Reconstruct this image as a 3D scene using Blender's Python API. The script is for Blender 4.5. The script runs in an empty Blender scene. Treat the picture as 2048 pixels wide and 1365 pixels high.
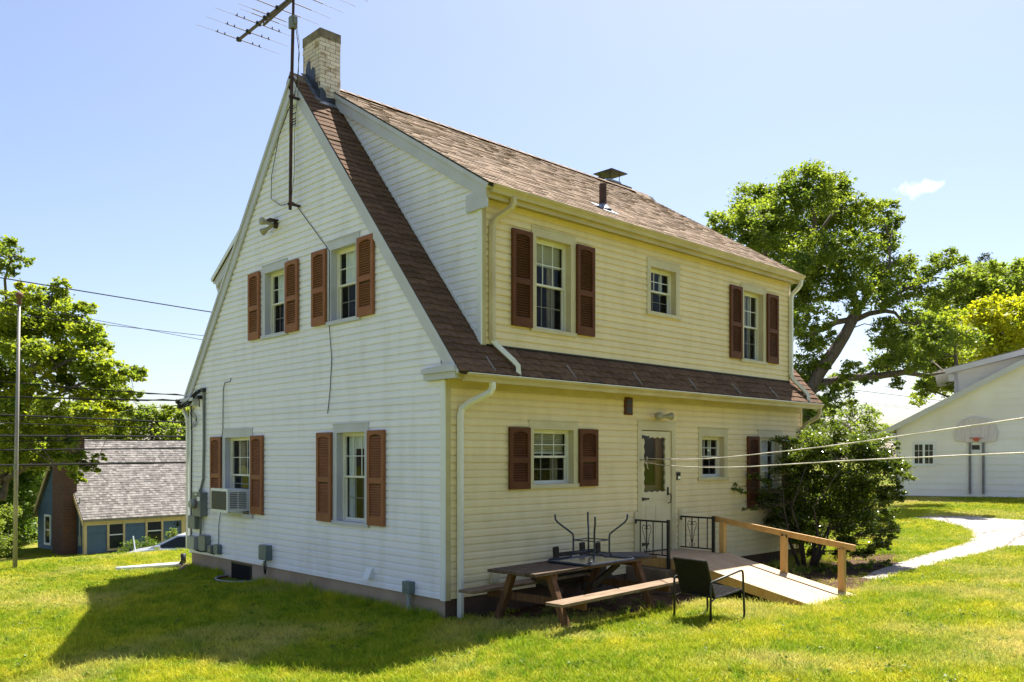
import bpy, bmesh, math, random
import numpy as np
from mathutils import Vector, Matrix

scene = bpy.context.scene
COL = scene.collection

# ------------------------------------------------------------------ camera
cam_data = bpy.data.cameras.new("camera")
cam = bpy.data.objects.new("camera", cam_data)
COL.objects.link(cam)
cam.location = (-7.222, -8.866, 2.17)
cam.rotation_euler = (math.radians(90), 0, math.radians(-43.647))
cam_data.sensor_width = 36.0
cam_data.lens = 30.18
cam_data.shift_y = 0.1138
cam_data.clip_end = 2000
scene.camera = cam

# ------------------------------------------------------------------ sky and sun
SUN = Vector((0.48, 0.22, 1.0)).normalized()
world = bpy.data.worlds.new("World")
scene.world = world
world.use_nodes = True
wn = world.node_tree.nodes
wl = world.node_tree.links
wn.clear()
w_out = wn.new("ShaderNodeOutputWorld")
w_bg = wn.new("ShaderNodeBackground")
w_sky = wn.new("ShaderNodeTexSky")
w_sky.sky_type = 'NISHITA'
w_sky.sun_disc = False
w_sky.sun_elevation = math.asin(SUN.z)
w_sky.sun_rotation = math.atan2(SUN.x, SUN.y)
w_sky.altitude = 50
w_sky.air_density = 1.0
w_sky.dust_density = 1.5
w_sky.ozone_density = 2.4
w_bg.inputs[1].default_value = 0.068
# one small cloud, placed on the sky by direction
w_tc = wn.new("ShaderNodeTexCoord")
w_map = wn.new("ShaderNodeVectorMath"); w_map.operation = 'DISTANCE'
w_nz = wn.new("ShaderNodeTexNoise"); w_nz.inputs['Scale'].default_value = 60; w_nz.inputs['Detail'].default_value = 6
w_sc = wn.new("ShaderNodeVectorMath"); w_sc.operation = 'MULTIPLY'; w_sc.inputs[1].default_value = (1, 1, 2.6)
CLOUD = Vector((0.899, 0.344, 0.272))
w_map.inputs[1].default_value = (CLOUD.x, CLOUD.y, CLOUD.z * 2.6)
wl.new(w_tc.outputs['Generated'], w_sc.inputs[0])
wl.new(w_sc.outputs[0], w_map.inputs[0])
wl.new(w_tc.outputs['Generated'], w_nz.inputs['Vector'])
w_rmp = wn.new("ShaderNodeMapRange")
w_rmp.inputs['From Min'].default_value = 0.036; w_rmp.inputs['From Max'].default_value = 0.0
w_rmp.inputs['To Min'].default_value = -0.35; w_rmp.inputs['To Max'].default_value = 0.30
w_rmp.clamp = False
wl.new(w_map.outputs['Value'], w_rmp.inputs['Value'])
w_add = wn.new("ShaderNodeMath"); w_add.operation = 'ADD'
wl.new(w_rmp.outputs[0], w_add.inputs[0]); wl.new(w_nz.outputs['Fac'], w_add.inputs[1])
w_cl = wn.new("ShaderNodeMapRange"); w_cl.inputs['From Min'].default_value = 0.44; w_cl.inputs['From Max'].default_value = 1.2
wl.new(w_add.outputs[0], w_cl.inputs['Value'])
w_mix = wn.new("ShaderNodeMixRGB")
w_mix.inputs['Color2'].default_value = (14, 14, 14, 1)
wl.new(w_cl.outputs[0], w_mix.inputs['Fac'])
w_tint = wn.new("ShaderNodeMixRGB"); w_tint.blend_type = 'MULTIPLY'; w_tint.inputs['Fac'].default_value = 1.0
w_tint.inputs['Color2'].default_value = (1.05, 0.985, 1.0, 1)
wl.new(w_sky.outputs[0], w_tint.inputs['Color1'])
wl.new(w_tint.outputs[0], w_mix.inputs['Color1'])
wl.new(w_mix.outputs[0], w_bg.inputs[0])
wl.new(w_bg.outputs[0], w_out.inputs[0])

sun_data = bpy.data.lights.new("sun", 'SUN')
sun_data.energy = 5.0
sun_data.angle = math.radians(0.53)
sun_data.color = (1.0, 0.95, 0.86)
sun_ob = bpy.data.objects.new("sun", sun_data)
COL.objects.link(sun_ob)
sun_ob.location = (20, 10, 40)
sun_ob.rotation_euler = SUN.to_track_quat('Z', 'Y').to_euler()

vs = scene.view_settings
vs.view_transform = 'Standard'
vs.look = 'None'
vs.gamma = 1.0
vs.use_curve_mapping = False
vs.exposure = 1.5
scene.cycles.max_bounces = 8
scene.cycles.transparent_max_bounces = 12
scene.cycles.use_denoising = True

# ------------------------------------------------------------------ helpers
def tag(o, label=None, cat=None, group=None, kind=None):
    if label: o["label"] = label
    if cat: o["category"] = cat
    if group: o["group"] = group
    if kind: o["kind"] = kind
    return o

def thing(name, label, cat, loc=(0, 0, 0), rz=0.0, group=None):
    o = bpy.data.objects.new(name, None)
    COL.objects.link(o)
    o.location = loc
    o.rotation_euler = (0, 0, rz)
    o.empty_display_size = 0.2
    return tag(o, label, cat, group)

def link(name, mesh, parent=None):
    o = bpy.data.objects.new(name, mesh)
    COL.objects.link(o)
    if parent is not None: o.parent = parent
    return o

class MB:
    """collects polygons and links them as one mesh object"""
    def __init__(s): s.v = []; s.f = []
    def add(s, vs_, fs_):
        n = len(s.v); s.v += [tuple(p) for p in vs_]; s.f += [tuple(i + n for i in f) for f in fs_]; return s
    def quad(s, a, b, c, d): return s.add([a, b, c, d], [(0, 1, 2, 3)])
    def box(s, x0, x1, y0, y1, z0, z1):
        return s.add([(x0,y0,z0),(x1,y0,z0),(x1,y1,z0),(x0,y1,z0),(x0,y0,z1),(x1,y0,z1),(x1,y1,z1),(x0,y1,z1)],
                     [(3,2,1,0),(4,5,6,7),(0,1,5,4),(1,2,6,5),(2,3,7,6),(3,0,4,7)])
    def beam(s, p, q, w, h, up=(0, 0, 1)):
        p = Vector(p); q = Vector(q); d = (q - p).normalized(); up = Vector(up)
        r = d.cross(up)
        if r.length < 1e-4: r = d.cross(Vector((1, 0, 0)))
        r.normalize(); u = r.cross(d)
        a = r * (w / 2); b = u * (h / 2)
        return s.add([p-a-b, p+a-b, p+a+b, p-a+b, q-a-b, q+a-b, q+a+b, q-a+b],
                     [(3,2,1,0),(4,5,6,7),(0,1,5,4),(1,2,6,5),(2,3,7,6),(3,0,4,7)])
    def tube(s, pts, r, seg=8, cap=True, square=False):
        pts = [Vector(p) for p in pts]
        rs = r if isinstance(r, (list, tuple)) else [r] * len(pts)
        rings = []
        ref = None
        for i, p in enumerate(pts):
            t = (pts[min(i+1, len(pts)-1)] - pts[max(i-1, 0)]).normalized()
            if ref is None:
                ref = Vector((0, 0, 1)) if abs(t.z) < 0.9 else Vector((1, 0, 0))
            u = t.cross(ref)
            if u.length < 1e-4: u = t.cross(Vector((0, 1, 0)))
            u.normalize(); w = u.cross(t).normalized(); ref = w
            ph = math.pi / 4 if square else 0
            k = math.sqrt(2) if square else 1
            rings.append([p + (u * math.cos(ph + 2*math.pi*j/seg) + w * math.sin(ph + 2*math.pi*j/seg)) * rs[i] * k for j in range(seg)])
        vs_ = [q for rg in rings for q in rg]; fs_ = []
        for i in range(len(rings) - 1):
            for j in range(seg):
                fs_.append((i*seg+j, i*seg+(j+1) % seg, (i+1)*seg+(j+1) % seg, (i+1)*seg+j))
        if cap:
            fs_.append(tuple(reversed(range(seg)))); fs_.append(tuple((len(rings)-1)*seg + j for j in range(seg)))
        return s.add(vs_, fs_)
    def lathe(s, prof, c=(0, 0, 0), axis='z', seg=16):
        vs_ = []; fs_ = []
        for (r, h) in prof:
            for j in range(seg):
                a = 2*math.pi*j/seg; x, y = r*math.cos(a), r*math.sin(a)
                p = {'z': (x, y, h), 'x': (h, x, y), 'y': (x, h, y)}[axis]
                vs_.append((c[0]+p[0], c[1]+p[1], c[2]+p[2]))
        for i in range(len(prof) - 1):
            for j in range(seg):
                fs_.append((i*seg+j, i*seg+(j+1) % seg, (i+1)*seg+(j+1) % seg, (i+1)*seg+j))
        fs_.append(tuple(range(seg))); fs_.append(tuple((len(prof)-1)*seg + j for j in range(seg)))
        return s.add(vs_, fs_)
    def prism(s, poly, fn, a, b):
        """poly: list of 2-D points; fn(u, v, w) -> 3-D; extruded w from a to b"""
        n = len(poly)
        vs_ = [fn(u, v, a) for u, v in poly] + [fn(u, v, b) for u, v in poly]
        fs_ = [tuple(range(n)), tuple(reversed(range(n, 2*n)))] + [(i, i+n, (i+1) % n + n, (i+1) % n) for i in range(n)]
        return s.add(vs_, fs_)
    def mesh(s, name, m, smooth=False, bevel=0.0):
        me = bpy.data.meshes.new(name)
        me.from_pydata(s.v, [], s.f)
        bm = bmesh.new(); bm.from_mesh(me)
        bmesh.ops.recalc_face_normals(bm, faces=bm.faces)
        if bevel > 0:
            bmesh.ops.bevel(bm, geom=[e for e in bm.edges if e.is_manifold and e.calc_face_angle(0) > 0.6], offset=bevel, segments=2, affect='EDGES', profile=0.7)
        bm.to_mesh(me); bm.free()
        if smooth:
            me.polygons.foreach_set("use_smooth", [True] * len(me.polygons))
        me.materials.append(m)
        return me
    def build(s, name, m, parent=None, smooth=False, bevel=0.0):
        return link(name, s.mesh(name, m, smooth, bevel), parent)

def np_mesh(name, verts, faces_n, mat_, nper=4):
    """fast mesh from numpy: verts (N,3), N/nper polygons"""
    me = bpy.data.meshes.new(name)
    n = len(verts); k = n // nper
    me.vertices.add(n); me.vertices.foreach_set("co", np.asarray(verts, np.float32).ravel())
    me.loops.add(n); me.loops.foreach_set("vertex_index", np.arange(n, dtype=np.int32))
    me.polygons.add(k); me.polygons.foreach_set("loop_start", np.arange(0, n, nper, dtype=np.int32))
    me.update(calc_edges=True)
    me.materials.append(mat_)
    return me

# ------------------------------------------------------------------ materials
def mat(name, col, rough=0.6, var=0.0, scale=3.0, col2=None, bump=0.0, bscale=40.0, metal=0.0, spec=0.5, island=0.0, objrand=0.0,
        stretch=(1, 1, 1), detail=5.0, sharp=(0.35, 0.65), bstretch=None):
    m = bpy.data.materials.new(name); m.use_nodes = True
    nt = m.node_tree; nd = nt.nodes; lk = nt.links
    bs = nd["Principled BSDF"]
    bs.inputs['Roughness'].default_value = rough
    bs.inputs['Metallic'].default_value = metal
    bs.inputs['Specular IOR Level'].default_value = spec
    tc = nd.new("ShaderNodeTexCoord")
    mp = nd.new("ShaderNodeMapping"); mp.inputs['Scale'].default_value = stretch
    lk.new(tc.outputs['Object'], mp.inputs['Vector'])
    rgb = nd.new("ShaderNodeRGB"); rgb.outputs[0].default_value = (*col, 1)
    cur = rgb.outputs[0]
    if col2 is not None or var > 0:
        nz = nd.new("ShaderNodeTexNoise"); nz.inputs['Scale'].default_value = scale; nz.inputs['Detail'].default_value = detail
        lk.new(mp.outputs[0], nz.inputs['Vector'])
        mr = nd.new("ShaderNodeMapRange"); mr.inputs['From Min'].default_value = sharp[0]; mr.inputs['From Max'].default_value = sharp[1]
        lk.new(nz.outputs['Fac'], mr.inputs['Value'])
        mx = nd.new("ShaderNodeMixRGB")
        c2 = col2 if col2 is not None else tuple(c * (1 - var) for c in col)
        mx.inputs['Color2'].default_value = (*c2, 1)
        lk.new(mr.outputs[0], mx.inputs['Fac']); lk.new(cur, mx.inputs['Color1']); cur = mx.outputs[0]
    for amt, kind in ((island, 'i'), (objrand, 'o')):
        if amt > 0:
            if kind == 'i':
                g = nd.new("ShaderNodeNewGeometry"); src = g.outputs['Random Per Island']
            else:
                g = nd.new("ShaderNodeObjectInfo"); src = g.outputs['Random']
            m2 = nd.new("ShaderNodeMapRange"); m2.inputs['To Min'].default_value = 1 - amt; m2.inputs['To Max'].default_value = 1 + amt
            lk.new(src, m2.inputs['Value'])
            mu = nd.new("ShaderNodeMixRGB"); mu.blend_type = 'MULTIPLY'; mu.inputs['Fac'].default_value = 1
            lk.new(cur, mu.inputs['Color1']); lk.new(m2.outputs[0], mu.inputs['Color2']); cur = mu.outputs[0]
    lk.new(cur, bs.inputs['Base Color'])
    if bump > 0:
        n2 = nd.new("ShaderNodeTexNoise"); n2.inputs['Scale'].default_value = bscale; n2.inputs['Detail'].default_value = 4
        if bstretch:
            mp2 = nd.new("ShaderNodeMapping"); mp2.inputs['Scale'].default_value = bstretch
            lk.new(tc.outputs['Object'], mp2.inputs['Vector']); lk.new(mp2.outputs[0], n2.inputs['Vector'])
        else:
            lk.new(mp.outputs[0], n2.inputs['Vector'])
        bp = nd.new("ShaderNodeBump"); bp.inputs['Strength'].default_value = bump; bp.inputs['Distance'].default_value = 0.01
        lk.new(n2.outputs['Fac'], bp.inputs['Height']); lk.new(bp.outputs[0], bs.inputs['Normal'])
    return m

def leaf_mat(name, c1, c2, trans, rough=0.5, tf=0.35, spec=0.3):
    m = bpy.data.materials.new(name); m.use_nodes = True
    nt = m.node_tree; nd = nt.nodes; lk = nt.links
    bs = nd["Principled BSDF"]; bs.inputs['Roughness'].default_value = rough; bs.inputs['Specular IOR Level'].default_value = spec
    g = nd.new("ShaderNodeNewGeometry")
    nz = nd.new("ShaderNodeTexNoise"); nz.inputs['Scale'].default_value = 0.9; nz.inputs['Detail'].default_value = 3
    lk.new(g.outputs['Position'], nz.inputs['Vector'])
    ad = nd.new("ShaderNodeMath"); ad.operation = 'MULTIPLY_ADD'; ad.inputs[1].default_value = 1.5; ad.inputs[2].default_value = -0.55
    lk.new(nz.outputs['Fac'], ad.inputs[0])
    ad2 = nd.new("ShaderNodeMath"); ad2.operation = 'MULTIPLY_ADD'; ad2.inputs[1].default_value = 0.7; ad2.use_clamp = True
    lk.new(g.outputs['Random Per Island'], ad2.inputs[0]); lk.new(ad.outputs[0], ad2.inputs[2])
    mx = nd.new("ShaderNodeMixRGB"); mx.inputs['Color1'].default_value = (*c1, 1); mx.inputs['Color2'].default_value = (*c2, 1)
    lk.new(ad2.outputs[0], mx.inputs['Fac']); lk.new(mx.outputs[0], bs.inputs['Base Color'])
    tr = nd.new("ShaderNodeBsdfTranslucent")
    mu = nd.new("ShaderNodeMixRGB"); mu.blend_type = 'MULTIPLY'; mu.inputs['Fac'].default_value = 1; mu.inputs['Color2'].default_value = (*trans, 1)
    lk.new(mx.outputs[0], mu.inputs['Color1']); lk.new(mu.outputs[0], tr.inputs['Color'])
    ms = nd.new("ShaderNodeMixShader"); ms.inputs[0].default_value = tf
    out = nd["Material Output"]
    lk.new(bs.outputs[0], ms.inputs[1]); lk.new(tr.outputs[0], ms.inputs[2]); lk.new(ms.outputs[0], out.inputs[0])
    return m

def glass_mat(name, tint=(0.86, 0.9, 0.88)):
    m = bpy.data.materials.new(name); m.use_nodes = True
    nt = m.node_tree; nd = nt.nodes; lk = nt.links
    nd.remove(nd["Principled BSDF"])
    ge = nd.new("ShaderNodeNewGeometry"); dt = nd.new("ShaderNodeVectorMath"); dt.operation = 'DOT_PRODUCT'
    lk.new(ge.outputs['Normal'], dt.inputs[0]); lk.new(ge.outputs['Incoming'], dt.inputs[1])
    ab_ = nd.new("ShaderNodeMath"); ab_.operation = 'ABSOLUTE'; lk.new(dt.outputs['Value'], ab_.inputs[0])
    iv_ = nd.new("ShaderNodeMath"); iv_.operation = 'SUBTRACT'; iv_.inputs[0].default_value = 1.0; lk.new(ab_.outputs[0], iv_.inputs[1])
    fr = nd.new("ShaderNodeMath"); fr.operation = 'POWER'; fr.inputs[1].default_value = 5.0; lk.new(iv_.outputs[0], fr.inputs[0])
    gl = nd.new("ShaderNodeBsdfGlossy"); gl.inputs['Roughness'].default_value = 0.02; gl.inputs['Color'].default_value = (1, 1, 1, 1)
    tr = nd.new("ShaderNodeBsdfTransparent"); tr.inputs['Color'].default_value = (*tint, 1)
    nz = nd.new("ShaderNodeTexNoise"); nz.inputs['Scale'].default_value = 2.5
    tc = nd.new("ShaderNodeTexCoord"); lk.new(tc.outputs['Object'], nz.inputs['Vector'])
    bp = nd.new("ShaderNodeBump"); bp.inputs['Strength'].default_value = 0.06; bp.inputs['Distance'].default_value = 0.05
    lk.new(nz.outputs['Fac'], bp.inputs['Height']); lk.new(bp.outputs[0], gl.inputs['Normal'])
    mu = nd.new("ShaderNodeMath"); mu.operation = 'MULTIPLY_ADD'; mu.inputs[1].default_value = 0.8; mu.inputs[2].default_value = 0.02; mu.use_clamp = True
    lk.new(fr.outputs[0], mu.inputs[0])
    ms = nd.new("ShaderNodeMixShader")
    lk.new(mu.outputs[0], ms.inputs[0]); lk.new(tr.outputs[0], ms.inputs[1]); lk.new(gl.outputs[0], ms.inputs[2])
    lk.new(ms.outputs[0], nd["Material Output"].inputs[0])
    return m

M = {}
M['vinyl_sky_tint'] = mat("vinyl_sky_tint", (0.82, 0.805, 0.885), 0.42, col2=(0.715, 0.695, 0.73), scale=1.7, stretch=(1, 2.0, 0.45), sharp=(0.48, 0.80), bump=0.12, bscale=30, bstretch=(1, 1, 14), objrand=0.025)  # gable siding, with the cool sky light tinted into its colour
M['vinyl_lawn_tint'] = mat("vinyl_lawn_tint", (0.82, 0.675, 0.41), 0.5, spec=0.3, col2=(0.74, 0.60, 0.34), scale=2.6, sharp=(0.42, 0.78), stretch=(1.6, 1, 0.5), bump=0.12, bscale=30, bstretch=(1, 1, 14), objrand=0.03)  # same siding at the rear, yellow bounce off the lawn put into the colour
M['trim_white'] = mat("trim_white", (0.77, 0.79, 0.83), 0.4, col2=(0.71, 0.72, 0.73), scale=2.0)
M['trim_grey'] = mat("trim_grey", (0.54, 0.545, 0.635), 0.5, col2=(0.49, 0.49, 0.55), scale=2.5)
M['trim_cream'] = mat("trim_cream", (0.63, 0.55, 0.345), 0.5, col2=(0.54, 0.46, 0.28), scale=2.5)
M['gutter_cream'] = mat("gutter_cream", (0.56, 0.47, 0.26), 0.45, col2=(0.47, 0.38, 0.19), scale=2.2)
M['gutter_white'] = mat("gutter_white", (0.78, 0.78, 0.74), 0.38, col2=(0.70, 0.67, 0.58), scale=2.2)
M['sash_white'] = mat("sash_white", (0.76, 0.74, 0.66), 0.4, col2=(0.68, 0.65, 0.56), scale=3)
M['muntin'] = mat("muntin", (0.70, 0.70, 0.66), 0.45)
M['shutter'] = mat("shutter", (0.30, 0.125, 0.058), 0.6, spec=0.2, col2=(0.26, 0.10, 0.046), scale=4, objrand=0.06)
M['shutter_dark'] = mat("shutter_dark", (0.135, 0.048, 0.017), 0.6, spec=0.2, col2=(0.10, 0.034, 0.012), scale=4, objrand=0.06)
M['shingle_sunlit'] = mat("shingle_sunlit", (0.285, 0.205, 0.142), 0.9, col2=(0.24, 0.17, 0.117), scale=7, island=0.22, bump=0.5, bscale=220, spec=0.2)  # lighter copy of shingle: direct sun on the dormer roof mixed into its colour
M['shingle'] = mat("shingle", (0.160, 0.094, 0.055), 0.95, col2=(0.085, 0.049, 0.031), scale=9, island=0.28, objrand=0.22, bump=0.5, bscale=220, spec=0.2)  # lower roof copy, darkened in colour for the shaded skirt
M['shingle_grey'] = mat("shingle_grey", (0.27, 0.25, 0.235), 0.9, col2=(0.20, 0.18, 0.17), scale=6, island=0.35, bump=0.4, bscale=120, spec=0.2)
M['deck_dark'] = mat("deck_dark", (0.03, 0.024, 0.02), 0.95)
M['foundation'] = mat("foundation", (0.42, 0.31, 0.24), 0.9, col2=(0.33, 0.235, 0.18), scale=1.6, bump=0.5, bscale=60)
M['foundation_shaded'] = mat("foundation_shaded", (0.115, 0.068, 0.042), 0.95, col2=(0.07, 0.042, 0.028), scale=2, bump=0.5, bscale=60)  # rear face of the foundation, its deep shade put into the colour
M['concrete'] = mat("concrete", (0.22, 0.15, 0.095), 0.9, col2=(0.14, 0.095, 0.06), scale=3, bump=0.4, bscale=50)
M['pavement'] = mat("pavement", (0.42, 0.385, 0.345), 0.9, col2=(0.34, 0.30, 0.26), scale=0.9, bump=0.3, bscale=40)
def crack_mat(name, col, col2, crack, scale, width):
    m = mat(name, col, 0.9, col2=col2, scale=0.9, bump=0.3, bscale=40)
    nd = m.node_tree.nodes; lk = m.node_tree.links; bs = nd["Principled BSDF"]
    src = bs.inputs['Base Color'].links[0].from_socket
    g = nd.new("ShaderNodeNewGeometry"); nz = nd.new("ShaderNodeTexNoise"); nz.inputs['Scale'].default_value = 1.3; nz.inputs['Detail'].default_value = 5
    lk.new(g.outputs['Position'], nz.inputs['Vector'])
    mx = nd.new("ShaderNodeMixRGB"); mx.inputs['Fac'].default_value = 0.35; lk.new(g.outputs['Position'], mx.inputs['Color1']); lk.new(nz.outputs['Color'], mx.inputs['Color2'])
    vo = nd.new("ShaderNodeTexVoronoi"); vo.feature = 'DISTANCE_TO_EDGE'; vo.inputs['Scale'].default_value = scale; lk.new(mx.outputs[0], vo.inputs['Vector'])
    mr = nd.new("ShaderNodeMapRange"); mr.inputs['From Min'].default_value = width; mr.inputs['From Max'].default_value = width * 2.2; lk.new(vo.outputs['Distance'], mr.inputs['Value'])
    m2 = nd.new("ShaderNodeMixRGB"); m2.inputs['Color1'].default_value = (*crack, 1); lk.new(mr.outputs[0], m2.inputs['Fac']); lk.new(src, m2.inputs['Color2']); lk.new(m2.outputs[0], bs.inputs['Base Color'])
    return m
M['pavement'] = crack_mat("pavement", (0.33, 0.30, 0.268), (0.26, 0.228, 0.195), (0.13, 0.105, 0.08), 0.55, 0.006)
M['asphalt'] = mat("asphalt", (0.055, 0.055, 0.057), 0.9, var=0.3, scale=2)
M['brick_paint'] = mat("brick_paint", (0.70, 0.615, 0.565), 0.8, col2=(0.42, 0.30, 0.21), scale=7, sharp=(0.5, 0.68), objrand=0.13, bump=0.5, bscale=60)
M['mortar'] = mat("mortar", (0.20, 0.16, 0.12), 0.95, var=0.3, scale=8)
M['chimney_cap'] = mat("chimney_cap", (0.27, 0.225, 0.165), 0.9, col2=(0.12, 0.10, 0.08), scale=7, bump=0.4, bscale=50)
M['tar'] = mat("tar", (0.022, 0.024, 0.032), 0.45, col2=(0.05, 0.06, 0.085), scale=7)
M['lead'] = mat("lead", (0.30, 0.34, 0.40), 0.4, metal=0.6, var=0.4, scale=9)
M['rust_steel'] = mat("rust_steel", (0.10, 0.045, 0.032), 0.7, col2=(0.03, 0.022, 0.022), scale=9, metal=0.3)
M['alu_dull'] = mat("alu_dull", (0.13, 0.105, 0.08), 0.7, metal=0.0, var=0.3, scale=6)
M['alu'] = mat("alu", (0.7, 0.71, 0.72), 0.35, metal=0.8)
M['dark_metal'] = mat("dark_metal", (0.035, 0.033, 0.03), 0.5, metal=0.4)
M['grey_box'] = mat("grey_box", (0.20, 0.215, 0.20), 0.5, col2=(0.15, 0.16, 0.15), scale=5)
M['grey_light'] = mat("grey_light", (0.33, 0.35, 0.34), 0.5, var=0.2, scale=5)
M['green_box'] = mat("green_box", (0.15, 0.19, 0.185), 0.5, var=0.25, scale=6)
M['plastic_white'] = mat("plastic_white", (0.76, 0.77, 0.79), 0.4)
M['plastic_black'] = mat("plastic_black", (0.018, 0.018, 0.02), 0.45)
M['cable'] = mat("cable", (0.02, 0.02, 0.022), 0.75, spec=0.15)
M['cable_grey'] = mat("cable_grey", (0.13, 0.125, 0.12), 0.6)
M['muntin_dim'] = mat("muntin_dim", (0.26, 0.25, 0.23), 0.6)  # lower sash copy of muntin, dimming behind the screen put into the colour
M['glass'] = glass_mat("glass")
M['interior'] = mat("interior", (0.07, 0.06, 0.05), 0.9)
M['curtain'] = mat("curtain", (0.80, 0.82, 0.86), 0.85, var=0.12, scale=8)
M['curtain_tan'] = mat("curtain_tan", (0.40, 0.33, 0.24), 0.85, var=0.3, scale=8)
M['blind'] = mat("blind", (0.55, 0.52, 0.44), 0.6)
M['screen'] = mat("screen", (0.014, 0.014, 0.015), 0.9, spec=0.1)
M['bulb'] = mat("bulb", (0.34, 0.31, 0.22), 0.25)
M['door_cream'] = mat("door_cream", (0.68, 0.60, 0.41), 0.45, col2=(0.60, 0.52, 0.34), scale=2.4)
M['door_wood'] = mat("door_wood", (0.20, 0.105, 0.045), 0.5, var=0.3, scale=3, stretch=(6, 6, 1))
M['iron'] = mat("iron", (0.012, 0.012, 0.013), 0.45, spec=0.5)
M['pine'] = mat("pine_wood", (0.55, 0.335, 0.11), 0.65, col2=(0.47, 0.255, 0.07), scale=2.2, stretch=(5, 5, 1), bump=0.15, bscale=14, objrand=0.08)
M['plywood'] = mat("plywood", (0.50, 0.37, 0.235), 0.75, col2=(0.41, 0.275, 0.15), scale=2.2, stretch=(7, 1, 1), bump=0.15, bscale=20, objrand=0.05)
M['old_wood'] = mat("old_wood", (0.135, 0.092, 0.060), 0.85, spec=0.25, col2=(0.055, 0.036, 0.025), scale=3.5, stretch=(1, 9, 9), bump=0.6, bscale=22, objrand=0.12)
M['old_bench'] = mat("old_bench", (0.27, 0.19, 0.12), 0.85, spec=0.25, col2=(0.15, 0.10, 0.062), scale=3.5, stretch=(1, 9, 9), bump=0.5, bscale=22)
M['old_leg'] = mat("old_leg", (0.18, 0.088, 0.040), 0.85, spec=0.25, col2=(0.095, 0.048, 0.026), scale=3.0, stretch=(8, 8, 1), bump=0.5, bscale=18, objrand=0.1)
M['dark_wood'] = mat("dark_wood", (0.055, 0.038, 0.028), 0.85, var=0.4, scale=5)
M['table_metal'] = mat("table_metal", (0.028, 0.034, 0.048), 0.4, metal=0.3)
M['smoked_glass'] = mat("smoked_glass", (0.22, 0.20, 0.15), 0.12, var=0.15, scale=3)
M['navy_pad'] = mat("navy_pad", (0.045, 0.048, 0.075), 0.6, var=0.2, scale=6)
M['wicker'] = mat("wicker", (0.010, 0.009, 0.009), 0.5, spec=0.3, var=0.3, scale=30)
M['rope'] = mat("rope", (0.72, 0.66, 0.58), 0.8, var=0.2, scale=20)
M['pole_metal'] = mat("pole_metal", (0.36, 0.33, 0.29), 0.5, col2=(0.25, 0.22, 0.19), scale=4, stretch=(1, 1, .3), metal=0.2)
M['rust'] = mat("rust", (0.17, 0.075, 0.04), 0.8)
M['soil'] = mat("soil", (0.10, 0.056, 0.032), 0.95, spec=0.1, col2=(0.045, 0.026, 0.016), scale=5, bump=0.8, bscale=30)
M['blue_siding'] = mat("blue_siding", (0.085, 0.145, 0.235), 0.6, col2=(0.07, 0.12, 0.19), scale=2, island=0.08)
M['tan_trim'] = mat("tan_trim", (0.60, 0.47, 0.28), 0.55, var=0.1, scale=3)
M['garage_white'] = mat("garage_white", (0.85, 0.84, 0.82), 0.6, col2=(0.79, 0.76, 0.72), scale=0.8, objrand=0.03)
M['garage_trim'] = mat("garage_trim", (0.60, 0.60, 0.62), 0.5, var=0.08, scale=2)
M['backboard'] = mat("backboard", (0.74, 0.68, 0.69), 0.8, col2=(0.58, 0.52, 0.54), scale=3, stretch=(9, 9, 1))
M['hoop_orange'] = mat("hoop_orange", (0.55, 0.10, 0.04), 0.5)
M['post_grey'] = mat("post_grey", (0.22, 0.21, 0.22), 0.7, var=0.3, scale=5)
M['car_silver'] = mat("car_silver", (0.55, 0.58, 0.62), 0.22, metal=0.55)
M['car_white'] = mat("car_white", (0.72, 0.73, 0.74), 0.2)
M['car_glass'] = mat("car_glass", (0.02, 0.025, 0.03), 0.08, spec=0.25)
M['tyre'] = mat("tyre", (0.02, 0.02, 0.02), 0.8)
M['red_door'] = mat("red_door", (0.16, 0.035, 0.02), 0.5)
M['bark'] = mat("bark", (0.17, 0.135, 0.105), 0.95, col2=(0.09, 0.07, 0.055), scale=6, stretch=(3, 3, .7), bump=0.9, bscale=14)
M['bark_red'] = mat("bark_brown", (0.105, 0.075, 0.055), 0.95, col2=(0.06, 0.042, 0.032), scale=6, bump=0.6, bscale=20)
M['leaf_oak'] = leaf_mat("leaf_oak", (0.040, 0.082, 0.018), (0.185, 0.235, 0.030), (2.3, 2.2, 1.1), tf=0.44)
M['leaf_maple'] = leaf_mat("leaf_maple", (0.065, 0.120, 0.018), (0.25, 0.285, 0.032), (2.2, 2.15, 1.0), tf=0.46)
M['leaf_dark'] = leaf_mat("leaf_dark", (0.03, 0.07, 0.014), (0.13, 0.19, 0.022), (2.0, 2.3, 1.1), tf=0.32)
M['leaf_yellow'] = leaf_mat("leaf_yellow", (0.17, 0.22, 0.016), (0.40, 0.38, 0.026), (2.0, 2.0, 0.8), tf=0.45)
M['leaf_mid'] = leaf_mat("leaf_mid", (0.075, 0.125, 0.028), (0.24, 0.275, 0.05), (2.1, 2.2, 1.0), tf=0.4)
M['leaf_pine'] = leaf_mat("leaf_pine", (0.02, 0.04, 0.02), (0.04, 0.065, 0.028), (1.5, 1.6, 1.1), tf=0.2)
M['leaf_shrub'] = leaf_mat("leaf_shrub", (0.024, 0.042, 0.011), (0.155, 0.205, 0.024), (2.2, 2.2, 1.0), rough=0.26, tf=0.36, spec=0.7)
M['leaf_cover'] = leaf_mat("leaf_cover", (0.05, 0.10, 0.012), (0.13, 0.19, 0.02), (2.0, 2.0, 0.9), tf=0.35)
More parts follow.
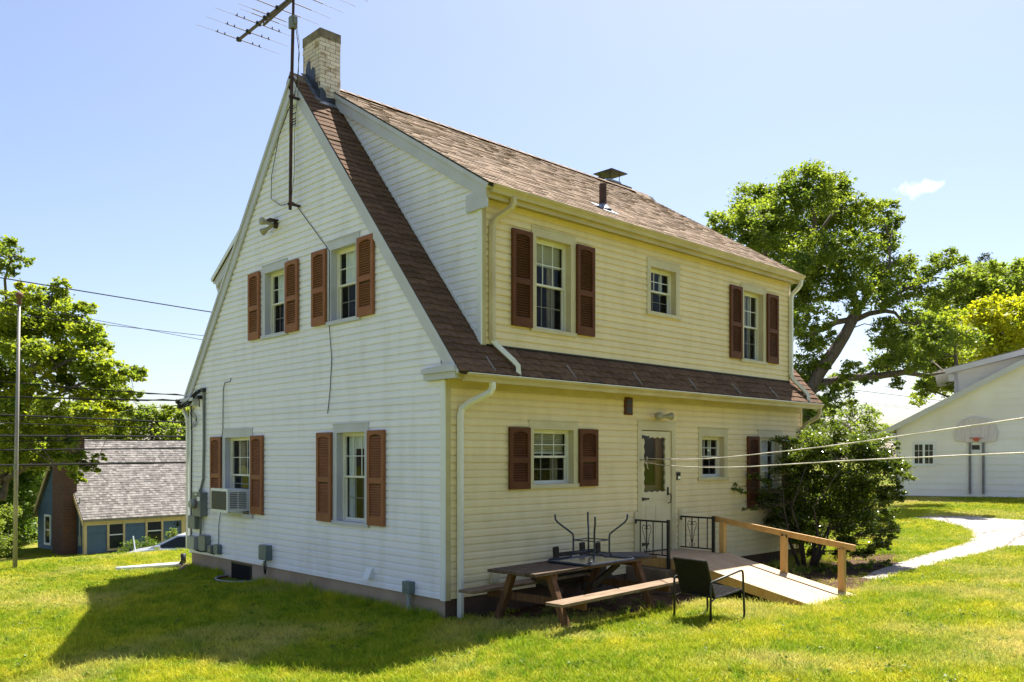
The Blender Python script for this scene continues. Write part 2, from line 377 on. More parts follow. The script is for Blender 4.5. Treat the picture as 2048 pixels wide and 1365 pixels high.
# ------------------------------------------------------------------ terrain
def ground(x, y):
    fade = min(1.0, max(0.0, (11.0 - y) / 7.0))
    z = 0.045 * min(0.0, max(x, -9.0)) * fade
    fx = 1.0 if x < 9 else max(0.0, 1 - (x - 9) / 6)
    z -= 0.009 * min(max(0.0, y), 8.0) * fx
    z += 0.035 * min(max(0.0, -y - 0.3), 9)
    z += 0.034 * min(max(0.0, x - 8), 22)
    if y > 11.2:
        k = min(0.27 * (y - 11.2) * min(1.0, (y - 11.2) / 1.6), 2.05)
        # bank down to the street; the far right keeps its level
        z -= k * min(1.0, max(0.0, (22 - x) / 8))
    return z

gxs = np.unique(np.concatenate([np.linspace(-300, -40, 14), np.linspace(-40, -14, 14), np.linspace(-14, 14, 113), np.linspace(14, 50, 73), np.linspace(50, 400, 18)]))
gys = np.unique(np.concatenate([np.linspace(-120, -30, 10), np.linspace(-30, -12, 10), np.linspace(-12, 22, 137), np.linspace(22, 60, 39), np.linspace(60, 420, 19)]))
gv = np.array([(x, y, ground(x, y)) for y in gys for x in gxs], np.float32)
nx = len(gxs); ny = len(gys)
gf = [(j*nx+i, j*nx+i+1, (j+1)*nx+i+1, (j+1)*nx+i) for j in range(ny-1) for i in range(nx-1)]
lawn_me = bpy.data.meshes.new("lawn"); lawn_me.from_pydata(gv.tolist(), [], gf)
lawn_me.polygons.foreach_set("use_smooth", [True] * len(lawn_me.polygons))

def grass_color_nodes(nt, geo_pos, extra_rand=None, base=0):
    """patchy lawn colour from world position: green, yellow green, straw"""
    nd = nt.nodes; lk = nt.links
    def noise(sc, det=4):
        n = nd.new("ShaderNodeTexNoise"); n.inputs['Scale'].default_value = sc; n.inputs['Detail'].default_value = det
        lk.new(geo_pos, n.inputs['Vector']); return n.outputs['Fac']
    def rng_(src, a, b):
        m = nd.new("ShaderNodeMapRange"); m.inputs['From Min'].default_value = a; m.inputs['From Max'].default_value = b
        lk.new(src, m.inputs['Value']); return m.outputs[0]
    def mix(f, a, b):
        m = nd.new("ShaderNodeMixRGB"); lk.new(f, m.inputs['Fac'])
        for s, k in ((a, 'Color1'), (b, 'Color2')):
            if isinstance(s, tuple): m.inputs[k].default_value = (*s, 1)
            else: lk.new(s, m.inputs[k])
        return m.outputs[0]
    c = mix(rng_(noise(0.7), 0.36, 0.64), (0.265, 0.355, 0.014), (0.53, 0.51, 0.028))
    c = mix(rng_(noise(3.1), 0.42, 0.72), c, (0.185, 0.30, 0.014))
    straw = rng_(noise(0.42, 6), 0.50, 0.76)
    c = mix(straw, c, (0.70, 0.57, 0.22))
    c = mix(rng_(noise(9.0, 3), 0.50, 0.80), c, (0.60, 0.53, 0.07))
    c = mix(rng_(noise(6.0, 3), 0.56, 0.74), c, (0.13, 0.26, 0.012))
    return c

M['lawn'] = bpy.data.materials.new("lawn_ground"); M['lawn'].use_nodes = True
_nt = M['lawn'].node_tree; _bs = _nt.nodes["Principled BSDF"]; _bs.inputs['Roughness'].default_value = 0.95; _bs.inputs['Specular IOR Level'].default_value = 0.1
_g = _nt.nodes.new("ShaderNodeNewGeometry")
_c = grass_color_nodes(_nt, _g.outputs['Position'])
_n = _nt.nodes.new("ShaderNodeTexNoise"); _n.inputs['Scale'].default_value = 26; _n.inputs['Detail'].default_value = 6
_nt.links.new(_g.outputs['Position'], _n.inputs['Vector'])
_r = _nt.nodes.new("ShaderNodeMapRange"); _r.inputs['From Min'].default_value = 0.35; _r.inputs['From Max'].default_value = 0.7; _r.inputs['To Min'].default_value = 0.28; _r.inputs['To Max'].default_value = 0.62
_nt.links.new(_n.outputs['Fac'], _r.inputs['Value'])
_m = _nt.nodes.new("ShaderNodeMixRGB"); _m.blend_type = 'MULTIPLY'; _m.inputs['Fac'].default_value = 1
_nt.links.new(_c, _m.inputs['Color1']); _nt.links.new(_r.outputs[0], _m.inputs['Color2']); _nt.links.new(_m.outputs[0], _bs.inputs['Base Color'])
_b = _nt.nodes.new("ShaderNodeBump"); _b.inputs['Strength'].default_value = 0.9; _b.inputs['Distance'].default_value = 0.05
_nt.links.new(_n.outputs['Fac'], _b.inputs['Height']); _nt.links.new(_b.outputs[0], _bs.inputs['Normal'])
lawn_me.materials.append(M['lawn'])
lawn = link("lawn", lawn_me); tag(lawn, kind="structure")

def sheet(name, poly, m, lift, n=None):
    """a flat paving sheet that follows the ground"""
    bm = bmesh.new()
    vsx = [bm.verts.new((x, y, 0)) for x, y in poly]
    f = bm.faces.new(vsx)
    bmesh.ops.triangulate(bm, faces=[f])
    for _ in range(n or 3):
        bmesh.ops.subdivide_edges(bm, edges=[e for e in bm.edges if e.calc_length() > 0.6], cuts=1, use_grid_fill=False)
        bmesh.ops.triangulate(bm, faces=bm.faces)
    for v in bm.verts: v.co.z = ground(v.co.x, v.co.y) + lift
    bmesh.ops.recalc_face_normals(bm, faces=bm.faces)
    me = bpy.data.meshes.new(name); bm.to_mesh(me); bm.free(); me.materials.append(m)
    o = link(name, me); tag(o, kind="structure"); return o

PATH = [(7.3,-2.72),(8.17,-2.64),(8.8,-2.65),(9.81,-2.71),(11.1,-2.82),(12.07,-2.97),(12.92,-2.98),(13.12,-3.25),(13.2,-5.5),(18.0,-9.0),(27.0,-6.5),
        (23.0,-3.0),(19.34,-1.48),(20.18,-0.09),(19.9,0.9),(19.05,1.44),(18.68,0.9),(18.14,.16),(17.13,-.64),(15.9,-1.23),(14.54,-1.72),(13.69,-1.91),(12.86,-1.98),(11.17,-1.93),(9.49,-2.01),(8.3,-2.1),(7.4,-2.3)]
path = sheet("path", PATH, M['pavement'], 0.02)
BED = [(5.45,-.02),(11.0,-.02),(11.0,-1.5),(9.6,-2.0),(8.2,-2.3),(7.0,-2.72),(6.0,-2.9),(5.45,-2.6)]
bed = sheet("mulch_bed", BED, M['soil'], 0.012)
BED2 = [(.35,-.02),(4.0,-.02),(4.0,-1.5),(2.6,-1.75),(1.6,-1.5),(.8,-1.15)]
bed2 = sheet("bare_earth", BED2, M['soil'], 0.012)
street = sheet("street", [(-60,20.2),(60,20.2),(60,27.2),(-60,27.2)], M['asphalt'], 0.03, 5)

# ------------------------------------------------------------------ the house
EAVE_Y, EAVE_Z, SL = -0.35, 3.36, 1.205           # rear lower roof plane z = EAVE_Z + SL (y - EAVE_Y)
RIDGE_Y = 3.94
RIDGE_Z = EAVE_Z + SL * (RIDGE_Y - EAVE_Y)
W, L = 8.03, 9.62
DZ0, DY0 = 5.88, -0.30                            # dormer roof eave
DSL = (RIDGE_Z - 0.02 - DZ0) / (RIDGE_Y - DY0)
def zr(y): return EAVE_Z + SL * (y - EAVE_Y)
def zd(y): return DZ0 + DSL * (y - DY0)
def yr(z): return EAVE_Y + (z - EAVE_Z) / SL
def yd_(z): return DY0 + (z - DZ0) / DSL
FY = 2 * RIDGE_Y                                  # mirror for the front slope

house = thing("house", "white clapboard house with brown shutters, shed dormers and a brick chimney", "house")

fG = lambda u, z, o: (-o, u, z)          # gable wall: u = y, outward -x
fR = lambda u, z, o: (u, -o, z)          # rear wall: u = x, outward -y
fD = lambda u, z, o: (u, -0.05 - o, z)   # dormer rear wall
fE = lambda u, z, o: (0.60 - o, u, z)    # dormer end wall

def wall_core(name, fn, zs, iv, holes, m, off=0.0):
    """plain sheet behind the boards with openings; its lines follow the breaks"""
    mb = MB()
    zb = sorted(set(zs + [h[2] for h in holes] + [h[3] for h in holes]))
    for a, b in zip(zb[:-1], zb[1:]):
        n = max(1, int((b - a) / 0.4) + 1)
        for k in range(n):
            z0 = a + (b-a)*k/n; z1 = a + (b-a)*(k+1)/n
            for (l0, r0, l1, r1) in segments(iv, holes, z0, z1):
                mb.quad(fn(l0, z0, off), fn(r0, z0, off), fn(r1, z1, off), fn(l1, z1, off))
    return mb.build(name, m, house)

def segments(iv, holes, z0, z1):
    lo0, hi0 = iv(z0 + 1e-4); lo1, hi1 = iv(z1 - 1e-4)
    if hi0 - lo0 < 0.01: return []
    if hi1 < lo1: lo1 = hi1 = (lo1 + hi1) / 2
    zm = (z0 + z1) / 2
    cuts = sorted([(h[0], h[1]) for h in holes if h[2] - 1e-6 <= zm <= h[3] + 1e-6])
    out = []; a0, a1 = lo0, lo1
    for c0, c1 in cuts:
        if c0 > max(a0, a1): out.append((a0, c0, a1, c0))
        a0 = a1 = c1
    if hi0 > a0 + 1e-4: out.append((a0, hi0, a1, max(hi1, a1)))
    return out

def pieces(items):
    """group the strips of one course into connected boards"""
    par = list(range(len(items)))
    def root(i):
        while par[i] != i: i = par[i]
        return i
    for i, p in enumerate(items):
        for j, q in enumerate(items[:i]):
            if abs(p[0] - q[0]) == 1 and max(p[3][0], q[3][0]) < min(p[3][1], q[3][1]) - .01: par[root(i)] = root(j)
    out = {}
    for i, p in enumerate(items): out.setdefault(root(i), []).append(p)
    return list(out.values())

def clapboards(wall, fn, z0, z1, iv, holes, m, course=0.1016, out=0.020, joints=0):
    z = z0; base_holes = holes; row = 0; out0 = out; jr = random.Random(int(z1*100))
    while z < z1 - 0.01:
        t = min(z + course, z1)
        if row % 2 == 0: ju = jr.uniform(*[v + (.8 if k == 0 else -.8) for k, v in enumerate(iv(z))]) if joints and iv(z)[1] - iv(z)[0] > 3 else None
        row += 1; out = out0 * jr.uniform(.88, 1.12)
        holes = base_holes + ([(ju, ju + .0025, z - .01, t + .01)] if ju is not None and not any(h[0] - .25 < ju < h[1] + .25 for h in base_holes) else [])
        prof = lambda q: out - 0.003 * min(1.0, (q - z) / course / .62) - (out - 0.005) * max(0.0, (q - z) / course - .62) / .38
        zb = sorted(set([z, t, z + course * .62] + [v for h in holes for v in (h[2], h[3]) if z + 1e-3 < v < t - 1e-3]))
        zb = [q for q in zb if q <= t + 1e-9]
        items = []
        for bi, (a, b) in enumerate(zip(zb[:-1], zb[1:])):
            items += [(bi, a, b, sg) for sg in segments(iv, holes, a, b)]
        for comp in pieces(items):
            mb = MB()
            for bi, a, b, (l0, r0, l1, r1) in comp:
                mb.quad(fn(l0, a, prof(a)), fn(r0, a, prof(a)), fn(r1, b, prof(b)), fn(l1, b, prof(b)))
                if a == z:
                    mb.quad(fn(l0, a, 0.0), fn(r0, a, 0.0), fn(r0, a, prof(a)), fn(l0, a, prof(a)))
            mb.build("siding_board", m, wall)
        z = t

# window table: (wall fn, casing u0,u1,z0,z1, casing width, trim material, style)
GW = [  # gable: casing rectangles
    dict(fn=fG, r=(4.13, 5.01, 4.23, 5.50), cw=.105, tm='trim_grey', style='upper'),
    dict(fn=fG, r=(1.97, 2.87, 4.23, 5.53), cw=.105, tm='trim_grey', style='upper'),
    dict(fn=fG, r=(5.37, 6.57, 1.09, 2.683), cw=.115, tm='trim_grey', style='ac'),
    dict(fn=fG, r=(1.74, 2.71, 1.137, 2.683), cw=.105, tm='trim_grey', style='lace'),
]
RW = [
    dict(fn=fR, r=(1.555, 2.61, 1.715, 2.705), cw=.095, tm='trim_cream', style='blind'),
    dict(fn=fR, r=(5.845, 6.785, 1.753, 2.69), cw=.11, tm='trim_cream', style='plain'),
    dict(fn=fR, r=(7.875, 8.80, 1.15, 2.70), cw=.105, tm='trim_cream', style='bright'),
]
DW = [
    dict(fn=fD, r=(1.555, 2.497, 4.00, 5.515), cw=.10, tm='trim_cream', style='blind'),
    dict(fn=fD, r=(4.275, 5.19, 4.56, 5.497), cw=.10, tm='trim_cream', style='plain'),
    dict(fn=fD, r=(7.175, 8.085, 3.99, 5.487), cw=.10, tm='trim_cream', style='red'),
]
def hole(w, k=0.05):
    u0, u1, z0, z1 = w['r']; c = w['cw']
    return (u0 + k, u1 - k, z0 + k, z1 - k)
DOOR = (4.085, 5.145, 0.56, 2.767)
holesG = [hole(w) for w in GW]
holesR = [hole(w) for w in RW] + [(DOOR[0] + .05, DOOR[1] - .05, 0.28, DOOR[3] - .05)]
holesD = [hole(w) for w in DW]

# foundation
mb = MB(); mb.box(0.012, L - .012, 0.012, W - .012, -0.9, 0.285); foundation = mb.build("foundation", M['foundation'], house)
mb = MB(); mb.box(.02, L - .02, .002, .0118, -.6, .282); mb.build("rear_foundation", M['foundation_shaded'], house)

# walls
def ivG(z):
    lo = 0.06 if z < 3.45 else max(0.06, yr(z) + 0.13)
    hi = W - .06 if z < 3.45 else min(W - .06, FY - yr(z) - 0.13)
    return lo, hi
def ivGc(z):
    lo = max(0.0, yr(z) + 0.02) if z > 3.2 else 0.0
    return lo, FY - lo if z > 3.2 else W
gable_wall = wall_core("gable_wall", fG, [0.28, 3.2, RIDGE_Z - .04], ivGc, holesG, M['vinyl_sky_tint'])
clapboards(gable_wall, fG, 0.28, RIDGE_Z - .22, ivG, holesG, M['vinyl_sky_tint'], joints=1)
rear_wall = wall_core("rear_wall", fR, [0.28, 3.30], lambda z: (0.0, L), holesR, M['vinyl_lawn_tint'])
def ivR(z): return (0.06, L - .05)
stoop_hole = [(3.79, 5.48, 0.2, 0.42)]
clapboards(rear_wall, fR, 0.28, 3.25, ivR, holesR + stoop_hole, M['vinyl_lawn_tint'], joints=1)
dormer_wall = wall_core("dormer_wall", fD, [3.66, 5.95], lambda z: (0.60, 9.03), holesD, M['vinyl_lawn_tint'])
clapboards(dormer_wall, fD, 3.735, 5.80, lambda z: (0.655, 8.985), holesD, M['vinyl_lawn_tint'], joints=1)
def ivE(z):
    return max(-0.03, yd_(z) + 0.0) if z > zd(-.03) else -0.03, yr(z) - 0.02
dormer_end = wall_core("dormer_end_wall", fE, [3.70, RIDGE_Z - .05], lambda z: (max(-0.05, yd_(z)) , yr(z) + .03), [], M['vinyl_sky_tint'])
clapboards(dormer_end, fE, 3.74, RIDGE_Z - .35, ivE, [], M['vinyl_sky_tint'])
# far end and front walls (out of view, they close the shell)
mb = MB()
mb.prism([(0, .28), (W, .28), (W, 3.3), (FY - yr(3.3), 3.3), (RIDGE_Y, RIDGE_Z - .05), (yr(3.3), 3.3), (0, 3.3)], lambda u, v, w: (w, u, v), L - .01, L + .01)
mb.box(0.02, L - .02, W - .01, W + .01, .28, 3.4)
mb.prism([(-.05, 3.66), (-.05, zd(-.05) - .03), (RIDGE_Y - .1, RIDGE_Z - .1)], lambda u, v, w: (w, u, v), 9.02, 9.04)
mb.build("end_wall", M['vinyl_sky_tint'], house)
mb = MB(); mb.box(.02, L - .03, .2, W - .03, .50, .53); mb.box(.02, L - .03, .3, W - .3, 3.12, 3.16); mb.build("inner_floor", M['interior'], house)
# inner partitions behind the windows
mb = MB(); mb.box(3.2, 3.26, 0.3, W - .3, .55, 5.9); mb.box(.3, L - .3, 3.0, 3.06, .55, 6.9); mb.build("inner_wall", M['interior'], house)

# corner boards
def board(name, m, *boxes):
    b = MB()
    for bx in boxes: b.box(*bx)
    return b.build(name, m, house)
board("corner_board", M['trim_white'], (-.024, -.0005, -.024, .068, .265, 3.2))
board("corner_board", M['gutter_cream'], (0.0, .085, -.0245, -.0005, .265, 3.2))
board("corner_board", M['trim_white'], (-.024, -.0005, W - .068, W + .024, .265, 3.2))
board("corner_board", M['gutter_cream'], (L - .055, L + .022, -.0245, .0, .265, 3.2))
board("corner_board", M['trim_white'], (L + .0005, L + .022, .0005, .07, .265, 3.2))
board("corner_board", M['trim_white'], (.576, .5995, -.074, .012, 3.70, 5.74))
board("corner_board", M['gutter_cream'], (.60, .672, -.0745, -.0505, 3.72, 5.80))
board("corner_board", M['gutter_cream'], (8.97, 9.05, -.0745, -.0505, 3.75, 5.80))
board("corner_board", M['trim_white'], (9.031, 9.054, -.05, .02, 3.74, 5.74))

# rake boards on the gable
def rake(y0, z0, y1, z1, name, m, x0, x1, drop, thick):
    """board under a sloping edge, hanging `drop` below it"""
    b = MB(); n = Vector((0, -(z1 - z0), (y1 - y0))).normalized()
    if n.z < 0: n = -n
    a = Vector((0, y0, z0)) - n * drop; c = Vector((0, y1, z1)) - n * drop
    p = [a, c, c + n * thick, a + n * thick]
    b.add([(x0, q.y, q.z) for q in p] + [(x1, q.y, q.z) for q in p], [(0,1,2,3),(7,6,5,4),(0,4,5,1),(1,5,6,2),(2,6,7,3),(3,7,4,0)])
    return b.build(name, m, house)
for side in (0, 1):
    s = (lambda y: y) if side == 0 else (lambda y: FY - y)
    rake(s(-.36), zr(-.36), s(RIDGE_Y - .0), RIDGE_Z, "rake_board", M['trim_grey'], -.060, -.0255, .205, .14)
    rake(s(-.40), zr(-.40), s(RIDGE_Y), RIDGE_Z, "rake_moulding", M['trim_grey'], -.085, -.004, .07, .055)
rake(-.28, zd(-.28), 3.6, zd(3.6), "dormer_rake_board", M['trim_grey'], .535, .574, .235, .165)
rake(-.30, zd(-.30), 3.7, zd(3.7), "dormer_rake_moulding", M['trim_grey'], .505, .596, .075, .06)
# return cap at the foot of the dormer rake
board("dormer_return", M['trim_grey'], (.538, .577, -.225, .20, 5.565, 5.80))
# gable returns
board("gable_return", M['trim_grey'], (-.115, -.0215, -.33, .37, 3.29, 3.352), (-.085, -.0215, -.312, .35, 3.205, 3.289))
b = MB(); b.prism([(-.33, 3.353), (.385, 3.353), (.385, 3.358), (-.2, 3.395), (-.33, 3.375)], lambda u, v, w: (w, u, v), -.11, -.0165); b.build("return_flashing", M['trim_grey'], house)
board("gable_return", M['trim_grey'], (-.135, -.0165, W - .385, W + .33, 3.285, 3.352), (-.105, -.0165, W - .36, W + .312, 3.197, 3.284))
# soffits and fascias
board("soffit", M['gutter_cream'], (.002, L + .12, -.30, -.026, 3.215, 3.24))
board("fascia", M['gutter_cream'], (-.015, L + .14, -.315, -.301, 3.196, 3.335))
board("soffit", M['gutter_cream'], (.58, 9.12, -.215, -.0765, 5.735, 5.76))
board("fascia", M['gutter_cream'], (.54, 9.14, -.235, -.216, 5.70, 5.86))
# perforated soffit slots
b = MB()
for k in range(140): b.box(.72 + k*.06, .755 + k*.06, -.11, -.098, 5.7335, 5.736)
so = b.build("soffit_vents", M['plastic_black'], house); tag(so, kind="stuff")
board("frieze", M['gutter_cream'], (.02, L - .0, -.0285, -.0175, 3.11, 3.214))

# gutters (ogee section)
def gutter(name, x0, x1, y, ztop, m, depth=.115, h=.105):
    prof = [(0, 0), (0, -h), (-depth*.55, -h), (-depth*.62, -h*.62), (-depth*.92, -h*.3), (-depth, -.008), (-depth, 0), (-depth + .012, 0), (-depth*.85, -h*.28), (-depth*.5, -h*.88), (-.006, -h*.88), (-.006, 0)]
    b = MB(); b.prism(prof, lambda u, v, w: (w, y + u, ztop + v), x0, x1)
    # end caps
    b.prism([(0, 0), (0, -h), (-depth*.55, -h), (-depth*.62, -h*.62), (-depth*.92, -h*.3), (-depth, 0)], lambda u, v, w: (w, y + u, ztop + v), x0 - .004, x0 + .0)
    b.prism([(0, 0), (0, -h), (-depth*.55, -h), (-depth*.62, -h*.62), (-depth*.92, -h*.3), (-depth, 0)], lambda u, v, w: (w, y + u, ztop + v), x1, x1 + .004)
    o = b.build(name, m, house)
    return o
gutter("gutter", .045, 9.80, -.316, 3.275, M['gutter_cream'])
gutter("gutter", .60, 9.17, -.236, 5.868, M['gutter_cream'])
# the bright hemmed lip along the lower gutter
board("gutter_lip", M['alu'], (.05, 9.795, -.434, -.4285, 3.271, 3.280))

def downspout(pts, m, r=.034, name="downspout"):
    b = MB(); b.tube(pts, r, seg=4, square=True)
    # crimped elbows
    o = b.build(name, m, house, bevel=.006)
    return o
def bend(p, q, r_, n=5):
    """points easing from p to q with an S curve in the wall plane"""
    p = Vector(p); q = Vector(q)
    return [tuple(p.lerp(q, 0.5 - 0.5*math.cos(math.pi*k/n))) for k in range(n + 1)]
downspout([(.52,-.37,3.18),(.52,-.37,3.10),(.49,-.35,3.04),(.30,-.15,2.90),(.235,-.085,2.83),(.215,-.07,2.74),(.215,-.07,1.5),(.215,-.07,-.03)], M['gutter_white'])
downspout([(.99,-.29,5.77),(.99,-.29,5.69),(.96,-.27,5.62),(.80,-.14,5.47),(.755,-.115,5.38),(.75,-.112,5.25),(.75,-.112,3.86),(.755,-.12,3.78)], M['gutter_cream'])
downspout([(.755,-.10,3.80),(.80,-.13,3.735),(.96,-.32,3.50),(1.0,-.365,3.43),(1.005,-.375,3.28)], M['gutter_white'])
downspout([(9.07,-.29,5.77),(9.07,-.29,5.69),(9.05,-.25,5.62),(9.02,-.13,5.50),(9.01,-.112,5.40),(9.01,-.112,4.2),(9.01,-.112,3.86)], M['gutter_white'])
downspout([(9.01,-.10,3.86),(9.05,-.13,3.77),(9.22,-.30,3.52),(9.24,-.35,3.45),(9.24,-.375,3.28)], M['gutter_white'])
downspout([(9.72,-.37,3.18),(9.72,-.37,3.08),(9.70,-.33,3.0),(9.58,-.14,2.87),(9.54,-.085,2.78),(9.535,-.07,2.65),(9.535,-.07,.1)], M['gutter_cream'])
# straps that hold the lower gutter, lying on the shingles
for k, x in enumerate((.545, 2.15, 3.72, 5.25, 6.62, 7.96)):
    b = MB(); y0 = -.335; y1 = -.225
    b.beam((x, y0 - .07, zr(y0) - .045), (x, y0, zr(y0) + .024), .022, .004, (1, 0, 0)); b.beam((x, y0, zr(y0) + .024), (x - .01, y1, zr(y1) + .024), .022, .004, (1, 0, 0))
    b.build("gutter_strap", M['alu'], house)

# ------------------------------------------------------------------ roof
def slope_mesh(name, x0, x1, y0, y1, zf, m, parent, lift=0.0, thick=.05):
    b = MB()
    p = [(y0, zf(y0) + lift), (y1, zf(y1) + lift), (y1, zf(y1) + lift - thick), (y0, zf(y0) + lift - thick)]
    b.prism(p, lambda u, v, w: (w, u, v), x0, x1)
    return b.build(name, m, parent)
roof = slope_mesh("roof", -.075, .61, -.40, RIDGE_Y, zr, M['deck_dark'], house, -.002, .045)
slope_mesh("roof_deck", .612, 9.01, -.40, .06, zr, M['deck_dark'], house, -.002, .045)
slope_mesh("roof_deck", 9.012, 9.74, -.40, RIDGE_Y, zr, M['deck_dark'], house, -.002, .045)
dormer_roof = slope_mesh("dormer_roof", .525, 9.13, -.30, RIDGE_Y, zd, M['deck_dark'], house, -.002, .05)
# front slope with its own shed dormer (only its edge shows past the gable)
slope_mesh("front_roof", -.075, 9.74, FY + .42, RIDGE_Y, lambda y: zr(FY - y), M['shingle'], house, .0, .045)
slope_mesh("front_dormer_roof", .505, 9.13, FY + .34, RIDGE_Y, lambda y: zd(FY - y), M['shingle'], house, .0, .05)
rake(FY + .34, zd(-.34), FY - 3.7, zd(3.7), "dormer_rake_moulding", M['trim_white'], .490, .504, .085, .08)
rake(FY + .30, zd(-.30), FY - 3.6, zd(3.6), "dormer_rake_board", M['trim_grey'], .535, .578, .27, .19)
mb = MB(); mb.prism([(FY + .05, 3.66), (FY + .05, 5.86), (RIDGE_Y + .1, RIDGE_Z - .1)], lambda u, v, w: (w, u, v), .585, .60); mb.box(.60, 9.03, FY + .03, FY + .05, 3.7, 5.85); mb.build("front_dormer_wall", M['trim_white'], house)
b = MB(); b.prism([(0,0),(0,-.1),(.07,-.1),(.11,-.03),(.11,0)], lambda u, v, w: (w, FY + .30 + u, 5.86 + v), .56, 9.2); b.build("gutter", M['gutter_white'], house)
downspout([(.66,FY+.35,5.78),(.66,FY+.35,5.70),(.63,FY+.2,5.58),(.62,FY+.1,5.45),(.62,FY+.1,4.4)], M['gutter_white'])
downspout([(-.03,W+.3,3.2),(-.03,W+.25,3.1),(-.03,W+.1,2.95),(-.03,W+.085,2.7),(-.03,W+.085,.35)], M['gutter_white'], r=.03)

rs = random.Random(11)
ang = math.atan(SL)
TABS = []
for k in range(4):
    b = MB(); w = (.335, .30, .36, .325)[k]
    b.add([(0,0,.014),(w-.006,0,.014+.002*(k%2)),(w-.006,.165,.003),(0,.165,.003),(0,0,0),(w-.006,0,0),(w-.006,.165,0),(0,.165,0)],
          [(0,1,2,3),(4,5,1,0),(5,6,2,1),(7,4,0,3)])
    TABS.append((b.mesh("shingle", M['shingle']), w))
def shingle_row(x0, x1, s, zf, yb, parent, k0):
    """tabs side by side along a course whose lower edge is s metres up the slope"""
    y = yb + s * math.cos(ang); x = x0
    while x < x1 - .04:
        me, w = TABS[rs.randrange(4)]
        sc = 1.0
        if x + w > x1: sc = (x1 - x) / w
        elif x1 - (x + w) < .12: sc = (x1 - x) / w
        o = link("shingle", me, parent)
        o.location = (x, y, zf(y)); o.rotation_euler = (ang, 0, 0); o.scale = (sc, 1, 1 + rs.uniform(-.15, .5))
        x += w * sc
        n_sh[0] += 1
n_sh = [0]
course = .128
NS = int((RIDGE_Y - .05 + .41) / math.cos(ang) / course)
for c in range(NS):
    s = c * course
    y = -.41 + s * math.cos(ang)
    st = (c % 3) * .11
    if y < -.085:
        shingle_row(-.08, 9.745, s, zr, -.41, roof, c)
    else:
        shingle_row(-.08, .60, s, zr, -.41, roof, c)
        if y < .95: shingle_row(9.04, 9.745, s, zr, -.41, roof, c)
# step flashing line against the dormer
rake(-.02, zr(-.02) + .05, RIDGE_Y - .3, zr(RIDGE_Y - .3) + .05, "step_flashing", M['trim_white'], .574, .588, .0, .035)
board("apron_flashing", M['dark_metal'], (.69, 9.0, -.085, -.052, 3.715, 3.735))

def shingle_field(name, parent, org, xd, ud, nd_, width, length, course, tabw, m, seed, th=.012):
    r = random.Random(seed); V = []; 
    org = Vector(org); xd = Vector(xd); ud = Vector(ud); nd_ = Vector(nd_)
    n = int(length / course)
    vsl = []
    for c in range(n):
        x = -r.random() * tabw; s = c * course
        while x < width:
            w = tabw * r.uniform(.65, 1.3); a = max(0, x); e = min(width, x + w - .005); h = th * r.uniform(.7, 1.5)
            if e - a > .02:
                p = [org + xd*a + ud*s + nd_*h, org + xd*e + ud*s + nd_*h, org + xd*e + ud*(s+course*1.15) + nd_*.003, org + xd*a + ud*(s+course*1.15) + nd_*.003,
                     org + xd*a + ud*s, org + xd*e + ud*s]
                vsl.append(p)
            x += w
    vv = []; ff = []
    for p in vsl:
        k = len(vv); vv += [tuple(q) for q in p]; ff += [(k, k+1, k+2, k+3), (k+4, k+5, k+1, k), (k+5, k+2, k+1), (k+4, k, k+3)]
    me = bpy.data.meshes.new(name); me.from_pydata(vv, [], ff); me.materials.append(m)
    o = link(name, me, parent); tag(o, kind="stuff"); return o
da = math.atan(DSL)
shingle_field("shingles", dormer_roof, (.50, -.315, zd(-.315)), (1,0,0), (0, math.cos(da), math.sin(da)), (0, -math.sin(da), math.cos(da)), 8.64, (RIDGE_Y - DY0)/math.cos(da), .128, .22, M['shingle_sunlit'], 3, .012)
# ridge caps
b = MB()
for k in range(38):
    x = -.08 + k * .26
    if x > 9.5: break
    for sg, sl in ((-1, DSL if .55 < x < 9.0 else SL), (1, SL)):
        d = .13
        b.quad((x, RIDGE_Y, RIDGE_Z + .028), (x + .27, RIDGE_Y, RIDGE_Z + .02), (x + .27, RIDGE_Y + sg*d, RIDGE_Z + .014 - sl*d), (x, RIDGE_Y + sg*d, RIDGE_Z + .022 - sl*d))
        b.quad((x, RIDGE_Y, RIDGE_Z + .028), (x, RIDGE_Y + sg*d, RIDGE_Z + .022 - sl*d), (x, RIDGE_Y + sg*d, RIDGE_Z + .0 - sl*d), (x, RIDGE_Y, RIDGE_Z + .005))
rc = b.build("ridge_caps", M['shingle_sunlit'], dormer_roof); tag(rc, kind="stuff")
# rake edge strip of shingle overhang
rake(-.31, zd(-.31) + .01, RIDGE_Y, zd(RIDGE_Y) + .01, "drip_edge", M['deck_dark'], .502, .524, .010, .012)

# brown plumbing vent on the dormer roof
vy = .34; vz = zd(vy)
vent = MB(); vent.tube([(3.63, vy, vz - .05), (3.63, vy, vz + .40)], .062, 14); vent = vent.build("vent_pipe", M['rust_steel'], house, smooth=False)
b = MB(); b.lathe([(.15, vz - .03 - vz), (.085, .035), (.07, .06)], (3.63, vy, vz), 'z', 14)
n = Vector((0, -math.sin(da), math.cos(da))); u = Vector((0, math.cos(da), math.sin(da))); o0 = Vector((3.63, vy, vz)) + n*.018
b.add([o0 + Vector((-.17,0,0)) - u*.24, o0 + Vector((.17,0,0)) - u*.24, o0 + Vector((.17,0,0)) + u*.17, o0 + Vector((-.17,0,0)) + u*.17], [(0,1,2,3)])
b.build("pipe_flashing", M['lead'], vent)

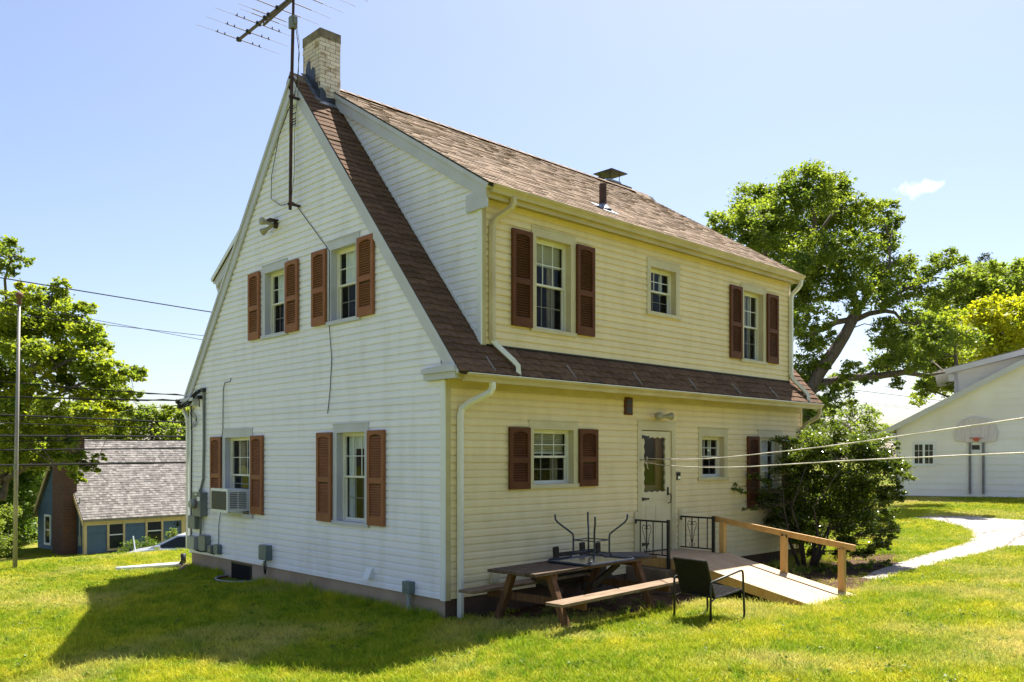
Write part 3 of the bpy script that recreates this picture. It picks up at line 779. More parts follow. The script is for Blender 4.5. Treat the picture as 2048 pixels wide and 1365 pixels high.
# painted brick chimney
chimney = MB(); CX0, CX1, CY0, CY1, CZ1 = .245, .64, 3.54, 4.10, 9.10
chimney.box(CX0 + .008, CX1 - .008, CY0 + .008, CY1 - .008, 7.6, CZ1); chimney = chimney.build("chimney", M['mortar'], house)
br = random.Random(5); zc = 7.78; row = 0
BR = {}
def brick(x0, x1, y0, y1, z0, z1):
    j = lambda: br.uniform(-.004, .004)
    b = MB(); b.box(x0 + j(), x1 + j(), y0 + j(), y1 + j(), z0, z1)
    return b.build("brick", M['brick_paint'], chimney, bevel=0)
while zc < CZ1 - .05:
    z1 = zc + .058; t = .05; g = .0045
    xs = [CX0, (CX0+CX1)/2, CX1] if row % 2 == 0 else [CX0, CX0 + .10, CX0 + .295, CX1]
    for a, c in zip(xs[:-1], xs[1:]):
        brick(a + g, c - g, CY0, CY0 + t, zc, z1)
        if row % 3 == 0: brick(a + g, c - g, CY1 - t, CY1, zc, z1)
    ys = [CY0 + t, CY0 + .24, CY0 + .43, CY1 - t] if row % 2 else [CY0 + t, CY0 + .15, CY0 + .345, CY1 - t]
    for a, c in zip(ys[:-1], ys[1:]):
        brick(CX0, CX0 + t, a + g, c - g, zc, z1)
        if row % 3 == 0: brick(CX1 - t, CX1, a + g, c - g, zc, z1)
    zc += .0665; row += 1
b = MB(); b.box(CX0 - .002, CX1 + .004, CY0 - .004, CY1 + .002, CZ1, 9.255); b.build("chimney_cap", M['chimney_cap'], chimney, bevel=.008)
# black roofing tar and lead flashing smeared round the foot of the chimney
b = MB(); tr = random.Random(8)
def smear(pts, fn):
    b.add([fn(*p) for p in pts], [tuple(range(len(pts)))])
fx = lambda y, z: (CX0 - .0075, y, z); fy_ = lambda x, z: (x, CY0 - .0075, z)
def tz(y): return zr(y) + .015
smear([(4.0, tz(4.0)-.2), (3.98, 8.72), (3.93, 8.80), (3.87, 8.82), (3.84, 8.70), (3.80, 8.62), (3.78, 8.68), (3.70, 8.63), (3.68, 8.42), (3.655, 8.37), (3.61, 8.40), (3.58, 8.27), (3.535, 8.24), (3.535, tz(3.53))], fx)
smear([(CX0 - .007, tz(3.53)), (CX0 - .007, 8.26), (.29, 8.27), (.35, 8.21), (.36, 8.13), (.42, 8.14), (.50, 8.15), (.58, 8.12), (CX1, 8.06), (CX1, tz(3.53))], fy_)
b.build("tar_patch", M['tar'], chimney)
b = MB()
b.beam((CX0 - .04, 3.50, zr(3.50) + .02), (CX0 - .04, 4.0, zr(4.0) + .02), .10, .008, (0, -math.sin(ang), math.cos(ang)))
b.beam((CX0 - .04, 3.49, zr(3.49) + .02), (CX1 + .02, 3.49, zr(3.49) + .02), .10, .008, (0, -math.sin(ang), math.cos(ang)))
b.build("lead_flashing", M['lead'], chimney)

# second chimney behind the ridge
ch2 = MB(); ch2.box(8.6, 9.45, 4.35, 4.85, 7.4, 8.80); ch2 = ch2.build("rear_chimney", M['concrete'], house)
b = MB(); b.box(8.66, 9.1, 4.40, 4.80, 8.80, 8.86); b.build("chimney_crown", M['lead'], ch2)
b = MB(); b.box(8.62, 9.22, 4.30, 4.88, 9.055, 9.075)
for px, py in ((8.74, 4.44), (9.08, 4.44), (8.74, 4.76), (9.08, 4.76)): b.box(px, px + .012, py, py + .012, 8.86, 9.055)
b.build("chimney_cowl", M['dark_metal'], ch2)
b = MB(); b.box(8.36, 8.56, 4.45, 4.75, 8.83, 8.85); b.box(8.43, 8.49, 4.55, 4.62, 8.3, 8.83); b.build("flue_cap", M['dark_metal'], ch2)

# louvred gable vent
gv_ = MB(); gv_.box(-.03, -.004, 3.79, 4.10, 7.60, 7.64); gv_.box(-.03, -.004, 3.79, 4.10, 8.045, 8.085); gv_.box(-.03, -.004, 3.79, 3.825, 7.64, 8.045); gv_.box(-.03, -.004, 4.065, 4.10, 7.64, 8.045)
gv_.box(-.0175, -.0165, 3.82, 4.07, 7.64, 8.045)
gv_ = gv_.build("gable_vent", M['sash_white'], house)
b = MB(); b.box(-.0185, -.0178, 3.825, 4.065, 7.64, 8.045); b.build("vent_screen", M['plastic_black'], gv_)
for k in range(9):
    z = 7.645 + k * .0445; b = MB(); b.add([(-.020, 3.826, z + .028), (-.020, 4.064, z + .028), (-.034, 4.064, z), (-.034, 3.826, z), (-.020, 3.826, z + .034), (-.020, 4.064, z + .034), (-.034, 4.064, z + .006), (-.034, 3.826, z + .006)], [(0,1,2,3),(7,6,5,4),(2,3,7,6)])
    b.build("louvre", M['sash_white'], gv_)

# ------------------------------------------------------------------ windows
def window(w, idx):
    fn = w['fn']; u0, u1, z0, z1 = w['r']; c = w['cw']; sty = w['style']
    rear = fn is not fG
    def bx(b, a0, a1, b0, b1, o0, o1):
        P = [fn(a0, b0, o0), fn(a1, b0, o0), fn(a1, b1, o0), fn(a0, b1, o0), fn(a0, b0, o1), fn(a1, b0, o1), fn(a1, b1, o1), fn(a0, b1, o1)]
        b.add(P, [(3,2,1,0),(4,5,6,7),(0,1,5,4),(1,2,6,5),(2,3,7,6),(3,0,4,7)])
    cas = MB()
    hd = c * 1.25
    bx(cas, u0, u1, z1 - hd, z1, -.01, .030)              # head
    bx(cas, u0, u0 + c, z0 + .06, z1 - hd, -.01, .028); bx(cas, u1 - c, u1, z0 + .06, z1 - hd, -.01, .028)
    bx(cas, u0 - .02, u1 + .02, z0, z0 + .06, -.12, .05)  # sill
    bx(cas, u0 - .01, u1 + .01, z1, z1 + .012, -.0, .04)  # drip cap
    # reveal
    bx(cas, u0 + c - .02, u0 + c, z0 + .06, z1 - hd, -.16, -.0101); bx(cas, u1 - c, u1 - c + .02, z0 + .06, z1 - hd, -.16, -.0101)
    bx(cas, u0 + c - .02, u1 - c + .02, z1 - hd, z1 - hd + .02, -.16, -.0101)
    wo = cas.build("window", M[w['tm']], house)
    a0, a1, b0, b1 = u0 + c, u1 - c, z0 + .06, z1 - hd
    # outer sash frame
    fr = MB(); fw = .026
    bx(fr, a0, a1, b1 - fw, b1, -.15, -.085); bx(fr, a0, a1, b0, b0 + fw*.8, -.15, -.085); bx(fr, a0, a0 + fw, b0 + fw*.8, b1 - fw, -.15, -.085); bx(fr, a1 - fw, a1, b0 + fw*.8, b1 - fw, -.15, -.085)
    fr.build("window_frame", M['sash_white'], wo)
    a0 += fw; a1 -= fw; b0 += fw*.8; b1 -= fw; mid = b0 + (b1 - b0) * .5
    sw = .030
    for up in (1, 0):
        lo, hi = (mid - .01, b1) if up else (b0, mid + .018)
        o0, o1 = (-.125, -.098) if up else (-.15, -.1275)
        if sty == 'ac' and not up: lo = b0 + .34
        s_ = MB()
        bx(s_, a0, a1, hi - sw, hi, o0, o1); bx(s_, a0, a1, lo, lo + sw, o0, o1); bx(s_, a0, a0 + sw*.8, lo + sw, hi - sw, o0, o1); bx(s_, a1 - sw*.8, a1, lo + sw, hi - sw, o0, o1)
        s_.build("sash", M['sash_white'], wo)
        p0, p1, q0, q1 = a0 + sw*.8, a1 - sw*.8, lo + sw, hi - sw
        om = (o0 + o1)/2
        nc, nr = 3, 2
        mu = MB()
        for k in range(1, nc): x = p0 + (p1-p0)*k/nc; bx(mu, x - .0065, x + .0065, q0, q1, om - .006, om + .006)
        for k in range(1, nr): z = q0 + (q1-q0)*k/nr; bx(mu, p0, p1, z - .0065, z + .0065, om - .0055, om + .0055)
        mu.build("muntins", M['muntin'] if up else M['muntin_dim'], wo)
        for i in range(nc):
            for j in range(nr):
                g = MB(); xa, xb = p0 + (p1-p0)*i/nc, p0 + (p1-p0)*(i+1)/nc; za, zb = q0 + (q1-q0)*j/nr, q0 + (q1-q0)*(j+1)/nr
                g.quad(fn(xa, za, om), fn(xb, za, om), fn(xb, zb, om), fn(xa, zb, om)); g.build("pane", M['glass'], wo)
        if not up and sty in ('upper', 'lace', 'blind', 'red', 'plain') :
            g = MB(); g.quad(fn(p0 - .02, q0 - .02, -.118), fn(p1 + .02, q0 - .02, -.118), fn(p1 + .02, q1, -.118), fn(p0 - .02, q1, -.118))
            # insect screen: a grid of fine bars
            sc_ = MB()
            n = 22
            for k in range(n): x = p0 + (p1-p0)*(k+.5)/n; bx(sc_, x - .0012, x + .0012, q0, q1, -.1195, -.1175)
            so_ = sc_.build("insect_screen", M['screen'], wo); tag(so_, kind="stuff")
    # what hangs behind the glass
    def curtain(ca0, ca1, cz0, cz1, off, m, waves, amp=.02):
        g = MB(); n = 36; P = []
        for k in range(n + 1):
            x = ca0 + (ca1 - ca0)*k/n; o = off + amp*math.sin(waves*2*math.pi*k/n) + amp*.4*math.sin(waves*5.3*k/n)
            P.append((x, o))
        for k in range(n): g.quad(fn(P[k][0], cz0, P[k][1]), fn(P[k+1][0], cz0, P[k+1][1]), fn(P[k+1][0], cz1, P[k+1][1]*1.0), fn(P[k][0], cz1, P[k][1]))
        g.build("curtain", m, wo)
    if sty == 'upper': curtain(a0 + .0, a1 - .10, mid + .02, b1, -.175, M['curtain'], 5)
    if sty == 'lace':
        curtain(a0, a0 + .2, b0, b1, -.185, M['curtain'], 3); curtain(a1 - .2, a1, b0, b1, -.185, M['curtain'], 3); curtain(a0 + .18, a1 - .18, b1 - .22, b1, -.18, M['curtain'], 5)
    if sty == 'ac': curtain(a0, a0 + .16, mid, b1, -.24, M['curtain_tan'], 3); curtain(a0 + .3, a0 + .5, mid, b1, -.24, M['curtain'], 3); curtain(a1 - .28, a1, mid, b1, -.24, M['curtain_tan'], 4)
    if sty == 'bright': curtain(a0, a1, b0 + .1, b1, -.22, M['curtain'], 7)
    if sty == 'red': curtain(a0 + .3, a0 + .42, mid - .05, b1 - .3, -.25, M['hoop_orange'], 2); curtain(a1 - .12, a1, b0, b1, -.25, M['blind'], 2)
    if sty == 'plain': curtain(a0 + .28, a0 + .36, mid, b1, -.26, M['curtain'], 1); curtain(a1 - .1, a1 - .02, mid, b1, -.26, M['curtain'], 1)
    if sty == 'blind':
        g = MB(); z = b1
        while z > b1 - .30:
            g.quad(fn(a0, z, -.175), fn(a1, z, -.175), fn(a1, z - .022, -.195), fn(a0, z - .022, -.195)); z -= .026
        bx(g, a0, a1, b1 - .335, b1 - .305, -.20, -.17)
        o_ = g.build("window_blind", M['blind'], wo); tag(o_, kind="stuff")
        curtain(a1 - .2, a1 - .02, b0, b1 - .3, -.27, M['curtain_tan'], 2)
    return wo
for i, w in enumerate(GW + RW + DW): window(w, i)

# paper note hanging inside the lower kitchen window
b = MB(); b.quad(fR(1.69, 1.86, -.12), fR(1.755, 1.85, -.12), fR(1.755, 2.09, -.12), fR(1.69, 2.09, -.12)); b.build("paper_note", M['plastic_white'], house)

# ------------------------------------------------------------------ shutters
def shutter(fn, u0, u1, z0, z1, m):
    def bx(b, a0, a1, b0, b1, o0, o1):
        P = [fn(a0, b0, o0), fn(a1, b0, o0), fn(a1, b1, o0), fn(a0, b1, o0), fn(a0, b0, o1), fn(a1, b0, o1), fn(a1, b1, o1), fn(a0, b1, o1)]
        b.add(P, [(3,2,1,0),(4,5,6,7),(0,1,5,4),(1,2,6,5),(2,3,7,6),(3,0,4,7)])
    st = .062; b = MB(); f0, f1 = .0265, .066
    h = z1 - z0; bot = .13 if h > 1 else .10; mid = z0 + h * .47
    bx(b, u0, u0 + st, z0, z1, f0, f1); bx(b, u1 - st, u1, z0, z1, f0, f1)
    bx(b, u0 + st, u1 - st, z0, z0 + bot, f0, f1); bx(b, u0 + st, u1 - st, mid - .04, mid + .04, f0, f1)
    # arched top rail
    a, c = u0 + st, u1 - st; n = 10; zt = z1 - .085
    for k in range(n):
        s0 = k/n; s1 = (k+1)/n
        e = lambda s: zt + .030 * (1 - (2*s - 1)**2) - .005
        xa = a + (c-a)*s0; xb = a + (c-a)*s1
        b.quad(fn(xa, e(s0), f1), fn(xb, e(s1), f1), fn(xb, z1, f1), fn(xa, z1, f1))
        b.quad(fn(xa, e(s0), f0), fn(xb, e(s1), f0), fn(xb, e(s1), f1), fn(xa, e(s0), f1))
    bx(b, a, c, z1 - .004, z1, f0, f1 - .001)
    o = b.build("shutter", m, house)
    g = MB(); bk = MB()
    for q0, q1 in ((z0 + bot, mid - .04), (mid + .04, z1 - .06)):
        z = q0 + .004
        while z < q1 - .02:
            g.quad(fn(a, z, .057), fn(c, z, .057), fn(c, z + .030, .031), fn(a, z + .030, .031))
            g.quad(fn(a, z, .057), fn(c, z, .057), fn(c, z - .005, .053), fn(a, z - .005, .053))
            z += .036
    so_ = g.build("shutter_louvres", m, o); tag(so_, kind="stuff")
    bx(bk, a, c, z0 + bot, z1 - .05, .0272, .0295); bk.build("shutter_back", M['dark_wood'], o)
    return o
for u0, u1, z0, z1 in ((5.063, 5.47, 4.255, 5.43), (3.742, 4.15, 4.255, 5.43), (2.886, 3.30, 4.265, 5.445), (1.579, 2.0, 4.265, 5.44),
                       (6.585, 7.02, 1.175, 2.562), (4.95, 5.385, 1.172, 2.556), (2.725, 3.15, 1.168, 2.563), (1.311, 1.73, 1.18, 2.568)):
    shutter(fG, u0, u1, z0, z1, M['shutter'])
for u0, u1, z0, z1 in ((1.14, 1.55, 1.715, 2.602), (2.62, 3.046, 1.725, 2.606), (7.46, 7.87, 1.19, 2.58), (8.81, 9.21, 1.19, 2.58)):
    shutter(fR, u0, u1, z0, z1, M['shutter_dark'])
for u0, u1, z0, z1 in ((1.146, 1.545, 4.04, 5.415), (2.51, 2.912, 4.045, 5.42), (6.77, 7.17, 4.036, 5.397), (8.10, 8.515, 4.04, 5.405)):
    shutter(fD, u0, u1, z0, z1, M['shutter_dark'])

# ------------------------------------------------------------------ back door
d = MB(); du0, du1, dz0, dz1 = DOOR
d.box(du0, du1, -.03, .01, dz1 - .135, dz1); d.box(du0, du0 + .105, -.028, .01, dz0 - .0, dz1 - .135); d.box(du1 - .105, du1, -.028, .01, dz0, dz1 - .135); d.box(du0 - .005, du1 + .005, -.04, -.0, dz1, dz1 + .012)
d.box(du0 + .085, du0 + .105, .01, .16, dz0, dz1 - .135); d.box(du1 - .105, du1 - .085, .01, .16, dz0, dz1 - .135)
d.box(du0 + .085, du1 - .085, .0101, .16, dz1 - .137, dz1 - .117); d.box(du0 + .08, du1 - .08, -.02, .15, .53, .575)
door_frame = d.build("door_frame", M['trim_cream'], house)
sx0, sx1, sz0, sz1 = du0 + .112, du1 - .150, .60, dz1 - .150
gx0, gx1, gz0, gz1 = 4.275, 4.885, 1.575, 2.525
door = MB()
# storm door leaf with a scalloped glass opening
def wave_edge():
    pts = []
    nt_ = 4; 
    for k in range(nt_*8 + 1): t_ = k/(nt_*8); pts.append((gx0 + (gx1-gx0)*t_, gz0 + .022*abs(math.sin(math.pi*nt_*t_)) * -1 + .03))
    nr_ = 6
    for k in range(1, nr_*6 + 1): t_ = k/(nr_*6); pts.append((gx1 - .012 + .012*math.cos(2*math.pi*nr_*t_), gz0 + .03 + (gz1 - gz0 - .06)*t_))
    for k in range(1, nt_*8 + 1): t_ = k/(nt_*8); pts.append((gx1 - (gx1-gx0)*t_, gz1 - .03 + .022*abs(math.sin(math.pi*nt_*t_))))
    for k in range(1, nr_*6): t_ = k/(nr_*6); pts.append((gx0 + .012 - .012*math.cos(2*math.pi*nr_*t_), gz1 - .03 - (gz1 - gz0 - .06)*t_))
    return pts
we = wave_edge()
bm = bmesh.new()
inner = [bm.verts.new((x, -.004, z)) for x, z in we]
outer = [bm.verts.new((x, -.004, z)) for x, z in ((sx0, sz0), (sx1, sz0), (sx1, sz1), (sx0, sz1))]
ed = [bm.edges.new((inner[i], inner[(i+1) % len(inner)])) for i in range(len(inner))] + [bm.edges.new((outer[i], outer[(i+1) % 4])) for i in range(4)]
bmesh.ops.triangle_fill(bm, edges=ed, use_beauty=True)
for f in [f for f in bm.faces if gx0 + .05 < f.calc_center_median().x < gx1 - .05 and gz0 + .06 < f.calc_center_median().z < gz1 - .06]: bm.faces.remove(f)
bmesh.ops.recalc_face_normals(bm, faces=bm.faces)
rr = bmesh.ops.extrude_face_region(bm, geom=bm.faces[:]); 
for v in rr['geom']:
    if isinstance(v, bmesh.types.BMVert): v.co.y = .028
bmesh.ops.recalc_face_normals(bm, faces=bm.faces)
me = bpy.data.meshes.new("storm_door"); bm.to_mesh(me); bm.free(); me.materials.append(M['door_cream'])
storm = link("storm_door", me, house)
b = MB()
for px in (4.33, 4.60):   # raised lower panels
    b.box(px, px + .20, -.011, -.0045, .78, 1.36)
b.box(sx0 + .03, sx1 - .03, -.010, -.0045, 1.455, 1.475); b.box(sx0 + .03, sx1 - .03, -.010, -.0045, .70, .72)
b.build("door_panel", M['door_cream'], storm, bevel=.003)
b = MB(); b.quad((gx0 - .01, .012, gz0 - .0), (gx1 + .01, .012, gz0), (gx1 + .01, .012, gz1 + .0), (gx0 - .01, .012, gz1)); b.build("door_glass", M['glass'], storm)
for z in (2.515, 1.475, .72):
    b = MB(); b.prism([(sx0, z + .035), (sx0, z - .035), (sx0 + .19, z - .012), (sx0 + .20, z - .02), (sx0 + .235, z), (sx0 + .20, z + .02), (sx0 + .19, z + .012)], lambda u, v, w: (u, w, v), -.012, -.0045); b.build("strap_hinge", M['iron'], storm)
b = MB(); b.box(sx1 - .075, sx1 - .035, -.016, -.0045, 1.52, 1.66); b.tube([(sx1 - .055, -.012, 1.55), (sx1 - .045, -.06, 1.54), (sx1 - .035, -.065, 1.48), (sx1 - .04, -.055, 1.40), (sx1 - .055, -.015, 1.385)], .009, 6); b.build("door_handle", M['iron'], storm)
b = MB(); b.box(sx1 + .005, du1 - .107, .0, .03, .60, dz1 - .14); b.build("door_stop", M['door_cream'], house)
# the wooden inner door behind the glass, two tall panes
d = MB(); d.box(du0 + .1, gx0 + .11, .09, .13, .58, 2.60); d.box(gx1 - .16, du1 - .1, .09, .13, .58, 2.60); d.box(gx0 + .11, gx1 - .16, .09, .13, .58, 1.70); d.box(gx0 + .11, gx1 - .16, .09, .13, 2.06, 2.12); d.box(gx0 + .11, gx1 - .16, .09, .13, 2.50, 2.60)
inner_door = d.build("inner_door", M['door_wood'], house)
b = MB(); b.quad((gx0 + .1, .115, 1.7), (gx1 - .15, .115, 1.7), (gx1 - .15, .115, 2.5), (gx0 + .1, .115, 2.5)); b.build("door_pane", M['glass'], inner_door)
# little wooden vent box under the eave
b = MB(); b.box(3.735, 3.925, -.05, -.012, 2.865, 3.15); vb = b.build("wooden_vent", M['shutter_dark'], house, bevel=.004)
for k in range(2):
    b = MB(); b.box(3.765, 3.895, -.056, -.0505, 2.90 + k*.125, 2.995 + k*.125); b.build("vent_hole", M['plastic_black'], vb)
# basement window and stoop mounting boards
b = MB(); b.box(.002, .0118, 5.46, 6.26, -.3, .245); bw = b.build("basement_window", M['dark_metal'], house)
b = MB(); b.box(-.002, .0015, 5.50, 6.22, -.3, .215); b.build("window_screen", M['screen'], bw)
for x in (3.99, 5.225): board("rail_mounting_board", M['trim_cream'], (x, x + .085, -.045, -.017, .45 if x > 5 else .43, 1.27))
# ------------------------------------------------------------------ fixtures on and beside the house
def bevbox(name, m, parent, x0, x1, y0, y1, z0, z1, bev=.006):
    b = MB(); b.box(x0, x1, y0, y1, z0, z1); return b.build(name, m, parent, bevel=bev)

# TV antenna on its mast
ant = thing("tv_antenna", "rusty TV antenna mast on the gable peak with a long boom of thin rods", "antenna", (-.2, 3.72, 6.2))
def AL(x, y, z): return (x + .2, y - 3.72, z - 6.2)
b = MB(); b.tube([AL(-.2, 3.72, 6.2), AL(-.2, 3.68, 8.0), AL(-.2, 3.63, 9.15)], .027, 10); b.tube([AL(-.2, 3.63, 9.15), AL(-.2, 3.61, 9.75)], .022, 8); b.build("mast", M['rust_steel'], ant)
for z, y in ((6.29, 3.72), (8.02, 3.68)):
    b = MB(); b.beam(AL(-.24, y, z), AL(-.02, y, z), .03, .035); b.beam(AL(-.2, y - .10, z - .0), AL(-.2, y + .05, z), .02, .03); b.box(*[v for p in zip(AL(-.03, y - .06, z - .05), AL(-.015, y + .06, z + .05)) for v in p]) if False else None
    b.build("mast_bracket", M['rust_steel'], ant)
b = MB(); x, y, z = AL(-.2, 3.63, 9.21); b.box(x - .05, x + .05, y - .06, y + .06, z - .10, z + .09); b.box(x - .03, x + .03, y - .10, y - .06, z - .05, z + .06); b.build("rotor", M['grey_box'], ant, bevel=.012)
b = MB(); b.tube([AL(-.2, 5.58, 9.60), AL(-.2, 1.5, 9.66)], .019, 4, square=True); b.build("boom", M['alu_dull'], ant)
b = MB(); b.tube([AL(-.2, 4.62, 9.53), AL(-.2, 3.4, 9.60)], .016, 4, square=True); b.tube([AL(-.2, 4.62, 9.53), AL(-.2, 4.62, 9.60)], .01, 5); b.build("lower_boom", M['alu_dull'], ant)
for k, (ye, hl) in enumerate(((5.53, .78), (5.17, .76), (4.80, .77), (4.55, .45), (4.42, .55), (4.12, .76), (3.80, .80), (3.50, .86), (3.20, .92), (2.93, .98), (2.6, 1.02), (2.2, 1.08), (1.7, 1.12))):
    b = MB(); z = 9.605 + (5.58 - ye)*.0145
    b.tube([AL(-.2 - hl*.55, ye, z), AL(-.2 + hl*.55, ye, z)], .0085, 6); b.tube([AL(-.2 - hl, ye, z - .004), AL(-.2 - hl*.55, ye, z)], .004, 5); b.tube([AL(-.2 + hl*.55, ye, z), AL(-.2 + hl, ye, z - .004)], .004, 5)
    b.build("antenna_rod", M['alu_dull'], ant)
    if k < 6:
        b = MB()
        x0, y0, z0 = AL(-.2, ye, z); b.box(x0 - .04, x0 + .04, y0 - .025, y0 + .025, z0 - .03, z0 + .03)
        for q in (-.42, -.28, .28, .42):
            if k < 3: b.box(x0 + q*hl*1.2 - .006, x0 + q*hl*1.2 + .006, y0 - .008, y0 + .008, z0 - .01, z0 + .035)
        b.build("rod_insulator", M['plastic_black'], ant)
def wire(name, pts, r, m, label, cat, group=None, seg=5):
    b = MB(); b.tube(pts, r, seg); o = b.build(name, m); tag(o, label, cat, group); return o
wire("antenna_cable", [(-.16, 3.60, 9.1), (-.13, 3.55, 8.7), (-.15, 3.56, 8.4), (-.08, 3.75, 8.2), (-.06, 4.35, 7.6), (-.05, 4.62, 7.0), (-.06, 4.62, 6.6), (-.05, 4.3, 6.42), (-.04, 3.98, 6.40), (-.03, 3.86, 6.36), (-.03, 2.86, 5.45), (-.03, 2.80, 5.38), (-.045, 2.79, 4.25), (-.03, 2.74, 3.7), (-.03, 2.79, 3.2), (-.03, 2.86, 2.86)], .006, M['cable'],
     "thin black cable wandering down the gable from the antenna past the shutters", "cable")
wire("antenna_cable", [(-.17, 3.56, 9.15), (-.16, 3.50, 8.85), (-.16, 3.53, 8.6), (-.10, 3.62, 8.3), (-.05, 3.85, 7.5), (-.05, 3.84, 6.9), (-.05, 3.95, 6.45)], .0045, M['cable_grey'],
     "hair thin grey wire hanging straight from the antenna rotor down past the louvred vent", "cable")
wire("wall_cable", [(-.03, 6.20, 3.64), (-.03, 6.23, 3.575), (-.03, 6.45, 3.57), (-.03, 6.52, 3.45), (-.03, 6.54, 2.7), (-.035, 6.58, 2.5), (-.035, 6.60, 1.2), (-.035, 6.69, .95), (-.03, 6.72, .53)], .0065, M['cable'],
     "black cable with a small hook at its top running behind the lower left shutter", "cable")

# electric service entrance
sv = thing("service_entrance", "grey conduit and weatherhead with looping black service cables at the left eave", "electrical cable", (0, 7.33, 0))
def SL_(p): return (p[0], p[1] - 7.33, p[2])
b = MB(); b.tube([SL_((-.045, 7.33, 3.47)), SL_((-.045, 7.33, 2.4)), SL_((-.045, 7.36, 1.75)), SL_((-.055, 7.46, 1.53))], .026, 8); b.build("conduit", M['grey_box'], sv)
b = MB(); b.box(-.09, -.02, -.05, .05, 3.44, 3.52); b.build("weatherhead", M['dark_metal'], sv, bevel=.015)
for k in range(3):
    o = k*.035
    b = MB(); b.tube([SL_(p) for p in ((-.07, 7.36, 3.50 - o*.4), (-.10, 7.55, 3.47 - o), (-.13, 7.85, 3.30 - o*1.5), (-.16, 8.1, 3.21 - o*.6), (-.17, 8.28, 3.25 + o*.5))], .013, 6); b.build("service_loop", M['cable'], sv)
b = MB(); b.lathe([(.0, -.05), (.045, -.04), (.055, 0), (.045, .04), (0, .05)], (-.15, 8.30 - 7.33, 3.30), 'x', 10); b.lathe([(.0, -.05), (.045, -.04), (.05, 0), (.045, .04), (0, .05)], (-.15, 8.22 - 7.33, 3.19), 'x', 10); b.build("insulator", M['dark_metal'], sv)
b = MB(); b.box(-.14, -.02, 7.40 - 7.33, 7.50 - 7.33, 3.31, 3.38); b.tube([(-.10, .10, 3.31), (-.08, .12, 3.16)], .012, 5); b.build("spare_bracket", M['dark_metal'], sv)
b = MB()
for k in range(3):
    pts = [(-.05 - .02*math.sin(t*math.pi), 7.75 - 7.33 + .16*math.sin(t*2*math.pi + k) , 3.15 - .38*t - k*.02) for t in [i/14 for i in range(15)]]
    b.tube(pts, .0055, 5)
b.build("loose_wire", M['cable'], sv)
wire("corner_cable", [(-.045, 7.93, 3.2), (-.04, 7.9, 2.6), (-.04, 7.93, 1.6), (-.04, 7.94, .5), (-.04, 7.90, .36), (-.04, 7.5, .33), (-.04, 7.2, .35), (-.04, 6.9, .33), (-.04, 6.75, .36)], .013, M['cable'],
     "bundle of black wires dropping down the far corner and along the bottom board", "cable")

em = thing("electric_meter", "tall grey electric meter box with a round glass dial beside the air conditioner window", "electric meter", (-.012, 7.45, 1.03))
bevbox("meter_box", M['grey_box'], em, -.15, 0, -.225, .16, 0, .46)
b = MB(); b.lathe([(.085, -.01), (.085, -.05), (.075, -.10), (.0, -.105)], (-.15, .03, .235), 'x', 14); b.build("meter_dial", M['grey_light'], em)
b = MB(); b.lathe([(.088, 0), (.088, -.02)], (-.15, .03, .235), 'x', 14); b.build("meter_ring", M['rust'], em)
b = MB(); b.tube([(-.06, -.04, 0), (-.06, -.04, -.25), (-.05, -.0, -.40)], .02, 6); b.tube([(-.06, -.02, .46), (-.06, -.02, .52)], .035, 8); b.build("meter_pipe", M['grey_box'], em)
b = MB(); b.box(-.1515, -.1505, -.2, -.08, .30, .38); b.box(-.1515, -.1505, -.05, .03, .41, .44); b.build("sticker", M['plastic_white'], em)
def ubox(y0, y1, z0, z1, dep, m, label, lid=True, name="utility_box"):
    t = thing(name, label, "utility box", (-.014, (y0+y1)/2, z0)); h = (y1-y0)/2
    bevbox("box_body", m, t, -dep, 0, -h, h, 0, z1 - z0, .012)
    if lid: bevbox("box_lid", m, t, -dep - .018, -dep - .0005, -h + .012, h - .012, .012, z1 - z0 - .012, .008)
    return t
ubox(7.50, 7.84, .77, 1.03, .12, M['grey_box'], "grey phone box mounted just below the electric meter")
ubox(7.57, 7.93, .36, .62, .10, M['grey_light'], "grey utility box at the far bottom corner of the gable")
ubox(7.08, 7.40, .37, .67, .10, M['grey_box'], "tallest grey utility box in the bottom row, second from the corner")
ubox(6.90, 7.07, .35, .50, .07, M['grey_box'], "smallest grey box at the right end of the bottom cable, against the tall one")
ubox(6.60, 6.80, .345, .53, .07, M['green_box'], "small green-grey box where the thin wall cable ends")
t = ubox(4.66, 4.95, .40, .66, .10, M['green_box'], "dark green-grey box with dangling loops of wire above the foundation")
b = MB(); b.tube([(-.06, -.02, 0), (-.07, -.05, -.14), (-.07, -.02, -.24), (-.06, .03, -.20), (-.06, .04, -.02)], .012, 6); b.build("wire_loop", M['cable'], t)
b = MB(); b.box(-.10, -.095, .0, .05, -.09, -.06); b.build("yellow_tag", mat("tag_yellow", (.6, .55, .03)), t)
# AC in the window
ac = thing("air_conditioner", "white window air conditioner with dark side grilles under a lifted sash", "air conditioner", (-.01, 5.97, 1.20))
b = MB(); b.box(-.34, .10, -.33, .33, .0, .40); b.build("ac_case", M['plastic_white'], ac, bevel=.01)
b = MB(); b.box(-.36, -.3405, -.345, .345, -.015, .415); b.build("ac_rim", M['plastic_white'], ac, bevel=.006)
b = MB(); b.box(-.364, -.3605, -.30, .30, .035, .365); b.build("rear_grille", mat("ac_coil", (.07, .07, .055), .6, var=.4, scale=30), ac)
for k in range(2):
    b = MB(); b.box(-.31 + k*.165, -.165 + k*.165, -.334, -.3305, .05, .35); b.build("side_grille", M['post_grey'], ac)
    b = MB()
    for q in range(9): b.box(-.31 + k*.165, -.165 + k*.165, -.339, -.3345, .06 + q*.033, .068 + q*.033)
    b.build("grille_fins", M['plastic_white'], ac)["kind"] = "stuff"
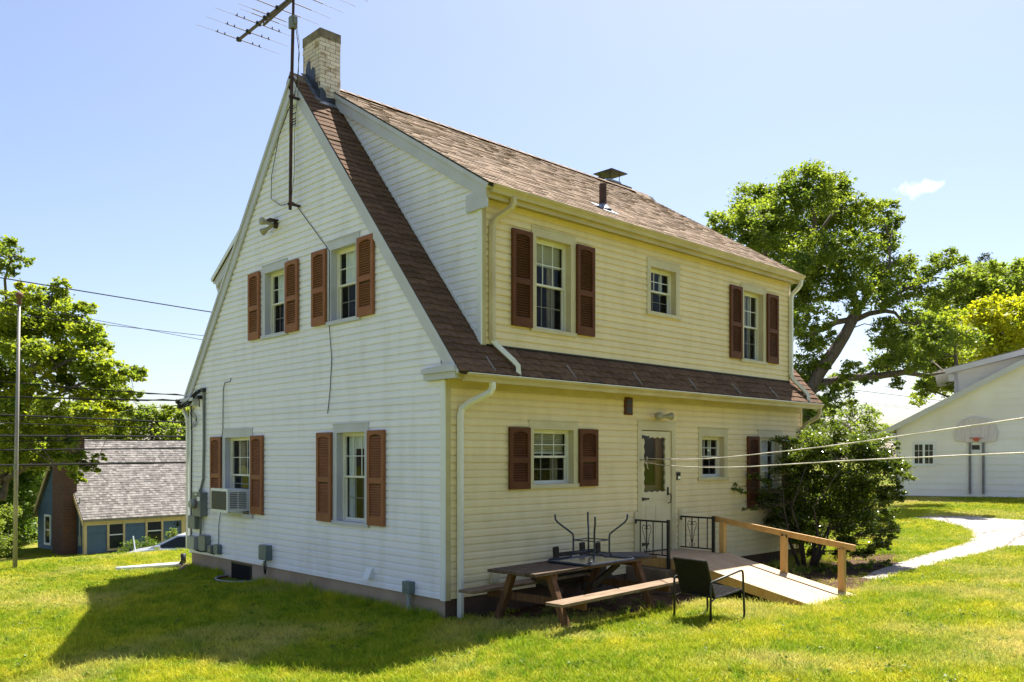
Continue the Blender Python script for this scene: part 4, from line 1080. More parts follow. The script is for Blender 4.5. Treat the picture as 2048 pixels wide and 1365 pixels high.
b = MB(); b.beam((-.03, -.28, -.04), (-.25, -.28, -.005), .03, .03); b.beam((-.03, .28, -.04), (-.25, .28, -.005), .03, .03); b.build("ac_bracket", M['plastic_white'], ac)
# dryer vent and conduit box
dv = thing("dryer_vent", "white plastic dryer vent hood low on the gable siding", "vent", (-.014, 1.70, .40))
b = MB(); b.prism([(-.005, .15), (-.03, .15), (-.10, .0), (-.005, .0)], lambda u, v, w: (u, w, v), -.075, .075); b.build("vent_hood", M['plastic_white'], dv, bevel=.004)
b = MB(); b.box(-.006, .0, -.09, .09, -.012, .17); b.build("vent_flange", M['plastic_white'], dv)
cbx = thing("conduit_box", "grey junction box on a standing pipe near the corner downspout", "junction box", (-.016, .71, -.02))
bevbox("box_body", M['green_box'], cbx, -.10, 0, -.085, .085, .31, .48, .008)
b = MB(); b.tube([(-.045, 0, -.1), (-.045, 0, .31)], .032, 10); b.tube([(-.045, 0, .27), (-.045, 0, .312)], .04, 10); b.build("pipe", M['grey_light'], cbx)
# flood lights
def flood(name, loc, rz, label, bulbs, m):
    t = thing(name, label, "flood light", loc, rz)
    b = MB(); b.lathe([(.06, 0), (.06, .035), (.035, .055)], (0, 0, 0), 'y', 12); b.v = [(x, -y, z) for x, y, z in b.v]; b.build("light_base", m, t)
    for d_ in bulbs:
        d_ = Vector(d_).normalized(); p = Vector((0, -.05, 0))
        b = MB(); b.tube([p, p + d_*.07, p + d_*.14, p + d_*.145, p + d_*.25, p + d_*.262], [.022, .03, .03, .034, .066, .058], 12); b.build("bulb", M['bulb'], t, smooth=True)
    return t
fl1 = flood("flood_light", (-.02, 4.50, 6.13), math.radians(-90), "old twin flood light with one tilted bulb on the gable under the antenna mast", [(-.75, -.45, -.42), (.12, -.95, .05)], M['rust_steel'])
b = MB(); b.box(-.09, .07, -.16, -.0, .065, .085); b.build("light_hood", M['rust_steel'], fl1)
fl2 = flood("flood_light", (4.61, -.02, 2.865), 0, "cream twin flood light above the back door", [(-.8, -.6, -.02), (.9, -.35, .03)], M['trim_cream'])
db = thing("doorbell", "small black and silver video doorbell beside the back door frame", "doorbell", (5.22, -.016, 1.785))
bevbox("doorbell_case", M['plastic_black'], db, -.045, .045, -.03, 0, 0, .13, .008)
b = MB(); b.box(-.038, .038, -.0335, -.0305, .01, .06); b.build("doorbell_plate", M['alu'], db)
b = MB(); b.lathe([(.016, -.031), (.016, -.036)], (0, 0, .09), 'y', 12); b.build("doorbell_lens", M['car_glass'], db)
wire("doorbell_wire", [(5.20, -.03, 1.915), (5.15, -.03, 1.96), (5.10, -.03, 2.02)], .004, M['plastic_white'], "short white wire slanting up from the doorbell to the door trim", "cable")
ob = thing("outlet_cover", "white weatherproof outlet cover on the rear siding under the picnic table end", "outlet", (.85, -.016, .42))
bevbox("cover", M['trim_cream'], ob, -.065, .065, -.06, 0, 0, .15, .008)
bevbox("cover_lid", M['trim_cream'], ob, -.05, .05, -.068, -.0605, .01, .14, .004)

# window well and drain pipe, rocks
ww = thing("window_well", "half round rusty metal window well under the basement window", "window well", (0, 5.86, -.10))
b = MB(); pts = [(-.42*math.sin(math.pi*k/14), .52*math.cos(math.pi*k/14)) for k in range(15)]
for (x0, y0), (x1, y1) in zip(pts[:-1], pts[1:]): b.quad((x0, y0, -.35), (x1, y1, -.35), (x1, y1, .072), (x0, y0, .072)); b.quad((x0*.97, y0*.97, -.35), (x1*.97, y1*.97, -.35), (x1*.97, y1*.97, .072), (x0*.97, y0*.97, .072))
b.build("well_wall", M['rust'], ww)
b = MB(); b.tube([(x, y, .075) for x, y in pts], .016, 6); b.build("well_rim", M['grey_light'], ww)
dp = thing("drain_pipe", "long white drain pipe lying on the grass from the far corner downspout", "pipe", (-.03, 8.3, ground(-.03, 8.3)))
gz_ = lambda x, y: ground(x, y) - ground(-.03, 8.3)
b = MB(); b.tube([(-.02, -.02, .30), (-.02, -.02, .14), (-.06, .0, .09)], .055, 8); b.build("pipe_elbow", M['plastic_black'], dp, smooth=True)
b = MB(); b.tube([(-.04, 0, .085), (-.9, .38, gz_(-.93, 8.7) + .06), (-1.15, .50, gz_(-1.2, 8.8) + .05)], .05, 10); b.build("pipe", M['plastic_white'], dp, smooth=True)
rk = random.Random(3)
def rock(loc, s, label, grp=None):
    bm = bmesh.new(); bmesh.ops.create_icosphere(bm, subdivisions=2, radius=s)
    for v in bm.verts: v.co *= rk.uniform(.8, 1.15); v.co.z *= .6
    me = bpy.data.meshes.new("stone"); bm.to_mesh(me); bm.free(); me.materials.append(M['concrete']); o = link("stone", me); o.location = loc; tag(o, label, "stone", grp); return o
rock((-.08, 8.02, -.04), .16, "pale brown stone lying against the far foundation corner")
rock((-.22, 7.9, -.07), .10, "smaller brown stone beside the drain pipe elbow")

# ------------------------------------------------------------------ stoop, railings, ramp
st = MB(); st.box(3.80, 5.47, -.80, -.002, -.3, .40); st = st.build("concrete_stoop", M['concrete'], bevel=.015)
tag(st, "brown concrete stoop under the back door ramp", "stoop")
def spiral(c, r0, r1, a0, a1, n=16): return [(c[0] + (r0 + (r1-r0)*k/n)*math.cos(a0 + (a1-a0)*k/n), c[1] + (r0 + (r1-r0)*k/n)*math.sin(a0 + (a1-a0)*k/n)) for k in range(n+1)]
def railing(x, zb, label):
    t = thing("iron_railing", label, "railing", (x, -.72, zb), 0, "iron railings at the back door")
    b = MB(); b.box(-.022, .022, -.022, .022, 0, 1.18 - zb); b.build("post", M['iron'], t)
    zt = 1.145 - zb
    b = MB(); b.box(-.016, .016, .022, .66, zt - .014, zt + .014); b.box(-.016, .016, .64, .66, zt - .06, zt - .0145); b.build("top_rail", M['iron'], t)
    lo = max(.05, .60 - zb)
    b = MB(); b.box(-.012, .012, .022, .66, lo, lo + .02); b.build("bottom_rail", M['iron'], t)
    for y in (.12, .30, .43, .56):
        b = MB(); b.box(-.007, .007, y - .007, y + .007, lo + .02, zt - .014); b.build("baluster", M['iron'], t)
    for sg in (-1, 1):
        yc, zc, h = .43, (lo + zt)/2, (zt - lo)*.40
        pts = [(0, -h)] + [(.06*s_, -h + h*1.3*s_) for s_ in (.3, .6, .9)] + [(.085, h*.55), (.085, h*.78), (.06, h*.95)] + spiral((.038, h*.72), .042, .012, 1.1, 5.6)
        b = MB(); b.tube([(.0, yc + sg*p[0], zc + p[1]) for p in pts], .0055, 5)
        b.tube([(.0, yc + sg*p[0], zc - h*.92 + p[1]) for p in spiral((.035, 0), .03, .01, -2.6, 2.4, 12)], .005, 5)
        b.build("scroll", M['iron'], t)
    return t
railing(3.98, .40, "black iron railing with a heart scroll on the picnic table side of the door")
railing(5.25, .56, "black iron railing with a heart scroll between the door and the wooden handrail")

ramp = thing("wheelchair_ramp", "plywood wheelchair ramp with a new yellow wooden handrail", "ramp", (4.66, -1.6, 0))
def RM(x, y, z): return (x - 4.66, y + 1.6, z)
RY = [(-.03, .575), (-.95, .565), (-2.10, .325), (-3.20, .105)]
for (ya, za), (yb, zb) in zip(RY[:-1], RY[1:]):
    b = MB(); b.add([RM(4.0, ya, za), RM(5.36, ya, za), RM(5.36, yb + .004, zb), RM(4.0, yb + .004, zb), RM(4.0, ya, za - .019), RM(5.36, ya, za - .019), RM(5.36, yb + .004, zb - .019), RM(4.0, yb + .004, zb - .019)],
                    [(0,1,2,3),(7,6,5,4),(0,4,5,1),(1,5,6,2),(2,6,7,3),(3,7,4,0)]); b.build("plywood_sheet", M['plywood'], ramp)
def stringer(x):
    b = MB(); top = [(y, z - .0195) for y, z in RY]; low = [(-.03, .41), (-.95, .40), (-2.75, .055), (-3.16, .055)]
    b.prism(top + low[::-1], lambda u, v, w: RM(w, u, v), x, x + .038); return b.build("stringer", M['pine'], ramp)
stringer(4.01); stringer(4.66); stringer(5.312)
def post(y, zb, zt):
    b = MB(); b.box(5.32 - 4.66 - .045, 5.32 - 4.66 + .044, y + 1.6 - .045, y + 1.6 + .045, zb, zt); return b.build("post", M['pine'], ramp, bevel=.004)
post(-.86, .56, 1.09); post(-1.98, .345, .925); post(-2.93, .155, .79)
b = MB(); b.beam(RM(5.335, -.66, 1.135), RM(5.335, -3.13, .815), .04, .092); b.build("handrail", M['pine'], ramp, bevel=.004)
for k, (y, z) in enumerate(((-1.95, .905), (-2.03, .895))):
    b = MB(); b.box(*RM(5.30, y, z)[:1], RM(5.3146, 0, 0)[0], RM(0, y - .006, 0)[1], RM(0, y + .006, 0)[1], z, z + .05)
    b.build("bolt", M['dark_metal'], ramp)

# ------------------------------------------------------------------ picnic table and what lies on it
pt = thing("picnic_table", "weathered brown picnic table with attached benches by the rear wall", "picnic table", (1.46, -1.06, .03), math.radians(4.4))
tw = .785; n = 5; pw = tw/n
for k in range(n):
    y = -tw/2 + pw*k; e = random.Random(k).uniform(-.025, .02)
    b = MB(); b.box(-1.36 + e, 1.35 + e, y + .004, y + pw - .004, .688, .727); b.build("top_plank", M['old_wood'], pt, bevel=.005)
for s_ in (-1, 1):
    b = MB(); b.box(-1.42, 1.38, s_*.735 - .13, s_*.735 + .13, .385, .423); b.build("bench_plank", M['old_bench'], pt, bevel=.005)
for x in (-.97, .93):
    for s_ in (-1, 1):
        b = MB(); b.beam((x, s_*.60, -.03), (x, s_*.30, .687), .085, .088, (1, 0, 0)); b.build("leg", M['old_leg'], pt, bevel=.004)
    b = MB(); b.beam((x + .065, -.82, .335), (x + .065, .82, .335), .04, .10, (0, 0, 1)); b.build("bench_support", M['old_leg'], pt, bevel=.004)
    b = MB(); b.beam((x + .065, -.36, .645), (x + .065, .36, .645), .04, .085, (0, 0, 1)); b.build("top_support", M['old_leg'], pt, bevel=.004)
    b = MB(); b.beam((x + .03, 0, .62), (x*.35, 0, .36), .04, .08); b.build("brace", M['dark_wood'], pt)
pz = .03 + .728
ut = thing("patio_table", "upside down patio table with bent dark legs lying on the picnic table", "patio table", (1.62, -1.16, pz + .002), math.radians(3))
hx, hy = .52, .36
b = MB(); pts = []
for cx, cy, a0 in ((hx-.07, hy-.07, 0), (-hx+.07, hy-.07, 90), (-hx+.07, -hy+.07, 180), (hx-.07, -hy+.07, 270)):
    for k in range(4): a = math.radians(a0 + 30*k); pts.append((cx + .07*math.cos(a), cy + .07*math.sin(a), .018))
b.tube(pts + pts[:2], .018, 6); b.build("table_frame", M['table_metal'], ut)
b = MB(); b.box(-hx + .01, hx - .01, -hy + .01, hy - .01, .010, .017); b.build("glass_top", M['smoked_glass'], ut)
for sx_, sy_ in ((1, 1), (1, -1), (-1, 1), (-1, -1)):
    b = MB(); P = [(hx-.03, hy-.03, .04), (.30, .27, .045), (.20, .20, .06), (.165, .18, .12), (.165, .18, .32), (.17, .185, .37), (.21, .215, .41), (.33, .32, .53), (.355, .34, .575), (.358, .342, .64)]
    b.tube([(sx_*x, sy_*y, z) for x, y, z in P], .013, 8); b.build("leg", M['table_metal'], ut, smooth=True)
for z in (.115, .29):
    for (a, c) in (((1,1),(1,-1)), ((1,-1),(-1,-1)), ((-1,-1),(-1,1)), ((-1,1),(1,1))):
        b = MB(); b.tube([(a[0]*.165, a[1]*.18, z), (c[0]*.165, c[1]*.18, z)], .008, 6); b.build("stretcher", M['table_metal'], ut)
b = MB(); q = []
for k in range(13): a = math.radians(-90 + 180*k/12); q.append((.16 + .16*math.cos(a), .27*math.sin(a)))
q += [(-.38, .27), (-.38, -.27)]
b.prism(q, lambda u, v, w: (u, v, w), 0, .028); pad = b.build("seat_pad", M['navy_pad'], bevel=.008); pad.location = (2.47, -1.10, pz + .003); pad.rotation_euler = (0, 0, math.radians(-40))
tag(pad, "dark navy seat pad with a rounded end at the right end of the picnic table", "cushion")
# old wooden lawn chair tipped behind the table
oc = thing("wooden_chair", "dark wooden lawn chair upturned behind the picnic table with leg ends showing", "chair", (2.1, -.32, .02), 0)
for x, z in ((-.32, .86), (.25, .885), (.60, .86)):
    b = MB(); b.beam((x + .10, .02, .18), (x, -.02, z), .085, .045, (0, 1, 0)); b.build("leg", M['dark_wood'], oc)
b = MB(); b.beam((-.28, -.02, .745), (.62, -.02, .745), .03, .06); b.build("seat_rail", M['dark_wood'], oc)
for k in range(4):
    b = MB(); b.beam((-.35, -.06 + .03*k, .55 - .09*k), (.75, -.06 + .03*k, .50 - .09*k), .03, .075); b.build("slat", M['dark_wood'], oc)
b = MB(); b.prism([(.55, .64), (.68, .55), (.72, .45), (1.1, .20), (1.0, .14), (.55, .34), (.3, .50)], lambda u, v, w: (u, w, v), -.10, -.06); b.build("arm", M['dark_wood'], oc)
b = MB(); b.prism([(-.6, .58), (-.2, .66), (.5, .66), (.55, .60), (-.1, .55), (-.55, .42), (-.75, .30), (-.78, .40)], lambda u, v, w: (u, w, v), -.10, -.06); b.build("arm", M['dark_wood'], oc)

# ------------------------------------------------------------------ black woven chair
wc = thing("patio_chair", "black woven patio chair on the lawn, turned to the ramp", "chair", (2.22, -2.63, ground(2.22, -2.63)), math.radians(-10))
def weave(name, p00, p10, p11, p01, nu, nv, m, parent, r=.0042, bow=.03):
    b = MB(); P = [Vector(p) for p in (p00, p10, p11, p01)]
    nrm = (P[1]-P[0]).cross(P[3]-P[0]).normalized()
    f = lambda s, t: P[0]*(1-s)*(1-t) + P[1]*s*(1-t) + P[2]*s*t + P[3]*(1-s)*t + nrm*(-bow*4*s*(1-s))
    for i in range(nu + 1):
        s = i/nu; b.tube([f(s, j/6) + nrm*(.002 if (i+j) % 2 else -.002) for j in range(7)], r, 4)
    for j in range(nv + 1):
        t_ = j/nv; b.tube([f(i/6, t_) + nrm*(.002 if (i+j) % 2 else -.002) for i in range(7)], r, 4)
    o = b.build(name, m, parent); tag(o, kind="stuff"); return o
def panel(name, p00, p10, p11, p01, m, parent, bow=.03):
    b = MB(); P = [Vector(p) for p in (p00, p10, p11, p01)]; nrm = (P[1]-P[0]).cross(P[3]-P[0]).normalized(); n = 8
    f = lambda s, t: P[0]*(1-s)*(1-t) + P[1]*s*(1-t) + P[2]*s*t + P[3]*(1-s)*t + nrm*(-bow*4*s*(1-s) - .002)
    for i in range(n): b.quad(f(i/n, 0), f((i+1)/n, 0), f((i+1)/n, 1), f(i/n, 1))
    return b.build(name, m, parent)
hw = .285
S0, S1 = (-.19, -hw, .335), (-.19, hw, .335)     # seat rear
S2, S3 = (.29, hw, .405), (.29, -hw, .405)       # seat front
B2, B3 = (-.34, hw, .80), (-.34, -hw, .80)       # back top
seat = panel("seat", S0, S1, S2, S3, M['wicker'], wc, .0)
weave("seat_weave", (S0[0], S0[1], S0[2]+.006), (S1[0], S1[1], S1[2]+.006), (S2[0], S2[1], S2[2]+.006), (S3[0], S3[1], S3[2]+.006), 14, 26, M['wicker'], seat, .0065, .0)
back = panel("backrest", S0, S1, B2, B3, M['wicker'], wc, -.02)
weave("back_weave", (S0[0]-.008, S0[1], S0[2]), (S1[0]-.008, S1[1], S1[2]), (B2[0]-.008, B2[1], B2[2]), (B3[0]-.008, B3[1], B3[2]), 24, 22, M['wicker'], back, .0075, -.02)
for sg in (-1, 1):
    b = MB(); y = sg*(hw + .03)
    b.tube([(-.30, y, -.01), (-.30, y, .52), (-.285, y, .545), (.245, y, .655), (.275, y, .645), (.285, y, .60), (.31, y, .10), (.30, y, .04), (.24, y, .016), (.10, y, .010)], .0145, 8)
    b.build("arm_frame", M['iron'], wc, smooth=True)
    b = MB(); b.tube([(S0[0], sg*hw, S0[2]), (S3[0], sg*hw, S3[2])], .012, 6); b.tube([(S0[0], sg*hw, S0[2]), (B3[0], sg*hw, B3[2])], .012, 6); b.tube([(-.30, sg*(hw+.03), .30), (-.19, sg*hw, .335)], .010, 6); b.tube([(.29, sg*(hw+.03), .38), (.27, sg*hw, .40)], .010, 6); b.build("seat_rail", M['iron'], wc)
b = MB(); b.tube([B2, B3], .012, 6); b.tube([S0, S1], .010, 6); b.tube([S2, S3], .012, 6); b.build("cross_rail", M['iron'], wc)

# ------------------------------------------------------------------ clothes lines
def rope(pts, label):
    pts = [Vector(p) for p in pts]; dense = []
    for i in range(len(pts) - 1):
        n = max(2, int((pts[i+1]-pts[i]).length/.012))
        p0 = pts[max(i-1, 0)]; p1 = pts[i]; p2 = pts[i+1]; p3 = pts[min(i+2, len(pts)-1)]
        for k in range(n):
            t_ = k/n; dense.append(.5*((2*p1) + (p2-p0)*t_ + (2*p0-5*p1+4*p2-p3)*t_*t_ + (3*p1-p0-3*p2+p3)*t_**3))
    b = MB()
    for s_ in range(3):
        P = []
        for i, p in enumerate(dense):
            a = i*.012/.075*2*math.pi + s_*2*math.pi/3
            d_ = (dense[min(i+1, len(dense)-1)] - dense[max(i-1, 0)]).normalized(); u = d_.cross(Vector((0,0,1))).normalized(); w = u.cross(d_)
            P.append(p + (u*math.cos(a) + w*math.sin(a))*.0034)
        b.tube(P, .0036, 4)
    o = b.build("clothesline", M['rope'], smooth=True); tag(o, label, "rope", "clotheslines"); return o
rope([(4.222,-.09,2.158),(3.463,-1.124,2.144),(2.685,-2.183,2.15),(1.954,-3.178,2.184),(1.362,-3.984,2.223),(.81,-4.736,2.262),(.356,-5.354,2.299),(-.109,-5.987,2.344),(-.557,-6.597,2.388),(-.94,-7.119,2.427),(-1.827,-8.326,2.52)], "upper twisted white clothesline running out from the back door frame")
rope([(4.222,-.09,2.092),(3.609,-.924,2.051),(2.685,-2.183,2.038),(1.862,-3.303,2.057),(1.072,-4.379,2.10),(.356,-5.354,2.142),(-.346,-6.31,2.175),(-.94,-7.119,2.2),(-1.828,-8.327,2.232)], "lower twisted white clothesline running out from the back door frame")
lh = thing("line_hook", "small metal hook with knotted rope ends on the door trim", "hook", (4.20, -.03, 2.13))
b = MB(); b.tube([(-.06, .0, .0), (-.02, -.03, .0), (.02, -.06, .03), (.02, -.06, -.04)], .007, 6); b.build("hook", M['dark_metal'], lh)
b = MB(); b.tube([(.02, -.06, .03), (.04, -.07, .055), (.055, -.07, .02), (.02, -.06, -.02), (.0, -.06, -.05), (.03, -.07, -.06), (.06, -.07, -.04)], .006, 6); b.tube([(.03, -.06, -.05), (.05, -.07, -.09), (.04, -.07, -.125), (.075, -.07, -.15)], .005, 5); b.build("knot", M['rope'], lh)

# flagpole
fp = thing("flagpole", "weathered bare flagpole with a rusty ball top on the far lawn", "flagpole", (-2.56, 10.45, ground(-2.56, 10.45)))
b = MB(); b.tube([(0, 0, -.2), (.02, -.02, 2.2), (.065, -.06, 5.33)], [.044, .038, .026], 10); b.build("pole", M['pole_metal'], fp, smooth=True)
b = MB(); b.lathe([(.0, 5.30), (.045, 5.33), (.05, 5.37), (.03, 5.40), (.03, 5.43), (.07, 5.46), (.075, 5.51), (.05, 5.56), (0, 5.575)], (.065, -.06, 0), 'z', 12); b.build("finial", M['rust'], fp, smooth=True)
b = MB(); b.tube([(.016, -.012, 2.0), (.017, -.013, 2.12)], .044, 10); b.build("collar", M['grey_box'], fp)
# ------------------------------------------------------------------ overhead wires along the street
WIRES = [ ((-1.53,16.11,6.78),(4.11,16.11,6.55),0.012),
((-1.53,16.11,6.15),(3.80,16.11,5.69),0.006),
((0.60,14.08,5.55),(2.91,14.08,5.52),0.006),
((-1.53,16.11,3.27),(3.42,16.11,3.20),0.019),
((-1.53,16.11,3.06),(3.42,16.11,3.02),0.010),
((-1.53,16.11,2.73),(3.42,16.11,2.79),0.024),
((-1.53,16.11,2.59),(3.42,16.11,2.68),0.012),
((-1.53,16.11,2.36),(3.42,16.11,2.45),0.019),
((-1.53,16.11,1.97),(3.42,16.11,2.03),0.024) ]

WL = ["highest thin black street wire running above the maple to the gable", "upper of the pair of faint wires crossing the sky left of the gable", "lower of the pair of faint wires crossing the sky left of the gable",
      "thick sagging cable just above the blue house roof ridge", "thin grey cable directly under the thick sagging one", "thick black cable along the blue house ridge line",
      "thin black cable just below the blue house ridge line", "black cable crossing the upper part of the blue house roof", "lowest thick black cable crossing the blue house roof"]
for (A, B, r), lab in zip(WIRES, WL):
    A = Vector(A); B = Vector(B); d_ = (B - A); P = []
    ln = d_.length; dh = Vector((d_.x, d_.y, 0)).normalized(); sl = d_.z / Vector((d_.x, d_.y, 0)).length
    for k in range(-6, 31):
        s = k * 2.6
        z = A.z + sl * s if s < ln else B.z + sl * (s - ln) * math.exp(-(s - ln)/6.0)
        if s < 0: z = A.z + sl*s
        P.append((A.x + dh.x*s, A.y + dh.y*s, z))
    wire("power_line", P, r * 1.3, M['cable'], lab, "power line", "wires along the street", 6)
def drop(pts, r, lab, twist=False):
    pts = [Vector(p) for p in pts]; P = []
    for k in range(41):
        t_ = k/40; i = min(int(t_*(len(pts)-1)), len(pts)-2); f = t_*(len(pts)-1) - i; P.append(pts[i].lerp(pts[i+1], f) - Vector((0,0,.12*math.sin(math.pi*t_))))
    b = MB(); b.tube(P, r, 6)
    if twist:
        Q = [p + Vector((.0, .02*math.cos(k*1.9), .02*math.sin(k*1.9))) for k, p in enumerate(P)]; b.tube(Q, r*.8, 5)
    o = b.build("service_drop", M['cable']); tag(o, lab, "power line", "service wires to the left eave")
drop([(-.15, 8.32, 3.32), (-3.8, 14.6, 3.75), (-8.5, 22.0, 5.6)], .014, "twisted black service wire meeting the left eave insulator", True)
drop([(2.5, 8.45, 3.45), (1.07, 10.86, 3.72), (-2.05, 13.84, 4.05), (-8.5, 20.0, 5.0)], .012, "grey twisted wire passing just over the left eave", True)
drop([(-.16, 8.24, 3.22), (-2.3, 13.7, 3.12), (-4.5, 18.7, 3.3)], .007, "upper thin wire slanting down from the left eave to the street")
drop([(-.16, 8.22, 3.18), (-2.2, 13.9, 2.42), (-4.5, 20.2, 1.6)], .007, "lower thin wire slanting down across the blue house roof")

# ------------------------------------------------------------------ blue house across the street
PH = math.radians(7.353)
bh = thing("blue_house", "blue clapboard house with grey shingle roof and brick chimney across the street", "house", (5.30, 31.71, -2.5), PH)
# local frame: x along the street front, y to the back; base z = -2.5
BZ = lambda z: z + 2.5
EB = -.50; DEP = 4.74; RB = 3.02
rb = (RB - EB) / (DEP/2 + .18)
def bz(y): return EB + rb * (y + .18)
b = MB(); b.box(0, 11, 0, DEP, -.4, BZ(EB)); b.prism([(0, BZ(EB)), (DEP, BZ(EB)), (DEP/2, BZ(RB) - .08)], lambda u, v, w: (w, u, v), 0, 11); wall = b.build("wall", M['blue_siding'], bh)
# clapboard courses on the two faces that show
b = MB(); c = .13; z = .30
fw_ = [(1.0, 1.83, BZ(-2.05), BZ(-.62)), (2.80, 3.68, BZ(-1.98), BZ(-.58)), (4.6, 5.9, .2, BZ(-.55))]
while z < BZ(EB) - .1:
    xs = [0.12]; 
    for (a0, a1, q0, q1) in fw_:
        if q0 - .08 < z + c/2 < q1 + .08: xs += [a0, a1]
    xs.append(11)
    for a0, a1 in zip(xs[0::2], xs[1::2]): b.quad((a0, -.034, z), (a1, -.034, z), (a1, -.004, z + c), (a0, -.004, z + c)); b.quad((a0, 0, z), (a1, 0, z), (a1, -.034, z), (a0, -.034, z))
    z += c
z = .30
while z < BZ(RB) - .25:
    y0 = 0 if z < BZ(EB) else (z - BZ(EB))/rb - .1; y1 = DEP - y0
    y0 = max(0, y0)
    b.quad((-.022, y0, z), (-.022, y1, z), (-.004, y1 - (.0 if z < BZ(EB) else c/rb), z + c), (-.004, y0 + (0 if z < BZ(EB) else c/rb), z + c)); z += c
o = b.build("siding", M['blue_siding'], wall); tag(o, kind="stuff")
rfl = MB(); 
for s_ in (0, 1):
    g = (lambda y: y) if s_ == 0 else (lambda y: DEP - y)
    rfl.prism([(g(-.22), BZ(bz(-.22))), (g(DEP/2), BZ(bz(DEP/2))), (g(DEP/2), BZ(bz(DEP/2)) - .12), (g(-.22), BZ(bz(-.22)) - .12)], lambda u, v, w: (w, u, v), -.16, 11.2)
broof = rfl.build("roof", M['shingle_grey'], bh)
ab = math.atan(rb)
shingle_field("shingles", broof, (-.16, -.24, BZ(bz(-.24)) + .01), (1,0,0), (0, math.cos(ab), math.sin(ab)), (0, -math.sin(ab), math.cos(ab)), 11.3, (DEP/2 + .24)/math.cos(ab), .13, .17, M['shingle_grey'], 12, .014)
b = MB()
b.box(-.02, 11.1, -.20, -.005, BZ(EB) - .16, BZ(EB) - .03)
o = b.build("eave_trim", M['tan_trim'], bh)
b = MB(); b.box(-.02, 11.0, -.04, -.002, BZ(EB) - .36, BZ(EB) - .165); b.box(-.03, .11, -.035, -.003, -.2, BZ(EB) - .36); b.box(-.03, -.002, -.003, .10, -.2, BZ(EB) - .2); b.build("corner_trim", M['tan_trim'], bh)
for s_ in (0, 1):
    g = (lambda y: y) if s_ == 0 else (lambda y: DEP - y)
    b = MB(); b.prism([(g(-.24), BZ(bz(-.24)) - .02), (g(DEP/2), BZ(bz(DEP/2)) - .02), (g(DEP/2), BZ(bz(DEP/2)) - .30), (g(-.24), BZ(bz(-.24)) - .24)], lambda u, v, w: (w, u, v), -.20, -.161); b.build("rake_trim", M['tan_trim'], bh)
def bwin(fn, a0, a1, z0, z1, split=True):
    def bx(b, p0, p1, q0, q1, o0, o1):
        P = [fn(p0, q0, o0), fn(p1, q0, o0), fn(p1, q1, o0), fn(p0, q1, o0), fn(p0, q0, o1), fn(p1, q0, o1), fn(p1, q1, o1), fn(p0, q1, o1)]
        b.add(P, [(3,2,1,0),(4,5,6,7),(0,1,5,4),(1,2,6,5),(2,3,7,6),(3,0,4,7)])
    b = MB(); t_ = .10
    bx(b, a0, a1, z1 - t_, z1, .0, .05); bx(b, a0, a1, z0, z0 + t_, .0, .06); bx(b, a0, a0 + t_, z0 + t_, z1 - t_, 0, .05); bx(b, a1 - t_, a1, z0 + t_, z1 - t_, 0, .05)
    w = b.build("window", M['tan_trim'] if split else M['trim_white'], bh)
    zm = (z0 + z1)/2
    b = MB(); bx(b, a0 + t_, a1 - t_, zm - .025, zm + .025, .0, .03); b.build("sash", M['trim_white'], w)
    for q0, q1 in ((z0 + t_, zm - .026), (zm + .026, z1 - t_)):
        b = MB(); bx(b, a0 + t_, a1 - t_, q0, q1, .002, .012); b.build("pane", M['car_glass'], w)
fF = lambda u, z, o: (u, -o - .02, z); fS = lambda u, z, o: (-o - .02, u, z)
bwin(fF, 1.0, 1.83, BZ(-2.05), BZ(-.62)); bwin(fF, 2.80, 3.68, BZ(-1.98), BZ(-.58)); bwin(fS, 3.22, 3.92, BZ(-1.92), BZ(-.50), False)
bwin(fF, 7.2, 8.1, BZ(-1.98), BZ(-.58))
b = MB(); b.box(4.62, 4.82, -.05, -.02, .2, BZ(-.55)); b.box(5.68, 5.88, -.05, -.02, .2, BZ(-.55)); b.box(4.82, 5.68, -.05, -.02, BZ(-.72), BZ(-.55)); b.build("door_frame", M['tan_trim'], bh)
b = MB(); b.box(4.82, 5.68, -.04, -.012, .2, BZ(-.72)); b.build("front_door", M['red_door'], bh)
b = MB(); b.box(4.40, 4.49, -.14, -.03, BZ(-1.14), BZ(-.92)); b.build("porch_lamp", M['dark_metal'], bh, bevel=.01)
bm_b = M.setdefault('far_brick', None)
m_ = bpy.data.materials.new("far_brick"); m_.use_nodes = True; _n = m_.node_tree.nodes; _l = m_.node_tree.links
_t = _n.new("ShaderNodeTexCoord"); _mp = _n.new("ShaderNodeMapping"); _mp.inputs['Rotation'].default_value = (math.radians(90), 0, 0); _bt = _n.new("ShaderNodeTexBrick")
_bt.inputs['Color1'].default_value = (.13, .045, .028, 1); _bt.inputs['Color2'].default_value = (.075, .03, .022, 1); _bt.inputs['Mortar'].default_value = (.10, .08, .07, 1)
_bt.inputs['Scale'].default_value = 1; _bt.inputs['Brick Width'].default_value = .22; _bt.inputs['Row Height'].default_value = .075; _bt.inputs['Mortar Size'].default_value = .010
_sx = _n.new("ShaderNodeSeparateXYZ"); _cx = _n.new("ShaderNodeCombineXYZ"); _ad = _n.new("ShaderNodeMath"); _l.new(_t.outputs['Object'], _sx.inputs[0]); _l.new(_sx.outputs[0], _ad.inputs[0]); _l.new(_sx.outputs[1], _ad.inputs[1]); _l.new(_ad.outputs[0], _cx.inputs[0]); _l.new(_sx.outputs[2], _cx.inputs[1]); _l.new(_cx.outputs[0], _bt.inputs['Vector'])
_l.new(_bt.outputs[0], _n["Principled BSDF"].inputs['Base Color']); _n["Principled BSDF"].inputs['Roughness'].default_value = .9; M['far_brick'] = m_
b = MB(); b.box(-.62, -.03, .62, 1.72, -.3, BZ(2.2)); b.box(-.62, .35, .72, 1.62, BZ(2.2), BZ(3.35)); b.build("chimney", M['far_brick'], bh)
